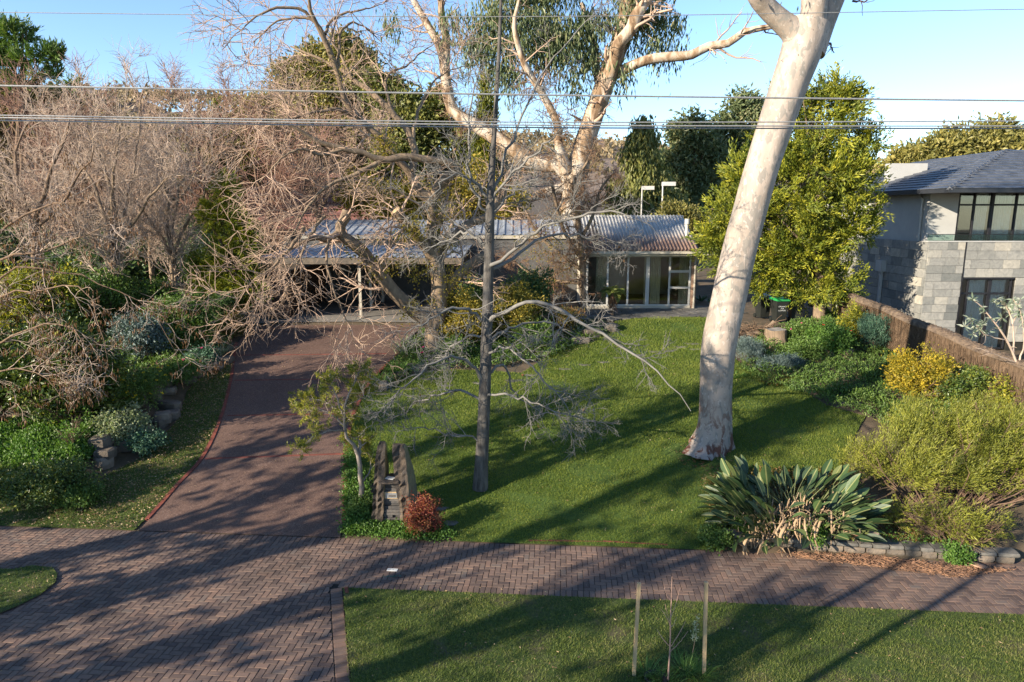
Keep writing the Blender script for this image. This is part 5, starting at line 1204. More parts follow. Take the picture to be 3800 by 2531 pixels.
# big white eucalypt behind the house
dY = 44.0
def d3(*pts): return [at(1800 + a/1.568, b/1.568, dY + dy, r) for a, b, r, dy in pts]
def d2(*pts): return [at(900 + a/1.568, b/1.568, dY + dy, r) for a, b, r, dy in pts]
dbx = d3((500, 1250, .9, 0))[0]; db = np.array([dbx[0], dY, Tz(dbx[0], dY)])
DLl = [[(db[0]-.2, dY, db[2]-.2, 1.0)] + d3((510, 1150, .78, 0), (535, 1000, .70, 0), (580, 830, .64, 0), (640, 650, .60, 0), (700, 480, .60, 0), (755, 330, .58, 0), (800, 200, .55, 0), (830, 60, .5, 0), (850, -120, .4, 0)),
   d3((700, 480, .5, 0), (745, 400, .38, -.5), (770, 270, .36, -.9), (850, 170, .38, -1.2), (880, 90, .36, -1.4), (930, 20, .28, -1.5), (1020, -80, .2, -1.6)),
   d3((690, 520, .36, .4), (650, 420, .28, .9), (640, 300, .24, 1.2), (610, 180, .2, 1.6), (560, 20, .14, 2.0)),
   d3((760, 430, .34, 0), (850, 385, .30, -.6), (960, 345, .29, -.9), (1090, 330, .29, -1.2), (1200, 320, .27, -1.4), (1300, 270, .25, -1.6), (1420, 250, .23, -1.9), (1500, 190, .20, -2.2), (1600, 165, .17, -2.5), (1700, 150, .13, -2.8), (1850, 120, .08, -3.2)),
   d3((510, 1080, .55, .1), (440, 960, .5, .3), (330, 960, .48, .5), (150, 860, .46, .9), (30, 780, .45, 1.2)) + d2((1330, 715, .42, 1.6), (1220, 640, .38, 2.0), (1185, 480, .34, 2.2), (1160, 300, .30, 2.4), (1080, 150, .24, 2.6), (1000, 10, .2, 2.8), (940, -120, .15, 3.0)),
   d2((1180, 400, .3, 2.2), (1185, 240, .26, 2.0), (1160, 100, .22, 1.8), (1150, -60, .17, 1.6)),
   d3((480, 1000, .4, -.3), (430, 850, .28, -.6), (420, 720, .25, -.9), (340, 560, .22, -1.2), (260, 430, .2, -1.5), (210, 320, .18, -1.8), (170, 150, .14, -2.1), (200, 0, .1, -2.4)),
   d3((480, 1090, .36, 0), (330, 1130, .3, -.4), (180, 1180, .27, -.8), (60, 1230, .24, -1.1))]
_, DP, DR_, dal = tree_build('white_eucalypt', 'tall white-barked eucalypt with heavy limbs rising behind the house roof', db, DLl,
   [dict(n=9, L=2.4, seg=6, w=.2, up=.1, ang=50, t0=.45, rf=.3, rmin=.03), dict(n=5, L=1.2, seg=4, w=.25, up=-.1, rmin=.016)], 'euc_bark', 'twig_tan', n=22, sides=12)
de = bpy.data.objects['white_eucalypt']
def px_blobs(lst, Y, b):
    out = []
    for px, py, rx, ry, *dy in lst:
        p = Wp(px, py, Y + (dy[0] if dy else 0)); s = Y/FPX; out.append((p[0]-b[0], p[1]-b[1], p[2]-b[2], rx*s, rx*s*.8, ry*s))
    return out
me, _, _ = foliage_mesh('crown', px_blobs([(1790, 90, 90, 75), (1850, 180, 90, 70), (1960, 40, 110, 60), (2080, 70, 100, 70), (2020, 170, 90, 60), (2190, 60, 70, 60), (2180, 170, 60, 70), (2300, 250, 60, 50), (2420, 40, 75, 55), (2500, 70, 60, 55), (2440, 160, 70, 45), (2350, 120, 55, 60), (2520, 160, 30, 30), (1740, 170, 60, 70), (2130, 270, 60, 40), (1900, 270, 70, 50), (1450, 40, 40, 40), (2380, -60, 140, 60), (2000, -70, 200, 60), (1680, 60, 60, 60), (1980, 110, 140, 80), (2100, 150, 110, 80), (1820, 20, 100, 60), (2300, 60, 100, 70)], dY, db), 1250, 15, .32, .40, .09, 'down', 16, .8); link('crown', me, 'leaf_euc', de)
m2, _ = branches(DP[[0, 4, 6]], DR_[[0, 4, 6]], [dict(n=46, L=1.3, seg=6, w=.3, up=-.2, ang=55, t0=.02, t1=.6, rf=.06, rmin=.022), dict(n=8, L=.8, seg=4, w=.3, up=-.1, rmin=.016)]); m2.off = db; m2.build('vines', 'vine_brown', de, smooth=True)
# vine-smothered tree in front of the eucalypt
vb = G(2165, 1160); vY = vb[1]
def v3(*pts): return [at(a, b, vY + dy, r) for a, b, r, dy in pts]
VL = [[(vb[0], vb[1], vb[2]-.1, .17)] + v3((2164, 1060, .14, 0), (2160, 960, .14, 0), (2150, 860, .13, 0), (2140, 760, .12, 0), (2130, 650, .09, 0)),
      v3((2150, 950, .1, 0), (2090, 850, .09, -.2), (2060, 740, .08, -.4), (2040, 640, .05, -.6)), v3((2150, 900, .1, 0), (2200, 800, .08, .2), (2230, 700, .06, .3), (2280, 640, .04, .4)),
      v3((2155, 1000, .1, 0), (2060, 930, .08, .3), (1990, 860, .06, .5), (1950, 780, .04, .8)), v3((2150, 1050, .09, 0), (2050, 1040, .07, .2), (1960, 1010, .05, .4), (1900, 960, .03, .6)), v3((2150, 800, .09, 0), (2120, 700, .07, -.5), (2180, 600, .05, -.8), (2210, 520, .03, -1))]
_, VP, VR, val = tree_build('vine_tree', 'slender tree smothered in tangled leafless brown vines left of the glazed room', vb, VL,
    [dict(n=17, L=1.1, seg=6, w=.35, up=-.3, ang=60, t0=.1, rf=.35, rmin=.012), dict(n=11, L=.65, seg=5, w=.4, up=-.25, ang=50, rmin=.008), dict(n=6, L=.33, seg=3, w=.35, up=-.1, rmin=.006)], 'bark_tan', 'vine_brown', n=14)
ve = bpy.data.objects['vine_tree']; me, _, _ = foliage_mesh('dry_leaves', px_blobs([(2080, 960, 90, 110), (1990, 900, 90, 90), (2010, 1060, 80, 80), (2110, 800, 90, 90)], vY, vb), 170, 9, .14, .08, .06); link('dry_leaves', me, 'leaf_autumn', ve)

# leafless trees filling the left garden
def multi_stem(name, label, base_px, stems, Y, levels, bark, twig, group='leafless trees in the left garden', jit=.05, n=16):
    p = Wp(*base_px, Y); b = np.array([p[0], Y, Tz(p[0], Y)]); L = []
    for s in stems:
        q = [at(a, c, Y + d, r*.72) for a, c, r, d in s]; L.append([(b[0] + U(-.15, .15), Y + U(-.1, .1), b[2]-.1, q[0][3]*1.15)] + q)
    return tree_build(name, label, b, L, levels, bark, twig, n=n, sides=8, jit=jit, group=group)
lv = [dict(n=12, L=2.2, seg=7, w=.15, up=.35, ang=38, t0=.2, rf=.36, rmin=.014), dict(n=8, L=1.3, seg=6, w=.18, up=.25, ang=38, rmin=.011, rf=.55), dict(n=5, L=.75, seg=4, w=.2, up=.15, rmin=.009, sides=3)]
FARLV = [dict(n=18, L=2.8, seg=6, w=.15, up=.3, ang=40, t0=.15, rf=.36, rmin=.02), dict(n=9, L=1.7, seg=5, w=.18, up=.2, rmin=.016, rf=.55), dict(n=6, L=1.0, seg=4, w=.2, up=.15, rmin=.013, sides=3)]
multi_stem('bare_tree', 'pale multi-stemmed bare tree in the middle of the left garden', (420, 1060), [[(415, 950, .14, 0), (420, 800, .12, 0), (395, 650, .09, .2), (340, 520, .05, .4), (300, 420, .02, .6)], [(440, 950, .14, 0), (500, 820, .10, -.4), (560, 720, .07, -.8), (640, 640, .03, -1.2)], [(410, 900, .12, .2), (380, 760, .10, .5), (320, 640, .07, .9), (240, 560, .03, 1.2)], [(430, 930, .1, .1), (470, 760, .08, .5), (500, 600, .06, .9), (520, 440, .03, 1.2)], [(425, 940, .1, 0), (420, 700, .08, -.5), (440, 540, .05, -.9), (470, 420, .02, -1.3)]], 29, lv, 'bark_tan', 'twig_pale')
multi_stem('bare_tree', 'bare tree with wide fan of pale twigs left of the conifer hedge', (640, 1060), [[(640, 930, .12, 0), (620, 780, .1, 0), (600, 640, .07, .2), (560, 520, .03, .4)], [(650, 950, .12, 0), (700, 820, .09, -.3), (760, 700, .06, -.6), (800, 600, .03, -.9)], [(640, 900, .1, .2), (660, 740, .08, .5), (700, 560, .05, .8), (720, 440, .02, 1.1)], [(630, 940, .1, -.1), (560, 830, .08, -.5), (500, 740, .05, -.9)]], 31, lv, 'bark_tan', 'twig_pale')
multi_stem('bare_tree', 'tall thin bare tree with reddish twigs standing against the sky at left', (520, 900), [[(520, 700, .13, 0), (520, 520, .10, 0), (520, 390, .07, 0), (480, 300, .04, .2), (440, 210, .015, .4)], [(520, 390, .06, 0), (560, 330, .04, -.2), (540, 230, .015, -.4)], [(525, 560, .07, 0), (620, 430, .04, .4), (650, 320, .015, .7)]], 38, lv[:2] + [dict(n=5, L=.6, seg=3, w=.25, up=.3, rmin=.008)], 'bark_tan', 'twig_tan')
multi_stem('bare_tree', 'leaning bare tree with forked pale limbs at left edge', (120, 980), [[(130, 860, .13, 0), (170, 700, .10, 0), (220, 560, .07, .2), (260, 430, .03, .4)], [(120, 850, .12, 0), (80, 720, .09, .3), (60, 580, .06, .6), (100, 460, .03, .9)], [(130, 900, .11, 0), (220, 760, .08, -.4), (300, 640, .05, -.8), (350, 540, .02, -1.1)]], 27, lv, 'bark_brown', 'twig_pale')
multi_stem('bare_tree', 'far bare tree with russet twigs left of the cypress tops', (760, 800), [[(760, 700, .16, 0), (740, 560, .12, 0), (700, 440, .08, .3), (660, 340, .03, .6)], [(765, 690, .14, 0), (820, 560, .1, -.3), (860, 450, .06, -.6), (880, 360, .03, -.9)]], 44, FARLV, 'bark_brown', 'twig_red')
multi_stem('bare_tree', 'russet twiggy bare tree at the upper left beneath the pine', (180, 800), [[(180, 680, .16, 0), (150, 560, .12, 0), (120, 430, .08, .3), (60, 330, .03, .6)], [(185, 690, .14, 0), (250, 560, .1, -.3), (310, 450, .06, -.6), (340, 380, .03, -.9)]], 42, FARLV, 'bark_brown', 'twig_red')
multi_stem('bare_tree', 'russet bare tree in front of the terracotta roof', (1000, 900), [[(1000, 800, .14, 0), (960, 680, .1, 0), (930, 560, .07, .3), (900, 450, .03, .6)], [(1005, 790, .13, 0), (1060, 680, .09, -.3), (1120, 600, .06, -.6), (1180, 540, .03, -.9)]], 40, FARLV, 'bark_brown', 'twig_red')
multi_stem('bare_tree', 'fine-twigged bare tree between the pale stems and the conifer hedge', (560, 980), [[(560, 860, .1, 0), (570, 700, .08, 0), (590, 560, .05, .3), (620, 450, .02, .5)], [(555, 880, .1, 0), (480, 760, .07, -.3), (420, 660, .05, -.6), (380, 540, .02, -.9)], [(565, 880, .1, 0), (650, 760, .07, .3), (720, 660, .05, .6), (780, 560, .02, .9)]], 34, lv, 'bark_tan', 'twig_tan')
multi_stem('bare_tree', 'pinkish bare tree crowding the upper left beside the pale stems', (280, 950), [[(280, 830, .1, 0), (270, 680, .08, 0), (240, 540, .05, .3), (200, 430, .02, .5)], [(285, 850, .1, 0), (340, 720, .07, -.3), (400, 600, .05, -.6), (450, 480, .02, -.9)], [(275, 850, .1, 0), (190, 730, .07, .3), (110, 640, .05, .6), (40, 560, .02, .9)]], 35, lv, 'bark_tan', 'twig_tan')
multi_stem('bare_tree', 'bare tree with pink twigs above the carport roof', (1180, 900), [[(1180, 800, .12, 0), (1160, 660, .09, 0), (1120, 520, .06, .3), (1080, 400, .02, .5)], [(1185, 800, .1, 0), (1250, 680, .07, -.3), (1320, 580, .05, -.6), (1380, 500, .02, -.9)]], 42, FARLV, 'bark_brown', 'twig_tan')
# pod-bearing tree overhanging from the left edge
pY = 19.0; pb = np.array([-17.5, pY, Tz(-17.5, pY)])
PL = [[(pb[0], pY, pb[2]-.1, .24), (pb[0]+.3, pY, pb[2]+2.0, .19), (-16.2, pY, 5.0, .15)] + [at(a, c, pY + d, r) for a, c, r, d in ((60, 820, .09, 0), (180, 760, .06, -.2), (330, 740, .03, -.4))],
      [(pb[0]+.2, pY, pb[2]+1.6, .16)] + [at(a, c, pY + d, r) for a, c, r, d in ((-60, 1000, .11, 0), (120, 950, .08, -.3), (300, 880, .05, -.6), (480, 800, .02, -.9))],
      [(pb[0]+.2, pY, pb[2]+1.4, .15)] + [at(a, c, pY + d, r) for a, c, r, d in ((-40, 1290, .09, -.5), (60, 1240, .06, -.8), (150, 1205, .05, -1.0), (260, 1205, .042, -1.2), (310, 1260, .034, -1.3), (320, 1380, .026, -1.4), (340, 1510, .012, -1.4))],
      [(pb[0]+.2, pY, pb[2]+1.5, .14)] + [at(a, c, pY + d, r) for a, c, r, d in ((0, 1110, .08, -.4), (140, 1080, .06, -.8), (290, 1060, .04, -1.1), (360, 1180, .03, -1.3), (400, 1340, .022, -1.4), (380, 1480, .01, -1.5))],
      [(pb[0]+.2, pY, pb[2]+1.8, .14)] + [at(a, c, pY + d, r) for a, c, r, d in ((20, 1020, .08, .2), (220, 1010, .06, .3), (400, 1060, .04, .4), (560, 1160, .03, .4), (640, 1290, .018, .4), (680, 1440, .008, .4))],
      [(pb[0]+.1, pY, pb[2]+1.2, .14)] + [at(a, c, pY + d, r) for a, c, r, d in ((-80, 1400, .07, -1), (60, 1370, .05, -1.3), (170, 1400, .03, -1.5), (230, 1480, .012, -1.6))]]
PL = [[(*p_[:3], p_[3]*.38) for p_ in l] for l in PL]
pe, PP, PR, pal = tree_build('pod_tree', 'leafless tree hung with brown seed pods reaching in from the left edge', pb, PL, [dict(n=9, L=1.5, seg=7, w=.2, up=-.05, ang=45, t0=.15, rf=.55, rmin=.011), dict(n=6, L=.8, seg=5, w=.24, up=-.1, rmin=.008), dict(n=4, L=.4, seg=3, w=.28, up=-.1, rmin=.006)], 'bark_brown', 'twig_pale', n=20, sides=8, jit=.03)
q = pal[1][0][:, -1]; q = q[RNG.permutation(len(q))[:330]]; k = np.repeat(np.arange(len(q)), 11); V, F = leaf_vf(q[k] + RNG.normal(size=(len(k), 3))*[.09, .09, .07], rdir(len(k))*.25 + [0, 0, -1], .13*U(.7, 1.2, len(k)), .035); link('seed_pods', mesh_np('seed_pods', V - pb, F, RNG.random(len(F))), 'leaf_pod', pe)

# evergreen trees behind
def evergreen(name, label, base_px, Y, blobs, mat, ncl, per, cr, L, Wd, mode='ball', bark='bark_brown', tr=.25, group='evergreen trees behind the gardens', lobes=14, depth=.6, stems=None, lean=None, tshift=0, nl=26):
    p = Wp(*base_px, Y); b = np.array([p[0], Y, Tz(p[0], Y)]); e = empty(name, b, label, 'tree', group)
    bl = px_blobs(blobs, Y, b); me, C, N = foliage_mesh('crown', bl, ncl, per, cr, L, Wd, mode, lobes, depth, lean=lean, tshift=tshift); link('crown', me, mat, e)
    top = max(q[2] for q in bl); cx_ = np.mean([q[0] for q in bl]); tl = [[(0, 0, -.2, tr*1.2), (cx_*.2, 0, top*.4, tr), (cx_*.7, 0, top*.75, tr*.6), (cx_, 0, top*1.0, tr*.25)]]
    for j in range(nl):
        c = C[RNG.integers(0, len(C))]; z = min(c[2]*U(.45, .85), top*.95); s = z/top; tl.append([(cx_*s*.9, 0, z, tr*.35), (c[0]*.5 + cx_*s*.45, c[1]*.5, (z+c[2])/2, tr*.22), (c[0], c[1], c[2], tr*.08)])
    P, R = skel(tl, 9, .02*tr); mb = limb_mb(P, R, 7); mb.build('trunk', bark, e, smooth=True); return e
# golden conifer beside the gum
jb = G(3040, 1195); jY = jb[1]
evergreen('golden_conifer', 'big golden-green conifer between gum trunk and stone-clad house', (3040, 1195), jY,
  [(3000, 700, 260, 210), (3060, 470, 170, 170), (3090, 340, 85, 80), (2960, 360, 90, 90), (3150, 380, 60, 60), (2760, 800, 160, 150), (2700, 950, 110, 120), (3160, 640, 120, 120), (3220, 520, 75, 60), (3130, 850, 130, 120), (3240, 780, 60, 45), (3090, 1040, 130, 90), (2990, 1080, 110, 70), (2860, 960, 140, 110), (2640, 880, 70, 90), (2900, 560, 130, 130), (2850, 1060, 90, 60), (2760, 640, 90, 90), (2990, 900, 170, 150)],
  'leaf_conifer_gold', 2500, 44, .21, .18, .055, 'spray', 'bark_tan', .24, lobes=34, depth=.4, lean=[0, 0, .35], group='evergreens of the right garden')
evergreen('bush_tree', 'soft yellow-green bushy tree behind the roof flue', (2540, 980), 40, [(2540, 830, 75, 80), (2500, 790, 50, 50), (2580, 880, 60, 60)], 'leaf_olive', 300, 26, .2, .2, .1, tr=.12)
evergreen('cypress', 'drooping dark green cypress right of the eucalypt trunk', (2390, 900), 50, [(2385, 470, 48, 60), (2380, 560, 75, 80), (2390, 680, 105, 110), (2370, 800, 120, 100), (2300, 720, 50, 80), (2480, 740, 50, 80)], 'leaf_cypress', 800, 26, .3, .45, .16, 'down', tr=.3)
evergreen('gum_tree', 'grey-green gum tree behind the cypress', (2560, 900), 56, [(2560, 500, 75, 70), (2500, 620, 70, 70), (2600, 640, 80, 80), (2540, 760, 90, 90), (2640, 560, 60, 60)], 'leaf_euc', 700, 24, .34, .42, .17, tr=.3)
evergreen('gum_tree', 'taller rounded gum tree close to the leaning trunk', (2730, 900), 58, [(2740, 410, 90, 60), (2700, 500, 80, 70), (2790, 520, 80, 80), (2700, 620, 100, 90), (2640, 720, 100, 90), (2790, 650, 90, 90)], 'leaf_euc', 800, 24, .36, .42, .17, tr=.32)
evergreen('round_tree', 'broad brownish-green tree behind the dark tiled roof', (3620, 800), 62, [(3450, 590, 120, 60), (3600, 550, 140, 75), (3750, 545, 130, 70), (3340, 620, 70, 45), (3680, 500, 80, 40), (3900, 560, 140, 80)], 'leaf_olive', 1000, 24, .4, .45, .22, tr=.4)
evergreen('pine_tree', 'dark open pine at the upper left corner', (20, 560), 46, [(60, 130, 70, 40), (20, 200, 60, 50), (100, 220, 80, 30), (180, 200, 70, 25), (60, 300, 90, 40), (220, 215, 35, 25), (20, 90, 50, 30), (150, 270, 70, 22), (250, 310, 60, 18), (-60, 200, 90, 120)], 'leaf_mid', 420, 34, .2, .32, .07, 'spray', tr=.18, depth=.8)
evergreen('conifer', 'green conifers massed low at the left edge under the pine', (90, 560), 48, [(60, 420, 130, 70), (240, 390, 70, 40), (-60, 430, 120, 90), (160, 440, 110, 50), (360, 420, 70, 30)], 'leaf_olive', 620, 26, .3, .4, .15, 'spray', tr=.3)
evergreen('cypress_tree', 'wide olive cypress with rounded tops behind the forked tree', (1120, 800), 58, [(1080, 290, 70, 60), (1180, 250, 80, 90), (1290, 200, 80, 70), (1250, 330, 130, 100), (1100, 420, 150, 80), (960, 400, 90, 50), (1330, 270, 80, 90), (1380, 400, 100, 100), (1200, 470, 180, 90)], 'leaf_olive', 1500, 26, .34, .42, .19, tr=.4, tshift=-.03)
evergreen('evergreen_tree', 'dark green evergreen seen through the forked limbs', (1500, 800), 54, [(1500, 430, 120, 90), (1420, 330, 80, 70), (1560, 480, 90, 80), (1480, 560, 120, 70), (1620, 420, 70, 90), (1720, 520, 90, 80)], 'leaf_cypress', 1000, 24, .34, .4, .2, tr=.35)
evergreen('pencil_cypress', 'narrow yellow-green cypress behind the bare lawn tree', (1800, 800), 47, [(1795, 560, 42, 90), (1800, 420, 28, 90), (1790, 690, 55, 90), (1800, 300, 16, 50)], 'leaf_gold', 500, 26, .2, .28, .1, 'up', tr=.2, tshift=-.15)
evergreen('pencil_cypress', 'small golden cypress tip above the left bare trees', (800, 600), 52, [(800, 420, 16, 45), (800, 480, 26, 50), (800, 560, 34, 70)], 'leaf_gold', 140, 26, .2, .28, .1, 'up', tr=.12)
evergreen('leafy_tree', 'golden-leaved bushy tree behind the carport roof', (1560, 900), 43, [(1420, 760, 130, 90), (1560, 740, 110, 90), (1500, 860, 120, 50), (1700, 780, 100, 90), (1320, 700, 100, 80), (1870, 760, 90, 90), (1780, 660, 80, 80)], 'leaf_autumn', 1300, 17, .28, .2, .13, tr=.2, tshift=-.08)
evergreen('leafy_tree', 'olive bushy tree filling behind the left bare trees', (900, 850), 46, [(860, 620, 90, 130), (950, 560, 100, 90), (1060, 520, 110, 60), (840, 800, 80, 100), (700, 620, 60, 60)], 'leaf_olive', 1100, 22, .3, .3, .14, tr=.2, tshift=-.05)
evergreen('conifer_hedge', 'feathery yellow-green conifer left of the carport', (860, 1180), 30.5, [(860, 980, 100, 110), (900, 860, 70, 80), (820, 1090, 110, 80), (760, 1000, 60, 80), (930, 1060, 60, 60), (800, 800, 60, 70), (840, 700, 40, 60)], 'leaf_conifer_gold', 1300, 30, .15, .18, .05, 'spray', tr=.13, lobes=18, lean=[0, 0, -.1], tshift=.03)
evergreen('leafy_tree', 'dark olive tree mass behind the leftmost bare trees', (150, 800), 52, [(100, 620, 160, 130), (-60, 560, 120, 120), (280, 600, 130, 120), (60, 780, 200, 120), (300, 780, 160, 120)], 'leaf_brush', 1200, 20, .36, .34, .16, tr=.25)
evergreen('leafy_tree', 'purplish-brown scrubby tree mass behind the pale bare stems', (520, 800), 55, [(480, 620, 150, 120), (620, 560, 130, 100), (400, 780, 160, 100), (620, 760, 150, 120), (760, 700, 120, 120)], 'leaf_brush', 1200, 20, .36, .34, .16, tr=.25)
evergreen('leafy_tree', 'brownish scrubby tree mass below the hill beyond the carport', (1250, 700), 66, [(1150, 560, 160, 90), (1350, 600, 160, 90), (1000, 520, 140, 80), (1550, 620, 160, 90), (1750, 640, 160, 90)], 'leaf_brush', 1100, 20, .4, .4, .2, tr=.25)
# shade trees of the street, out to the left behind the viewer
def street_tree(label, x, y, zlo, h, r, ncl, L=.34):
    b = np.array([x, y, Tz(x, y)]); e = empty('street_tree', b, label, 'tree', 'street trees left of the viewer'); bl = []
    for k in range(9):
        s = (k + .5)/9; a = U(0, 2*pi); rr = r*(.55*sin(pi*min(1, s*.8 + .2))); bl.append((cos(a)*rr, sin(a)*rr, zlo + (h-zlo)*s, r*U(.3, .5), r*U(.3, .5), (h-zlo)*U(.07, .13)))
    me, C, N = foliage_mesh('crown', bl, ncl, 14, .35, L, .2, lobes=8); link('crown', me, 'leaf_mid', e)
    tl = [[(0, 0, -.2, .24), (.05, 0, h*.4, .2), (-.1, 0, h*.96, .06)]] + [[(0, 0, max(zlo*.8, c[2]*.6), .09), (c[0]*.5, c[1]*.5, c[2]*.85, .07), (c[0], c[1], c[2], .03)] for c in C[RNG.integers(0, len(C), 14)]]
    P, R = skel(tl, 8, .03); limb_mb(P, R, 7).build('trunk', 'bark_brown', e, smooth=True)
STREET = [(-21, 9.6, 3, 8.5, .85, 46), (-19.6, 7.6, 2.6, 11, 1.0, 64), (-18, 5.6, 2.4, 13, 1.1, 84), (-17, 3.2, 2.4, 13.2, 1.15, 90), (-15.8, .8, 2.6, 10, 1.0, 64), (-14.6, -1.6, 2.4, 8.4, 1.1, 60)]

# ------------------------------------------------------------------ shrubs and smaller planting
S = shrub
LG = 'shrubs of the left garden'; CG = 'planting around the forked tree'; RG = 'planting of the right garden bed'
S('glossy_hedge', 'large glossy shrub with yellowing top leaves filling the left garden', 'shrub', G(255, 1575), 4.4, 3.5, 'leaf_hedge', 900, 24, .15, .075, .15, d=3.2, group=LG, nb=7)
S('glossy_hedge', 'glossy shrub cut by the left edge of the picture', 'shrub', G(-20, 1590), 3.4, 3.2, 'leaf_hedge', 520, 24, .15, .075, .15, group=LG)
S('golden_shrub', 'yellow-green shrub under the pod tree at left', 'shrub', G(130, 1290), 4.4, 3.6, 'leaf_gold', 620, 24, .15, .07, .17, group=LG, d=3)
S('green_shrub', 'tall mixed green shrub behind the glossy hedge', 'shrub', G(400, 1250), 3.6, 3.0, 'leaf_mid', 520, 24, .15, .07, .16, group=LG)
S('daisy_bush', 'green bush dotted with yellow daisies in the left bed', 'shrub', G(455, 1535), 2.3, 1.5, 'leaf_mid', 300, 26, .09, .03, .11, group=LG, flowers=('flower_yellow', 75, .062))
S('daisy_bush', 'smaller daisy plant spilling toward the brown rocks', 'shrub', G(560, 1480), 1.5, 1.1, 'leaf_mid', 140, 26, .08, .03, .1, group=LG, flowers=('flower_yellow', 24, .06))
S('blue_shrub', 'blue-grey leaved shrub behind the daisies', 'shrub', G(530, 1335), 2.0, 1.9, 'leaf_blue', 260, 26, .12, .06, .12, group=LG)
S('dark_shrub', 'dense dark green rounded shrub left of the driveway head', 'shrub', G(690, 1290), 3.0, 2.3, 'leaf_mid', 460, 26, .12, .055, .13, group=LG)
S('dark_shrub', 'dark shrub under the bare trees at the driveway head', 'shrub', G(800, 1235), 2.2, 1.8, 'leaf_dark', 260, 26, .12, .055, .13, group=LG)
S('green_shrub', 'green shrub below the pale bare stems', 'shrub', G(560, 1230), 3.4, 2.4, 'leaf_mid', 420, 24, .14, .06, .15, group=LG, tshift=-.1)
S('rose_bush', 'low leafy plant with magenta flowers beside the driveway strip', 'shrub', G(655, 1425), 2.0, .9, 'leaf_mid', 230, 22, .08, .045, .1, group=LG, flowers=('flower_pink', 9, .075))
S('rose_bush', 'grey-green flowering plant nearest the driveway', 'shrub', G(735, 1375), 1.5, .8, 'leaf_bluegreen', 170, 22, .08, .045, .1, group=LG, flowers=('flower_pink', 3, .07))
strap_plant('grass_tuft', 'pale striped arching grass tuft by the driveway', 'grass tuft', G(818, 1318), 130, .95, .022, 'leaf_pale_grass', .8, 1.3, .12)
S('rust_fern', 'rust-brown ferny clump at the driveway head', 'shrub', G(855, 1255), 1.6, 1.0, 'leaf_rust', 150, 20, .12, .035, .12, 'up', group=LG)
S('pelargonium', 'pale variegated bush above the tan rock corner', 'shrub', G(452, 1640), 1.9, .95, 'leaf_pale_grass', 230, 22, .075, .06, .1, group=LG, tshift=-.12)
S('pelargonium', 'green-leaved bush spilling over the rocks toward the grass', 'shrub', G(545, 1680), 1.1, .6, 'leaf_bluegreen', 110, 22, .07, .055, .08, group=LG)
S('low_hedge', 'low dense hedge at the lower left by the footpath', 'hedge', G(170, 1850), 2.9, 1.0, 'leaf_hedge', 420, 26, .07, .04, .1, d=1.8, group=LG)
S('low_hedge', 'low hedge end cut by the left picture edge', 'hedge', G(-20, 1850), 1.8, .9, 'leaf_hedge', 220, 26, .07, .04, .1, d=1.6, group=LG)
S('low_hedge', 'small round hedge plant beside the littered grass', 'hedge', G(300, 1880), 1.3, .5, 'leaf_mid', 130, 24, .07, .04, .09, group=LG)
ground_cover('ground_cover', 'bright green sunlit ground cover in the left bed', lerp_poly([(-60, 1570), (360, 1590), (400, 1690), (300, 1740), (-60, 1830)]), 2600, .085, .065, 'leaf_bright', .2, 8)
S('young_rose', 'leggy rose with few leaves rising from bright ground cover', 'shrub', G(280, 1660), 1.2, 1.2, 'leaf_bright', 26, 9, .09, .05, .1, group=LG)
ground_cover('bed_cover', 'mixed low green cover under the left shrubs', lerp_poly([(-80, 1500), (560, 1440), (840, 1300), (900, 1215), (700, 1190), (300, 1200), (-80, 1300)]), 3600, .12, .07, 'leaf_mid', .25, 7)
for k, (x, y, wd, h, lab) in enumerate(((-27, 33, 7, 3.6, 'dark shrub mass at far left behind the glossy hedge'), (-21, 36, 7, 3.8, 'dark shrub mass behind the leaning bare tree'), (-15.5, 37, 6, 3.6, 'dark shrub mass behind the pale bare stems'), (-13.6, 33.5, 3.4, 2.8, 'dark shrub left of the carport wall'), (-30, 41, 9, 4.6, 'tall dark shrub mass beyond the left garden'), (-19, 44, 9, 4.6, 'tall dark shrub mass before the terracotta house'))):
    S('shrub_mass', lab, 'shrub', (x, y, Tz(x, y)), wd, h, 'leaf_dark' if k != 3 else 'leaf_mid', 420, 22, .26, .13, .28, group='dark shrubs behind the left garden')
# around the forked tree
S('golden_shrub', 'yellow-leaved shrub right of the forked trunk', 'shrub', G(1730, 1285), 2.8, 2.3, 'leaf_autumn', 520, 22, .10, .075, .14, group=CG)
S('golden_shrub', 'yellow-green shrub behind the bare lawn tree', 'shrub', G(1900, 1260), 3.0, 2.5, 'leaf_autumn', 520, 22, .10, .075, .14, group=CG, tshift=-.1)
S('green_shrub', 'green understorey shrub at foot of the forked tree', 'shrub', G(1700, 1330), 1.8, .9, 'leaf_mid', 200, 22, .1, .05, .1, group=CG)
S('green_shrub', 'low green clump left of the vine tree foot', 'shrub', G(1990, 1290), 2.2, 1.1, 'leaf_mid', 230, 22, .12, .05, .12, group=CG)
S('rust_fern', 'reddish clump at foot of the vine tree', 'shrub', G(2090, 1250), 1.6, 1.3, 'leaf_rust', 160, 20, .14, .04, .12, 'up', group=CG)
S('dark_shrub', 'dark shrub in front of the carport rear wall', 'shrub', G(1770, 1205), 2.6, 2.2, 'leaf_dark', 300, 22, .14, .06, .14, group=CG)
S('dark_shrub', 'dark shrub beside the glazed room corner', 'shrub', G(1960, 1200), 2.8, 2.4, 'leaf_dark', 300, 22, .14, .06, .14, group=CG)
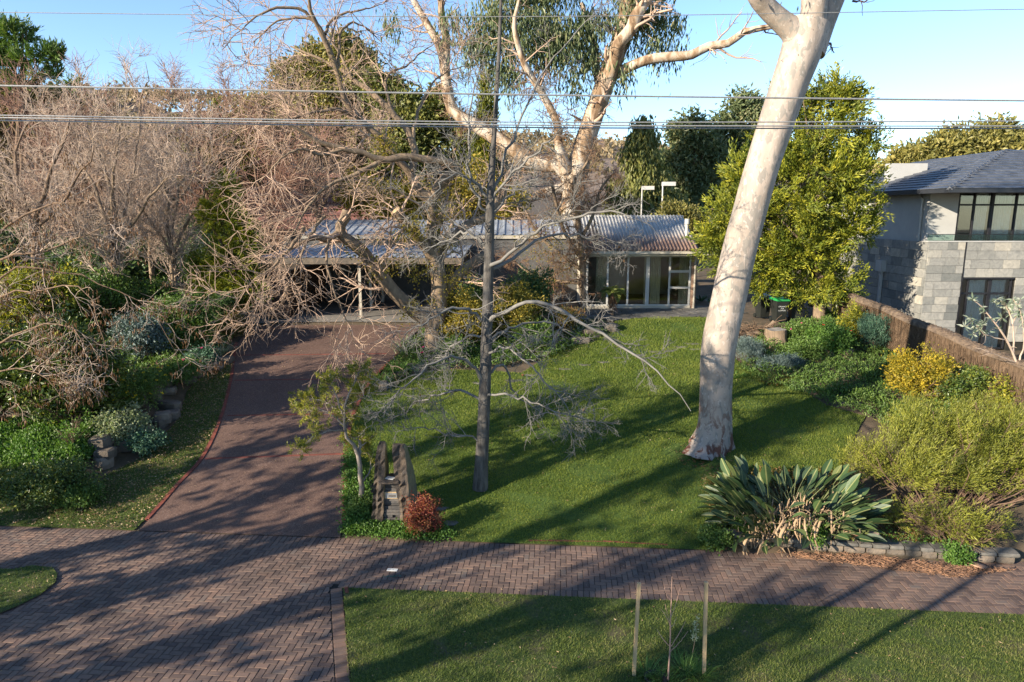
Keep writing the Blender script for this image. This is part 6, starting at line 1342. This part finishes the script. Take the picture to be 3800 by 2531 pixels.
for (px, py, n, L, mat, lab) in ((1410, 1425, 110, .5, 'leaf_bright', 'grassy strap clump nearest the driveway kerb'), (1470, 1385, 120, .55, 'leaf_bright', 'grassy strap clump beside the grey edging rocks'), (1545, 1345, 110, .6, 'leaf_mid', 'strap-leaved clump left of the forked trunk'), (1500, 1310, 60, 1.0, 'leaf_pale_grass', 'dry upright stems left of the forked trunk'), (1770, 1345, 70, .7, 'leaf_mid', 'broad strap clump right of the forked trunk'), (2050, 1300, 60, .9, 'leaf_mid', 'arching fern-like clump near the vine tree'), (2170, 1260, 60, .8, 'leaf_mid', 'dark strap clump above the grey rocks'), (1870, 1330, 60, .8, 'leaf_bright', 'bright strap clump behind the bare lawn tree')):
    strap_plant('strap_plant', lab, 'plant', G(px, py), n, L, .045, mat, .7, 1.0, .35, CG)
ground_cover('bed_cover', 'leafy green cover in the bed under the forked tree', lerp_poly([(1400, 1440), (1580, 1380), (1850, 1370), (2050, 1330), (2280, 1220), (2140, 1190), (1600, 1210), (1500, 1290)]), 2400, .10, .055, 'leaf_mid', .22, 7)
scatter('leaf_mulch', 'brown leaf mulch under the forked tree', lerp_poly([(1400, 1450), (1600, 1390), (2100, 1330), (2280, 1230), (1600, 1210)]), 2600, .07, .04, 'leaf_litter', .02)
S('pink_bloom', 'single magenta bloom on a low plant by the forked tree', 'flower', G(1568, 1335), .5, .45, 'leaf_mid', 16, 14, .09, .04, .06, group=CG, flowers=('flower_pink', 2, .08))
S('pink_bloom', 'single pink bloom on a low plant beside the upper lawn', 'flower', G(2062, 1285), .5, .45, 'leaf_mid', 16, 14, .09, .04, .06, group=CG, flowers=('flower_pink', 2, .08))
# pygmy palm with fronds as parts
pm = G(2272, 1172); pe_ = empty('palm', pm, 'small palm with drooping fronds and brown skirt before the glazed room', 'palm')
pz = 1.15; MB().tube([(0, 0, -.05), (.01, 0, .5), (0, 0, pz)], [.09, .075, .06], 9).build('trunk', 'bark_brown', pe_)
def frond_mesh(L, droop, nl=22, ll=.26):
    s = np.linspace(0, 1, 12); x = L*s*(1 - .18*droop*s); z = L*(.55*s - droop*s*s*.8); R = np.c_[x, 0*s, z]; mb = MB(); mb.tube(R, .012*(1-.8*s), 4)
    i = np.linspace(.12, .98, nl); B = np.c_[np.interp(i, s, R[:, 0]), 0*i, np.interp(i, s, R[:, 2])]; f = np.sin(i*pi*.9 + .25)
    for sd in (-1, 1): V, F = leaf_vf(B, np.c_[.55 + 0*i, sd*(.9 + 0*i), .05 - .45*i*droop], ll*f, .03); mb.add(V, F)
    return mb.mesh('frond')
fms = [frond_mesh(.75, .9), frond_mesh(.7, 1.3), frond_mesh(.6, .5)]
for f in fms: a = f.attributes.new('t', 'FLOAT', 'FACE'); a.data.foreach_set('value', RNG.random(len(f.polygons)).astype(np.float32)); f.materials.append(M['leaf_palm']); f.polygons.foreach_set('use_smooth', np.zeros(len(f.polygons), bool))
for k in range(24):
    o = bpy.data.objects.new('frond', fms[k % 3]); COL.objects.link(o); o.parent = pe_; o.location = (0, 0, pz-.04); o.rotation_euler = (U(-.2, .2), U(-.5, .35), k*2.4)
sk = [(0, 0, pz-.1)]; n = 60; a = U(0, 2*pi, n); V, F = leaf_vf(np.c_[np.cos(a)*.08, np.sin(a)*.08, U(.5, 1.05, n)], np.c_[np.cos(a)*.45, np.sin(a)*.45, -np.ones(n)], .42, .05); link('dry_skirt', mesh_np('s', V, F, U(.5, 1, n)), 'leaf_pod', pe_)
for (px, py, sc, lab) in ((2648, 1135, 1.0, 'grey-green agave rosette right of the brick pier'), (2600, 1118, .8, 'dark agave behind the downpipe corner')):
    strap_plant('agave', lab, 'agave', G(px, py) , 34, .75*sc, .11, 'leaf_bluegreen', 1.1, .25, .08, 'agaves at the house corner')
# letterbox bed
ground_cover('ground_cover', 'fresh green weeds around the stone letterbox', lerp_poly([(1285, 1640), (1330, 1730), (1390, 1900), (1400, 1950), (1640, 1955), (1690, 2005), (1560, 2012), (1275, 1990), (1280, 1800)]), 2300, .06, .045, 'leaf_bright', .12, 7)
S('red_shrub', 'red and bronze leaved shrub beside the letterbox', 'shrub', G(1568, 1985), 1.05, 1.05, 'leaf_red', 240, 26, .05, .025, .07, lobes=20)
for (px, py, n, L, lab) in ((1300, 1985, 90, .34, 'grass tuft at the footpath and driveway corner'), (1395, 1975, 60, .3, 'small grass tuft left of the letterbox foot'), (1500, 1995, 90, .34, 'grassy tuft below the red shrub'), (1620, 1990, 60, .3, 'grassy tuft right of the red shrub'), (1290, 1860, 60, .26, 'grass tuft against the driveway edge bricks')):
    strap_plant('grass_tuft', lab, 'grass tuft', G(px, py), n, L, .016, 'leaf_bright', .7, .9, .1, 'grass tufts round the letterbox')
S('weed_clump', 'rounded green weed clump left of the letterbox', 'shrub', G(1345, 1905), .9, .35, 'leaf_mid', 120, 22, .05, .04, .06)
# bottlebrush by the drive
bt = G(1345, 1880); tY = bt[1]
def tl_(*p): return [at(a, b, tY + dy, r) for a, b, r, dy in p]
TL = [[(bt[0], bt[1], bt[2]-.1, .10)] + tl_((1345, 1860, .095, 0), (1340, 1790, .085, 0), (1332, 1720, .08, 0), (1322, 1665, .075, 0), (1305, 1640, .06, -.1), (1285, 1625, .05, -.2), (1278, 1560, .045, -.3), (1280, 1500, .035, -.4), (1310, 1430, .02, -.4), (1330, 1380, .01, -.4)),
      tl_((1330, 1700, .06, 0), (1338, 1650, .055, .1), (1330, 1625, .04, .1), (1318, 1622, .02, .1)), tl_((1280, 1580, .035, -.3), (1230, 1540, .028, -.3), (1180, 1520, .02, -.3), (1110, 1530, .01, -.3)), tl_((1278, 1560, .035, -.3), (1250, 1480, .025, -.5), (1230, 1420, .015, -.6), (1225, 1385, .01, -.6)),
      tl_((1280, 1600, .03, -.2), (1220, 1600, .022, -.7), (1160, 1620, .015, -1), (1120, 1660, .008, -1.1)), tl_((1280, 1520, .03, -.4), (1330, 1480, .022, -.1), (1370, 1440, .012, .1)), tl_((1345, 1790, .03, 0), (1375, 1740, .02, .2), (1372, 1690, .01, .3), (1345, 1680, .006, .3)), tl_((1280, 1545, .03, -.3), (1200, 1490, .02, .3), (1140, 1480, .01, .7))]
te = empty('bottlebrush', bt, 'small gnarled bottlebrush tree with yellow-green tufts over the driveway edge', 'tree'); P, R = skel(TL, 14, .012); R = R*.75
mb = limb_mb(P, R, 8); mb.off = bt; mb.build('trunk', 'bark_pale', te, smooth=True)
mb, tal = branches(P[1:], R[1:], [dict(n=9, L=.45, seg=4, w=.2, up=.15, ang=45, t0=.35, rf=.5, rmin=.006), dict(n=4, L=.2, seg=3, w=.2, up=.2, rmin=.004)]); m1 = mb
m2, ta2 = branches(P[:1], R[:1], [dict(n=22, L=.45, seg=4, w=.2, up=.1, ang=50, t0=.55, t1=1, rf=.3, rmin=.006), dict(n=4, L=.2, seg=3, w=.2, up=.2, rmin=.004)]); m1.add(np.concatenate(m2.V), np.concatenate(m2.F[4])); m1.off = bt; tw_ = m1.build('twigs', 'twig_pale', te, smooth=True); tw_['kind'] = 'stuff'
q = np.vstack([tal[1][0][:, 1:].reshape(-1, 3), ta2[1][0][:, 1:].reshape(-1, 3)]); q = q[q[:, 2] > bt[2] + .8]; dq = np.repeat(np.arange(len(q)), 12)
V, F = leaf_vf(q[dq] + RNG.normal(size=(len(dq), 3))*.02, rdir(len(dq)) + [0, 0, .5], .085*U(.6, 1.2, len(dq)), .017); link('foliage', mesh_np('f', V - bt, F, np.clip(RNG.random(len(q))[dq]*.6 + RNG.random(len(dq))*.4, 0, 1)), 'leaf_gold', te)

# ------------------------------------------------------------------ bird of paradise: every big leaf a part
sb = G(2930, 1950); se = empty('bird_of_paradise', sb, 'big bird of paradise clump of dark paddle leaves above the kerb wall', 'plant')
def paddle(L, Wd, stalk, bend, cup):
    """stalk then a paddle blade along +X rising; t marks the pale rib"""
    mb = MB(); s = np.linspace(0, 1, 6); tot = stalk + L; x = lambda u: u*cos(0) ; path = lambda u: np.array([u*(1 - .12*bend*u/tot), 0, -bend*u*u/tot*.5])
    P = np.array([path(v) for v in np.linspace(0, stalk, 4)]); V, F = tubes(P[None], np.array([[.016, .014, .012, .010]]), 4); mb.add(V, F); nf1 = len(F)
    rows = []; m = 8
    for k in range(m+1):
        u = stalk + L*k/m; c = path(u); h = Wd/2*max(.03, sin(pi*min(1, (k/m)*.93 + .05))**.75); rib = .012
        rows.append([c + [0, -h, cup*h], c + [0, -h*.5, cup*h*.35], c + [0, -rib, 0], c + [0, rib, 0], c + [0, h*.5, cup*h*.35], c + [0, h, cup*h]])
    V = np.array(rows).reshape(-1, 3); i = (np.arange(m)[:, None]*6 + np.arange(5)[None]).ravel(); mb.add(V, np.c_[i, i+1, i+7, i+6])
    me = mb.mesh('leaf'); t = np.r_[np.full(nf1, .45), np.tile([0.0, 0, .9, 0, 0], m)]; a = me.attributes.new('t', 'FLOAT', 'FACE'); a.data.foreach_set('value', t.astype(np.float32)); me.materials.append(M['strelitzia_leaf'])
    me.polygons.foreach_set('use_smooth', np.ones(len(me.polygons), bool)); return me
pads = [paddle(.48, .19, .85, .3, .3), paddle(.44, .17, .7, .5, .45), paddle(.50, .20, 1.05, .2, .25), paddle(.40, .17, .5, .7, .5), paddle(.46, .18, .9, .6, .6)]
clumps = np.c_[U(-1.05, 1.0, 26), U(-.35, .75, 26)]
for k in range(295):
    c = clumps[RNG.integers(0, 26)]; rad = hypot(c[0]/1.1, (c[1]-.2)/.6); a = atan2(c[1]-.15 + U(-.5, .5), c[0] + U(-.6, .6)); el = np.clip(RNG.normal(1.12 - .35*rad, .26), .2, 1.5)
    if k % 7 == 0: el = U(.2, .6)
    o = bpy.data.objects.new('leaf', pads[RNG.integers(0, 5)]); COL.objects.link(o); o.parent = se; x_, y_ = sb[0]+c[0], sb[1]+c[1]
    o.location = (c[0], c[1], Tz(x_, y_) - sb[2]); o.rotation_euler = (U(-1.1, 1.1), -el, a); s_ = U(.75, 1.15); o.scale = (s_, s_, s_)
def dead_leaf():
    n = 9; s = np.linspace(0, 1, n); x = .5*np.sin(s*1.9); z = .25*np.sin(s*3.0) - .75*s*s; P = np.c_[x, .05*np.sin(s*7), z + .1]; wd = .022*np.sin(np.clip(s*.9+.1, 0, 1)*pi)+.006; V = []
    for p, w_, k in zip(P, wd, range(n)): V += [p + [0, -w_, .02*(k % 2)], p + [.015, 0, .03], p + [0, w_, -.015*(k % 2)]]
    i = (np.arange(n-1)[:, None]*3 + np.arange(2)[None]).ravel(); me = MB().add(V, np.c_[i, i+1, i+4, i+3]).mesh('dead_leaf'); me.materials.append(M['tan_leaf']); me.polygons.foreach_set('use_smooth', np.ones(len(me.polygons), bool)); return me
dms = [dead_leaf(), dead_leaf()]
for k in range(30):
    o = bpy.data.objects.new('dead_leaf', dms[k % 2]); COL.objects.link(o); o.parent = se; xx, yy = U(-1.0, 1.15), U(-.55, -.2); o.location = (xx, yy, Tz(sb[0]+xx, sb[1]+yy) - sb[2] + U(.2, .5)); o.rotation_euler = (U(-.3, .3), U(-.3, .5), U(-2.6, -.5)); s_ = U(.6, 1.05); o.scale = (s_, s_, s_)
n = 300; xx = U(-1.2, 1.2, n); yy = U(-.5, .4, n); zz = T(sb[0]+xx, sb[1]+yy) - sb[2]; P = np.stack([np.c_[xx, yy, zz], np.c_[xx + U(-.25, .25, n), yy + U(-.25, .1, n), zz + U(.15, .6, n)]], 1); MB().add(*tubes(P, np.full((n, 2), .012), 4)).build('dry_stalks', 'tan_leaf', se)
ground_cover('ground_cover', 'fresh green weeds along the kerb wall below the clump', lerp_poly([(2640, 1960), (2900, 1985), (3300, 2030), (3700, 2070), (3680, 2040), (3200, 1990), (2700, 1930)]), 900, .055, .04, 'leaf_bright', .13, 7)
for (px, py, wd, h, mat, lab) in ((2655, 2025, 1.0, .4, 'leaf_mid', 'green weed mound at the left end of the kerb wall'), (3555, 2085, .75, .35, 'leaf_bright', 'bright green weed mound spilling over the kerb wall'), (2780, 1985, .7, .35, 'leaf_bright', 'yellow-green weeds at left of the dead leaves'), (3020, 2005, .5, .3, 'leaf_bright', 'green weeds among hanging dead leaves')):
    S('weed_mound', lab, 'weed', G(px, py), wd, h, mat, 130, 20, .055, .042, .06)

# ------------------------------------------------------------------ golden breath-of-heaven shrub on the right
def big_shrub(name, label, base, blobs, mat, ncl, per, cr, L, Wd, mode, lean, group=RG, stems=40, lobes=18):
    e = empty(name, base, label, 'shrub', group); b = np.array(base); me, C, N = foliage_mesh('foliage', blobs, ncl, per, cr, L, Wd, mode, lobes, .45, zmin=lambda x, y: T(x+b[0], y+b[1]) - b[2] + .02, lean=lean); link('foliage', me, mat, e)
    k = stems; i = RNG.integers(0, len(C), k); P0 = np.c_[C[i, 0]*.35 + U(-.15, .15, k), C[i, 1]*.35, np.full(k, -.05)]; P0[:, 2] = T(P0[:, 0]+b[0], P0[:, 1]+b[1]) - b[2] - .05
    D = C[i] - P0; p, r = grow(P0, D, np.linalg.norm(D, axis=1), np.full(k, .022), 6, .15, .1); q = spawn(p, r, 8, .3, 1, 35, .5, .5); p2, r2 = grow(*q, 4, .2, .2); mb = MB().add(*tubes(p, r, 5)); mb.add(*tubes(p2, r2, 3)); mb.build('stems', 'twig_brown', e); return e
hb2 = G(3520, 1880)
def rb_(lst, Y0, b): return px_blobs(lst, Y0, b)
big_shrub('golden_heath', 'huge feathery yellow-green heath shrub filling the lower right', hb2, [(x, y, z, a, b_, c_) for x, y, z, a, b_, c_ in (
   (-.9, .5, 1.05, 1.25, 1.0, .85), (.3, 1.2, 1.45, 1.3, 1.2, .85), (1.6, 1.0, 1.35, 1.4, 1.2, .9), (2.8, .9, 1.2, 1.2, 1.2, .95), (-.3, -.1, .85, 1.1, .8, .7), (1.1, .1, 1.0, 1.2, .8, .75), (2.4, 0, .9, 1.1, .9, .8), (-1.6, 1.0, .8, .8, .8, .6), (.9, 2.0, 1.5, 1.4, 1.0, .75), (2.4, 2.2, 1.4, 1.3, 1.0, .8))], 'leaf_coleonema', 2600, 30, .12, .085, .017, 'spray', [.55, 0, .75], stems=90, lobes=22)
hb3 = G(3560, 2010)
big_shrub('golden_heath', 'thin sprawling heath shrub with bare brown stems above the kerb wall', hb3, [(-.3, .1, .45, .8, .5, .4), (.6, .15, .35, .7, .45, .35), (-1.0, .3, .5, .6, .5, .4), (.1, -.15, .3, .6, .3, .25)], 'leaf_coleonema', 360, 26, .1, .08, .016, 'spray', [.4, -.3, .4], stems=80)
S('yellow_shrub', 'bright yellow variegated shrub against the brush fence', 'shrub', G(3390, 1500), 2.3, 1.9, 'leaf_yellow', 480, 24, .085, .045, .1, group=RG, lobes=20)
S('dark_shrub', 'dark leathery shrub right of the yellow one by the fence', 'shrub', G(3535, 1525), 2.1, 1.6, 'leaf_hedge', 380, 22, .09, .04, .1, group=RG)
S('round_shrub', 'round blue-green dome shrub before the brush fence', 'shrub', G(3240, 1305), 1.75, 1.5, 'leaf_bluegreen', 460, 26, .085, .02, .07, 'up', group=RG, lobes=30, nb=3)
S('geranium', 'bright green geranium mass with red flowers by the conifer foot', 'shrub', G(3080, 1320), 2.1, 1.25, 'leaf_bright', 380, 22, .09, .06, .11, group=RG, flowers=('flower_red', 8, .06))
S('geranium', 'pink-flowered geranium beside the tall stump', 'shrub', G(2965, 1275), 1.5, .9, 'leaf_mid', 200, 22, .085, .055, .1, group=RG, flowers=('flower_pink', 6, .06))
S('geranium', 'low green plants in front of the tall stump', 'shrub', G(2980, 1325), 1.9, .6, 'leaf_mid', 220, 22, .08, .05, .1, group=RG, flowers=('flower_pink', 3, .05))
S('climber', 'orange-tipped leafy climber on the fence behind the geraniums', 'shrub', G(3160, 1265), 1.3, 1.6, 'leaf_gold', 170, 20, .11, .045, .1, group=RG)
S('lavender', 'grey-blue lavender mound right of the gum trunk', 'shrub', G(2775, 1345), 1.7, .95, 'leaf_blue', 330, 26, .08, .016, .08, 'up', group=RG)
S('lavender', 'low blue-green catmint mat before the tall stump', 'shrub', G(2900, 1375), 2.2, .55, 'leaf_blue', 300, 26, .07, .02, .09, 'up', d=1.0, group=RG, tshift=-.15)
for (px, py, n, L, mat, lab) in ((2870, 1425, 90, .5, 'leaf_rust', 'rust-tipped strap clump at the lawn edge'), (2935, 1410, 90, .5, 'leaf_rust', 'second rust-tipped strap clump beside the catmint'), (3010, 1410, 70, .5, 'leaf_mid', 'green strap clump left of the low stump'), (3060, 1460, 60, .6, 'leaf_mid', 'green fern clump at the bed edge'), (3150, 1460, 80, .7, 'leaf_dark', 'dark fern clump below the low stump'), (3220, 1480, 80, .75, 'leaf_dark', 'dark arching fern right of the low stump'), (3290, 1520, 80, .75, 'leaf_dark', 'dark fern beneath the yellow shrub'), (3230, 1400, 60, .9, 'leaf_mid', 'tall grassy clump behind the low stump'), (3350, 1560, 70, .7, 'leaf_mid', 'arching strap clump left of the heath shrub'), (2730, 1400, 60, .35, 'leaf_bright', 'small grassy clump behind the gum trunk')):
    strap_plant('strap_plant', lab, 'plant', G(px, py), n, L, .04, mat, .9, 1.1, .3, RG)
ground_cover('bed_cover', 'ferny dark green cover across the right garden bed', lerp_poly([(2740, 1380), (2860, 1440), (2980, 1480), (3120, 1530), (3290, 1590), (3330, 1640), (3560, 1600), (3640, 1480), (3480, 1330), (3250, 1240), (2990, 1200), (2800, 1260)]), 5600, .10, .045, 'leaf_mid', .3, 8)
ground_cover('bed_cover', 'weedy cover between gum roots and the kerb wall', lerp_poly([(2600, 1800), (2680, 1760), (3100, 1760), (3250, 1900), (3650, 2060), (2900, 1990), (2680, 2010)]), 1600, .06, .03, 'leaf_rust', .07, 7)
S('yellow_bush', 'loose yellow-green bush at the right picture edge by the fence', 'shrub', G(3765, 1600), 1.9, 1.7, 'leaf_gold', 260, 22, .085, .045, .11, group=RG)
# grey-leaved shrub reaching in at the right
fb = G(3830, 1600); fY = fb[1]; fe2 = empty('grey_shrub', fb, 'leggy grey-green shrub with long leaves at the right picture edge', 'shrub')
def fl_(*p): return [at(a, b, fY + dy, r) for a, b, r, dy in p]
FL = [[(fb[0], fb[1], fb[2], .04)] + fl_((3790, 1400, .035, 0), (3740, 1270, .03, 0), (3690, 1200, .025, -.1), (3660, 1150, .018, -.1), (3610, 1110, .01, -.2)), fl_((3760, 1310, .028, 0), (3760, 1220, .022, .1), (3740, 1150, .015, .2), (3700, 1110, .01, .2)), fl_((3780, 1370, .028, 0), (3800, 1260, .02, 0), (3790, 1170, .015, -.1), (3760, 1110, .01, -.1)), fl_((3730, 1260, .02, 0), (3680, 1250, .014, -.2), (3640, 1230, .01, -.3), (3600, 1180, .006, -.4)), fl_((3790, 1350, .02, 0), (3720, 1330, .013, -.2), (3660, 1300, .009, -.4), (3620, 1290, .005, -.4))]
P, R = skel(FL, 12, .015); mb = limb_mb(P, R, 7); m2, fa = branches(P, R, [dict(n=6, L=.35, seg=4, w=.25, t0=.4, rmin=.006)]); mb.add(np.concatenate(m2.V), np.concatenate(m2.F[4])); mb.off = fb; mb.build('stems', 'twig_pale', fe2, smooth=True)
q = np.vstack([P[:, 7:].reshape(-1, 3), fa[0][0][:, -1]]); q = q[q[:, 2] > Wp(3700, 1240, fY)[2]]; k = np.repeat(np.arange(len(q)), 8); V, F = leaf_vf(q[k], rdir(len(k)) + [0, 0, -.1], .2*U(.6, 1.2, len(k)), .05); link('foliage', mesh_np('f', V - fb, F, RNG.random(len(k))), 'leaf_grey', fe2)
# brush pile and bark litter
pp = G(2790, 1248); pl_ = empty('brush_pile', pp, 'heap of brown sticks and prunings behind the tall stump', 'brush pile'); n = 420; a = U(0, 2*pi, n); rr = np.sqrt(RNG.random(n)); C = np.c_[np.cos(a)*rr*1.0, np.sin(a)*rr*.5, U(0, 1, n)*(.55*(1-rr**1.5))]
p, r = grow(C, np.c_[RNG.normal(size=(n, 2)), U(-.15, .25, n)], U(.3, 1.1, n), U(.006, .022, n), 4, .18, 0); p[:, :, 2] = np.maximum(p[:, :, 2], T(p[:, :, 0]+pp[0], p[:, :, 1]+pp[1]) - pp[2] + .01); MB().add(*tubes(p, r, 5)).build('sticks', 'bark_brown', pl_, smooth=True)
MB().tube([(-.3, -.35, .12), (.1, -.3, .16), (.3, -.32, .14)], [.11, .12, .1], 10).build('log', 'bark_tan', pl_, smooth=True); MB().tube([(.5, -.1, .3), (.8, 0, .5), (.9, .05, .62)], [.1, .09, .08], 10).build('log', 'bark_tan', pl_, smooth=True)
lp = lerp_poly([(2900, 2055), (3140, 2060), (3560, 2105), (3760, 2120), (3560, 2150), (3230, 2110), (2950, 2075)]); lp = np.array([p_[:2] for p_ in lp]); n = 1500; x0, y0 = lp.min(0); x1, y1 = lp.max(0); x = U(x0, x1, n*3); y = U(y0, y1, n*3); kk = inpoly(x, y, lp); x = x[kk][:n]; y = y[kk][:n]; n = len(x); a = U(0, pi, n); ln = U(.04, .2, n)
P0 = np.c_[x, y, U(.008, .05, n)]; P1 = P0 + np.c_[np.cos(a)*ln, np.sin(a)*ln*.6, U(-.02, .03, n)]; P1[:, 2] = np.maximum(P1[:, 2], .008); tag(MB().add(*tubes(np.stack([P0, P1], 1), np.full((n, 2), .007), 3)).build('bark_litter', 'bark_litter'), 'drift of shed brown bark strips on the footpath', 'bark', kind='stuff')
for (a0, a1, wd, mat, dz, lab) in (((3155, 1995), (3260, 2018), .12, 'twig_pale', .36, 'pale bleached bark slab lying on the kerb wall'), ((3170, 2012), (3265, 2032), .1, 'sun_bark', .30, 'orange bark strip lying under the bleached slab'), ((3590, 2095), (3655, 2122), .10, 'sun_bark', .03, 'curled orange bark strip on the footpath at right')):
    A, B = G(*a0), G(*a1); A[2] = dz; B[2] = dz + .02; d = B - A; s_ = np.array([-d[1], d[0], 0]); s_ /= np.linalg.norm(s_); V = []
    for k in range(6):
        c = A + d*k/5; w_ = wd*(.5 + .5*sin(pi*(k+.7)/6.4)); V += [c - s_*w_ + [0, 0, .03], c, c + s_*w_ + [0, 0, .035], c + s_*w_*.9 + [0, 0, .05], c + [0, 0, .018], c - s_*w_*.9 + [0, 0, .045]]
    i = (np.arange(5)[:, None]*6 + np.arange(6)[None]).ravel(); j = (np.arange(5)[:, None]*6 + (np.arange(6)[None]+1) % 6).ravel(); mb = MB().add(np.array(V) - A, np.c_[i, j, j+6, i+6]); tag(mb.build('bark_slab', mat, loc=A, smooth=True), lab, 'bark')
scatter('bed_litter', 'brown litter on the soil behind the kerb wall', lerp_poly([(2600, 1760), (3100, 1760), (3300, 1900), (3680, 2070), (2900, 1995), (2680, 2010)]), 2600, .09, .03, 'leaf_litter', .02)
scatter('gum_litter', 'red-brown bark flakes around the gum trunk foot', lerp_poly([(2500, 1680), (2560, 1640), (2720, 1680), (2700, 1760), (2540, 1740)]), 300, .08, .03, 'leaf_pod', .05)
# staked sapling, weed and planting hole
vzf = lambda p: np.array([p[0], p[1], .06]); sg = vzf(G(2478, 2545)); sY = sg[1]
se2 = empty('sapling', sg, 'slender leafless sapling between two timber stakes', 'sapling')
def sl_(*p): return [at(a, b, sY + dy, r) for a, b, r, dy in p]
SL = [[(sg[0], sg[1], .0, .017)] + sl_((2484, 2440, .014, 0), (2487, 2340, .011, 0), (2490, 2240, .008, 0), (2494, 2140, .004, 0)), sl_((2486, 2400, .007, 0), (2460, 2370, .006, .03), (2438, 2335, .004, .06)), sl_((2488, 2400, .007, 0), (2515, 2360, .006, -.03), (2544, 2305, .004, -.05)), sl_((2487, 2420, .007, 0), (2520, 2385, .005, .05), (2553, 2342, .003, .08)), sl_((2488, 2325, .006, 0), (2470, 2285, .005, 0), (2454, 2262, .003, .05)), sl_((2489, 2325, .006, 0), (2500, 2318, .005, .03), (2511, 2290, .003, .06)), sl_((2490, 2230, .005, 0), (2474, 2210, .004, -.05), (2463, 2170, .003, -.08)), sl_((2490, 2290, .005, 0), (2505, 2250, .004, .05), (2525, 2180, .003, .08)), sl_((2489, 2320, .005, 0), (2480, 2290, .004, -.05), (2468, 2242, .003, -.08))]
P, R = skel(SL, 10, .003); mb = limb_mb(P, R, 7); mb.off = sg; mb.build('stem', 'twig_sapling', se2, smooth=True); pr = P[1:, -3:-1].reshape(-1, 3); mb = MB()
for p_ in pr[::2]: mb.tube([p_ - sg - [0, 0, .006], p_ - sg + [0, 0, .012]], .006, 5)
mb.build('buds', 'twig_sapling', se2)
wg = vzf(G(2562, 2470)); we = empty('weed', wg, 'dry seeding weed stalk left of the right stake', 'weed'); wt = Wp(2588, 2290, wg[1]) - wg; MB().tube([(0, 0, -.03), wt*.5 + [.02, 0, 0], wt], [.006, .005, .003], 5).build('stalk', 'tan_leaf', we)
n = 90; s_ = U(.45, 1, n); V, F = leaf_vf(wt[None]*s_[:, None] + RNG.normal(size=(n, 3))*.022, rdir(n) + [0, 0, .4], .05, .022); link('seed_heads', mesh_np('s', V, F, U(.3, 1, n)), 'leaf_pale_grass', we)
pg = vzf(G(2432, 2536)); MBp = MB(); a = np.arange(18)*2*pi/18; V = np.vstack([np.c_[np.cos(a)*r_, np.sin(a)*r_*1, np.full(18, z_)] for r_, z_ in ((.17, .0), (.19, .04), (.15, .05), (.10, -.0))]); i = np.arange(18); tag(MB().add(V, [np.vstack([np.c_[i+k*18, (i+1) % 18+k*18, (i+1) % 18+k*18+18, i+k*18+18] for k in range(3)]), (i+54)[None].copy()]).build('watering_ring', 'pot_black', loc=pg), 'black watering ring sunk beside the sapling', 'ring')
for (px, py, n, L, lab) in ((2400, 2520, 70, .38, 'long grass tuft at the left stake foot'), (2460, 2545, 60, .34, 'long grass tuft before the watering ring'), (2540, 2510, 80, .4, 'long grass tuft right of the sapling'), (2590, 2530, 80, .36, 'long grass tuft at the right stake foot'), (2510, 2480, 50, .3, 'grass tuft behind the sapling stem')):
    strap_plant('grass_tuft', lab, 'grass tuft', vzf(G(px, py)), n, L, .012, 'leaf_bright', .8, 1.0, .14, 'grass tufts round the sapling')
# street poles outside the frame whose shadows cross the footpath
for k, (x, y, h, r_, lab) in enumerate(((-5.6, 4.1, 9.5, .075, 'slim street pole just left of the viewer'), (-4.3, 3.6, 9.5, .085, 'second slim street pole left of the viewer'))):
    e = empty('street_pole', (x, y, 0), lab, 'pole', 'street poles'); MB().tube([(0, 0, -.3), (0, 0, h)], [r_, r_*.8], 10).build('shaft', 'white_metal', e); MB().box(-.2, .2, -.05, .05, h-.2, h).build('bracket', 'white_metal', e)
for k, a in enumerate(STREET): street_tree('slim street tree left of the viewer, %s from the garden end' % ('first', 'second', 'third', 'fourth', 'fifth', 'sixth')[k], *a)
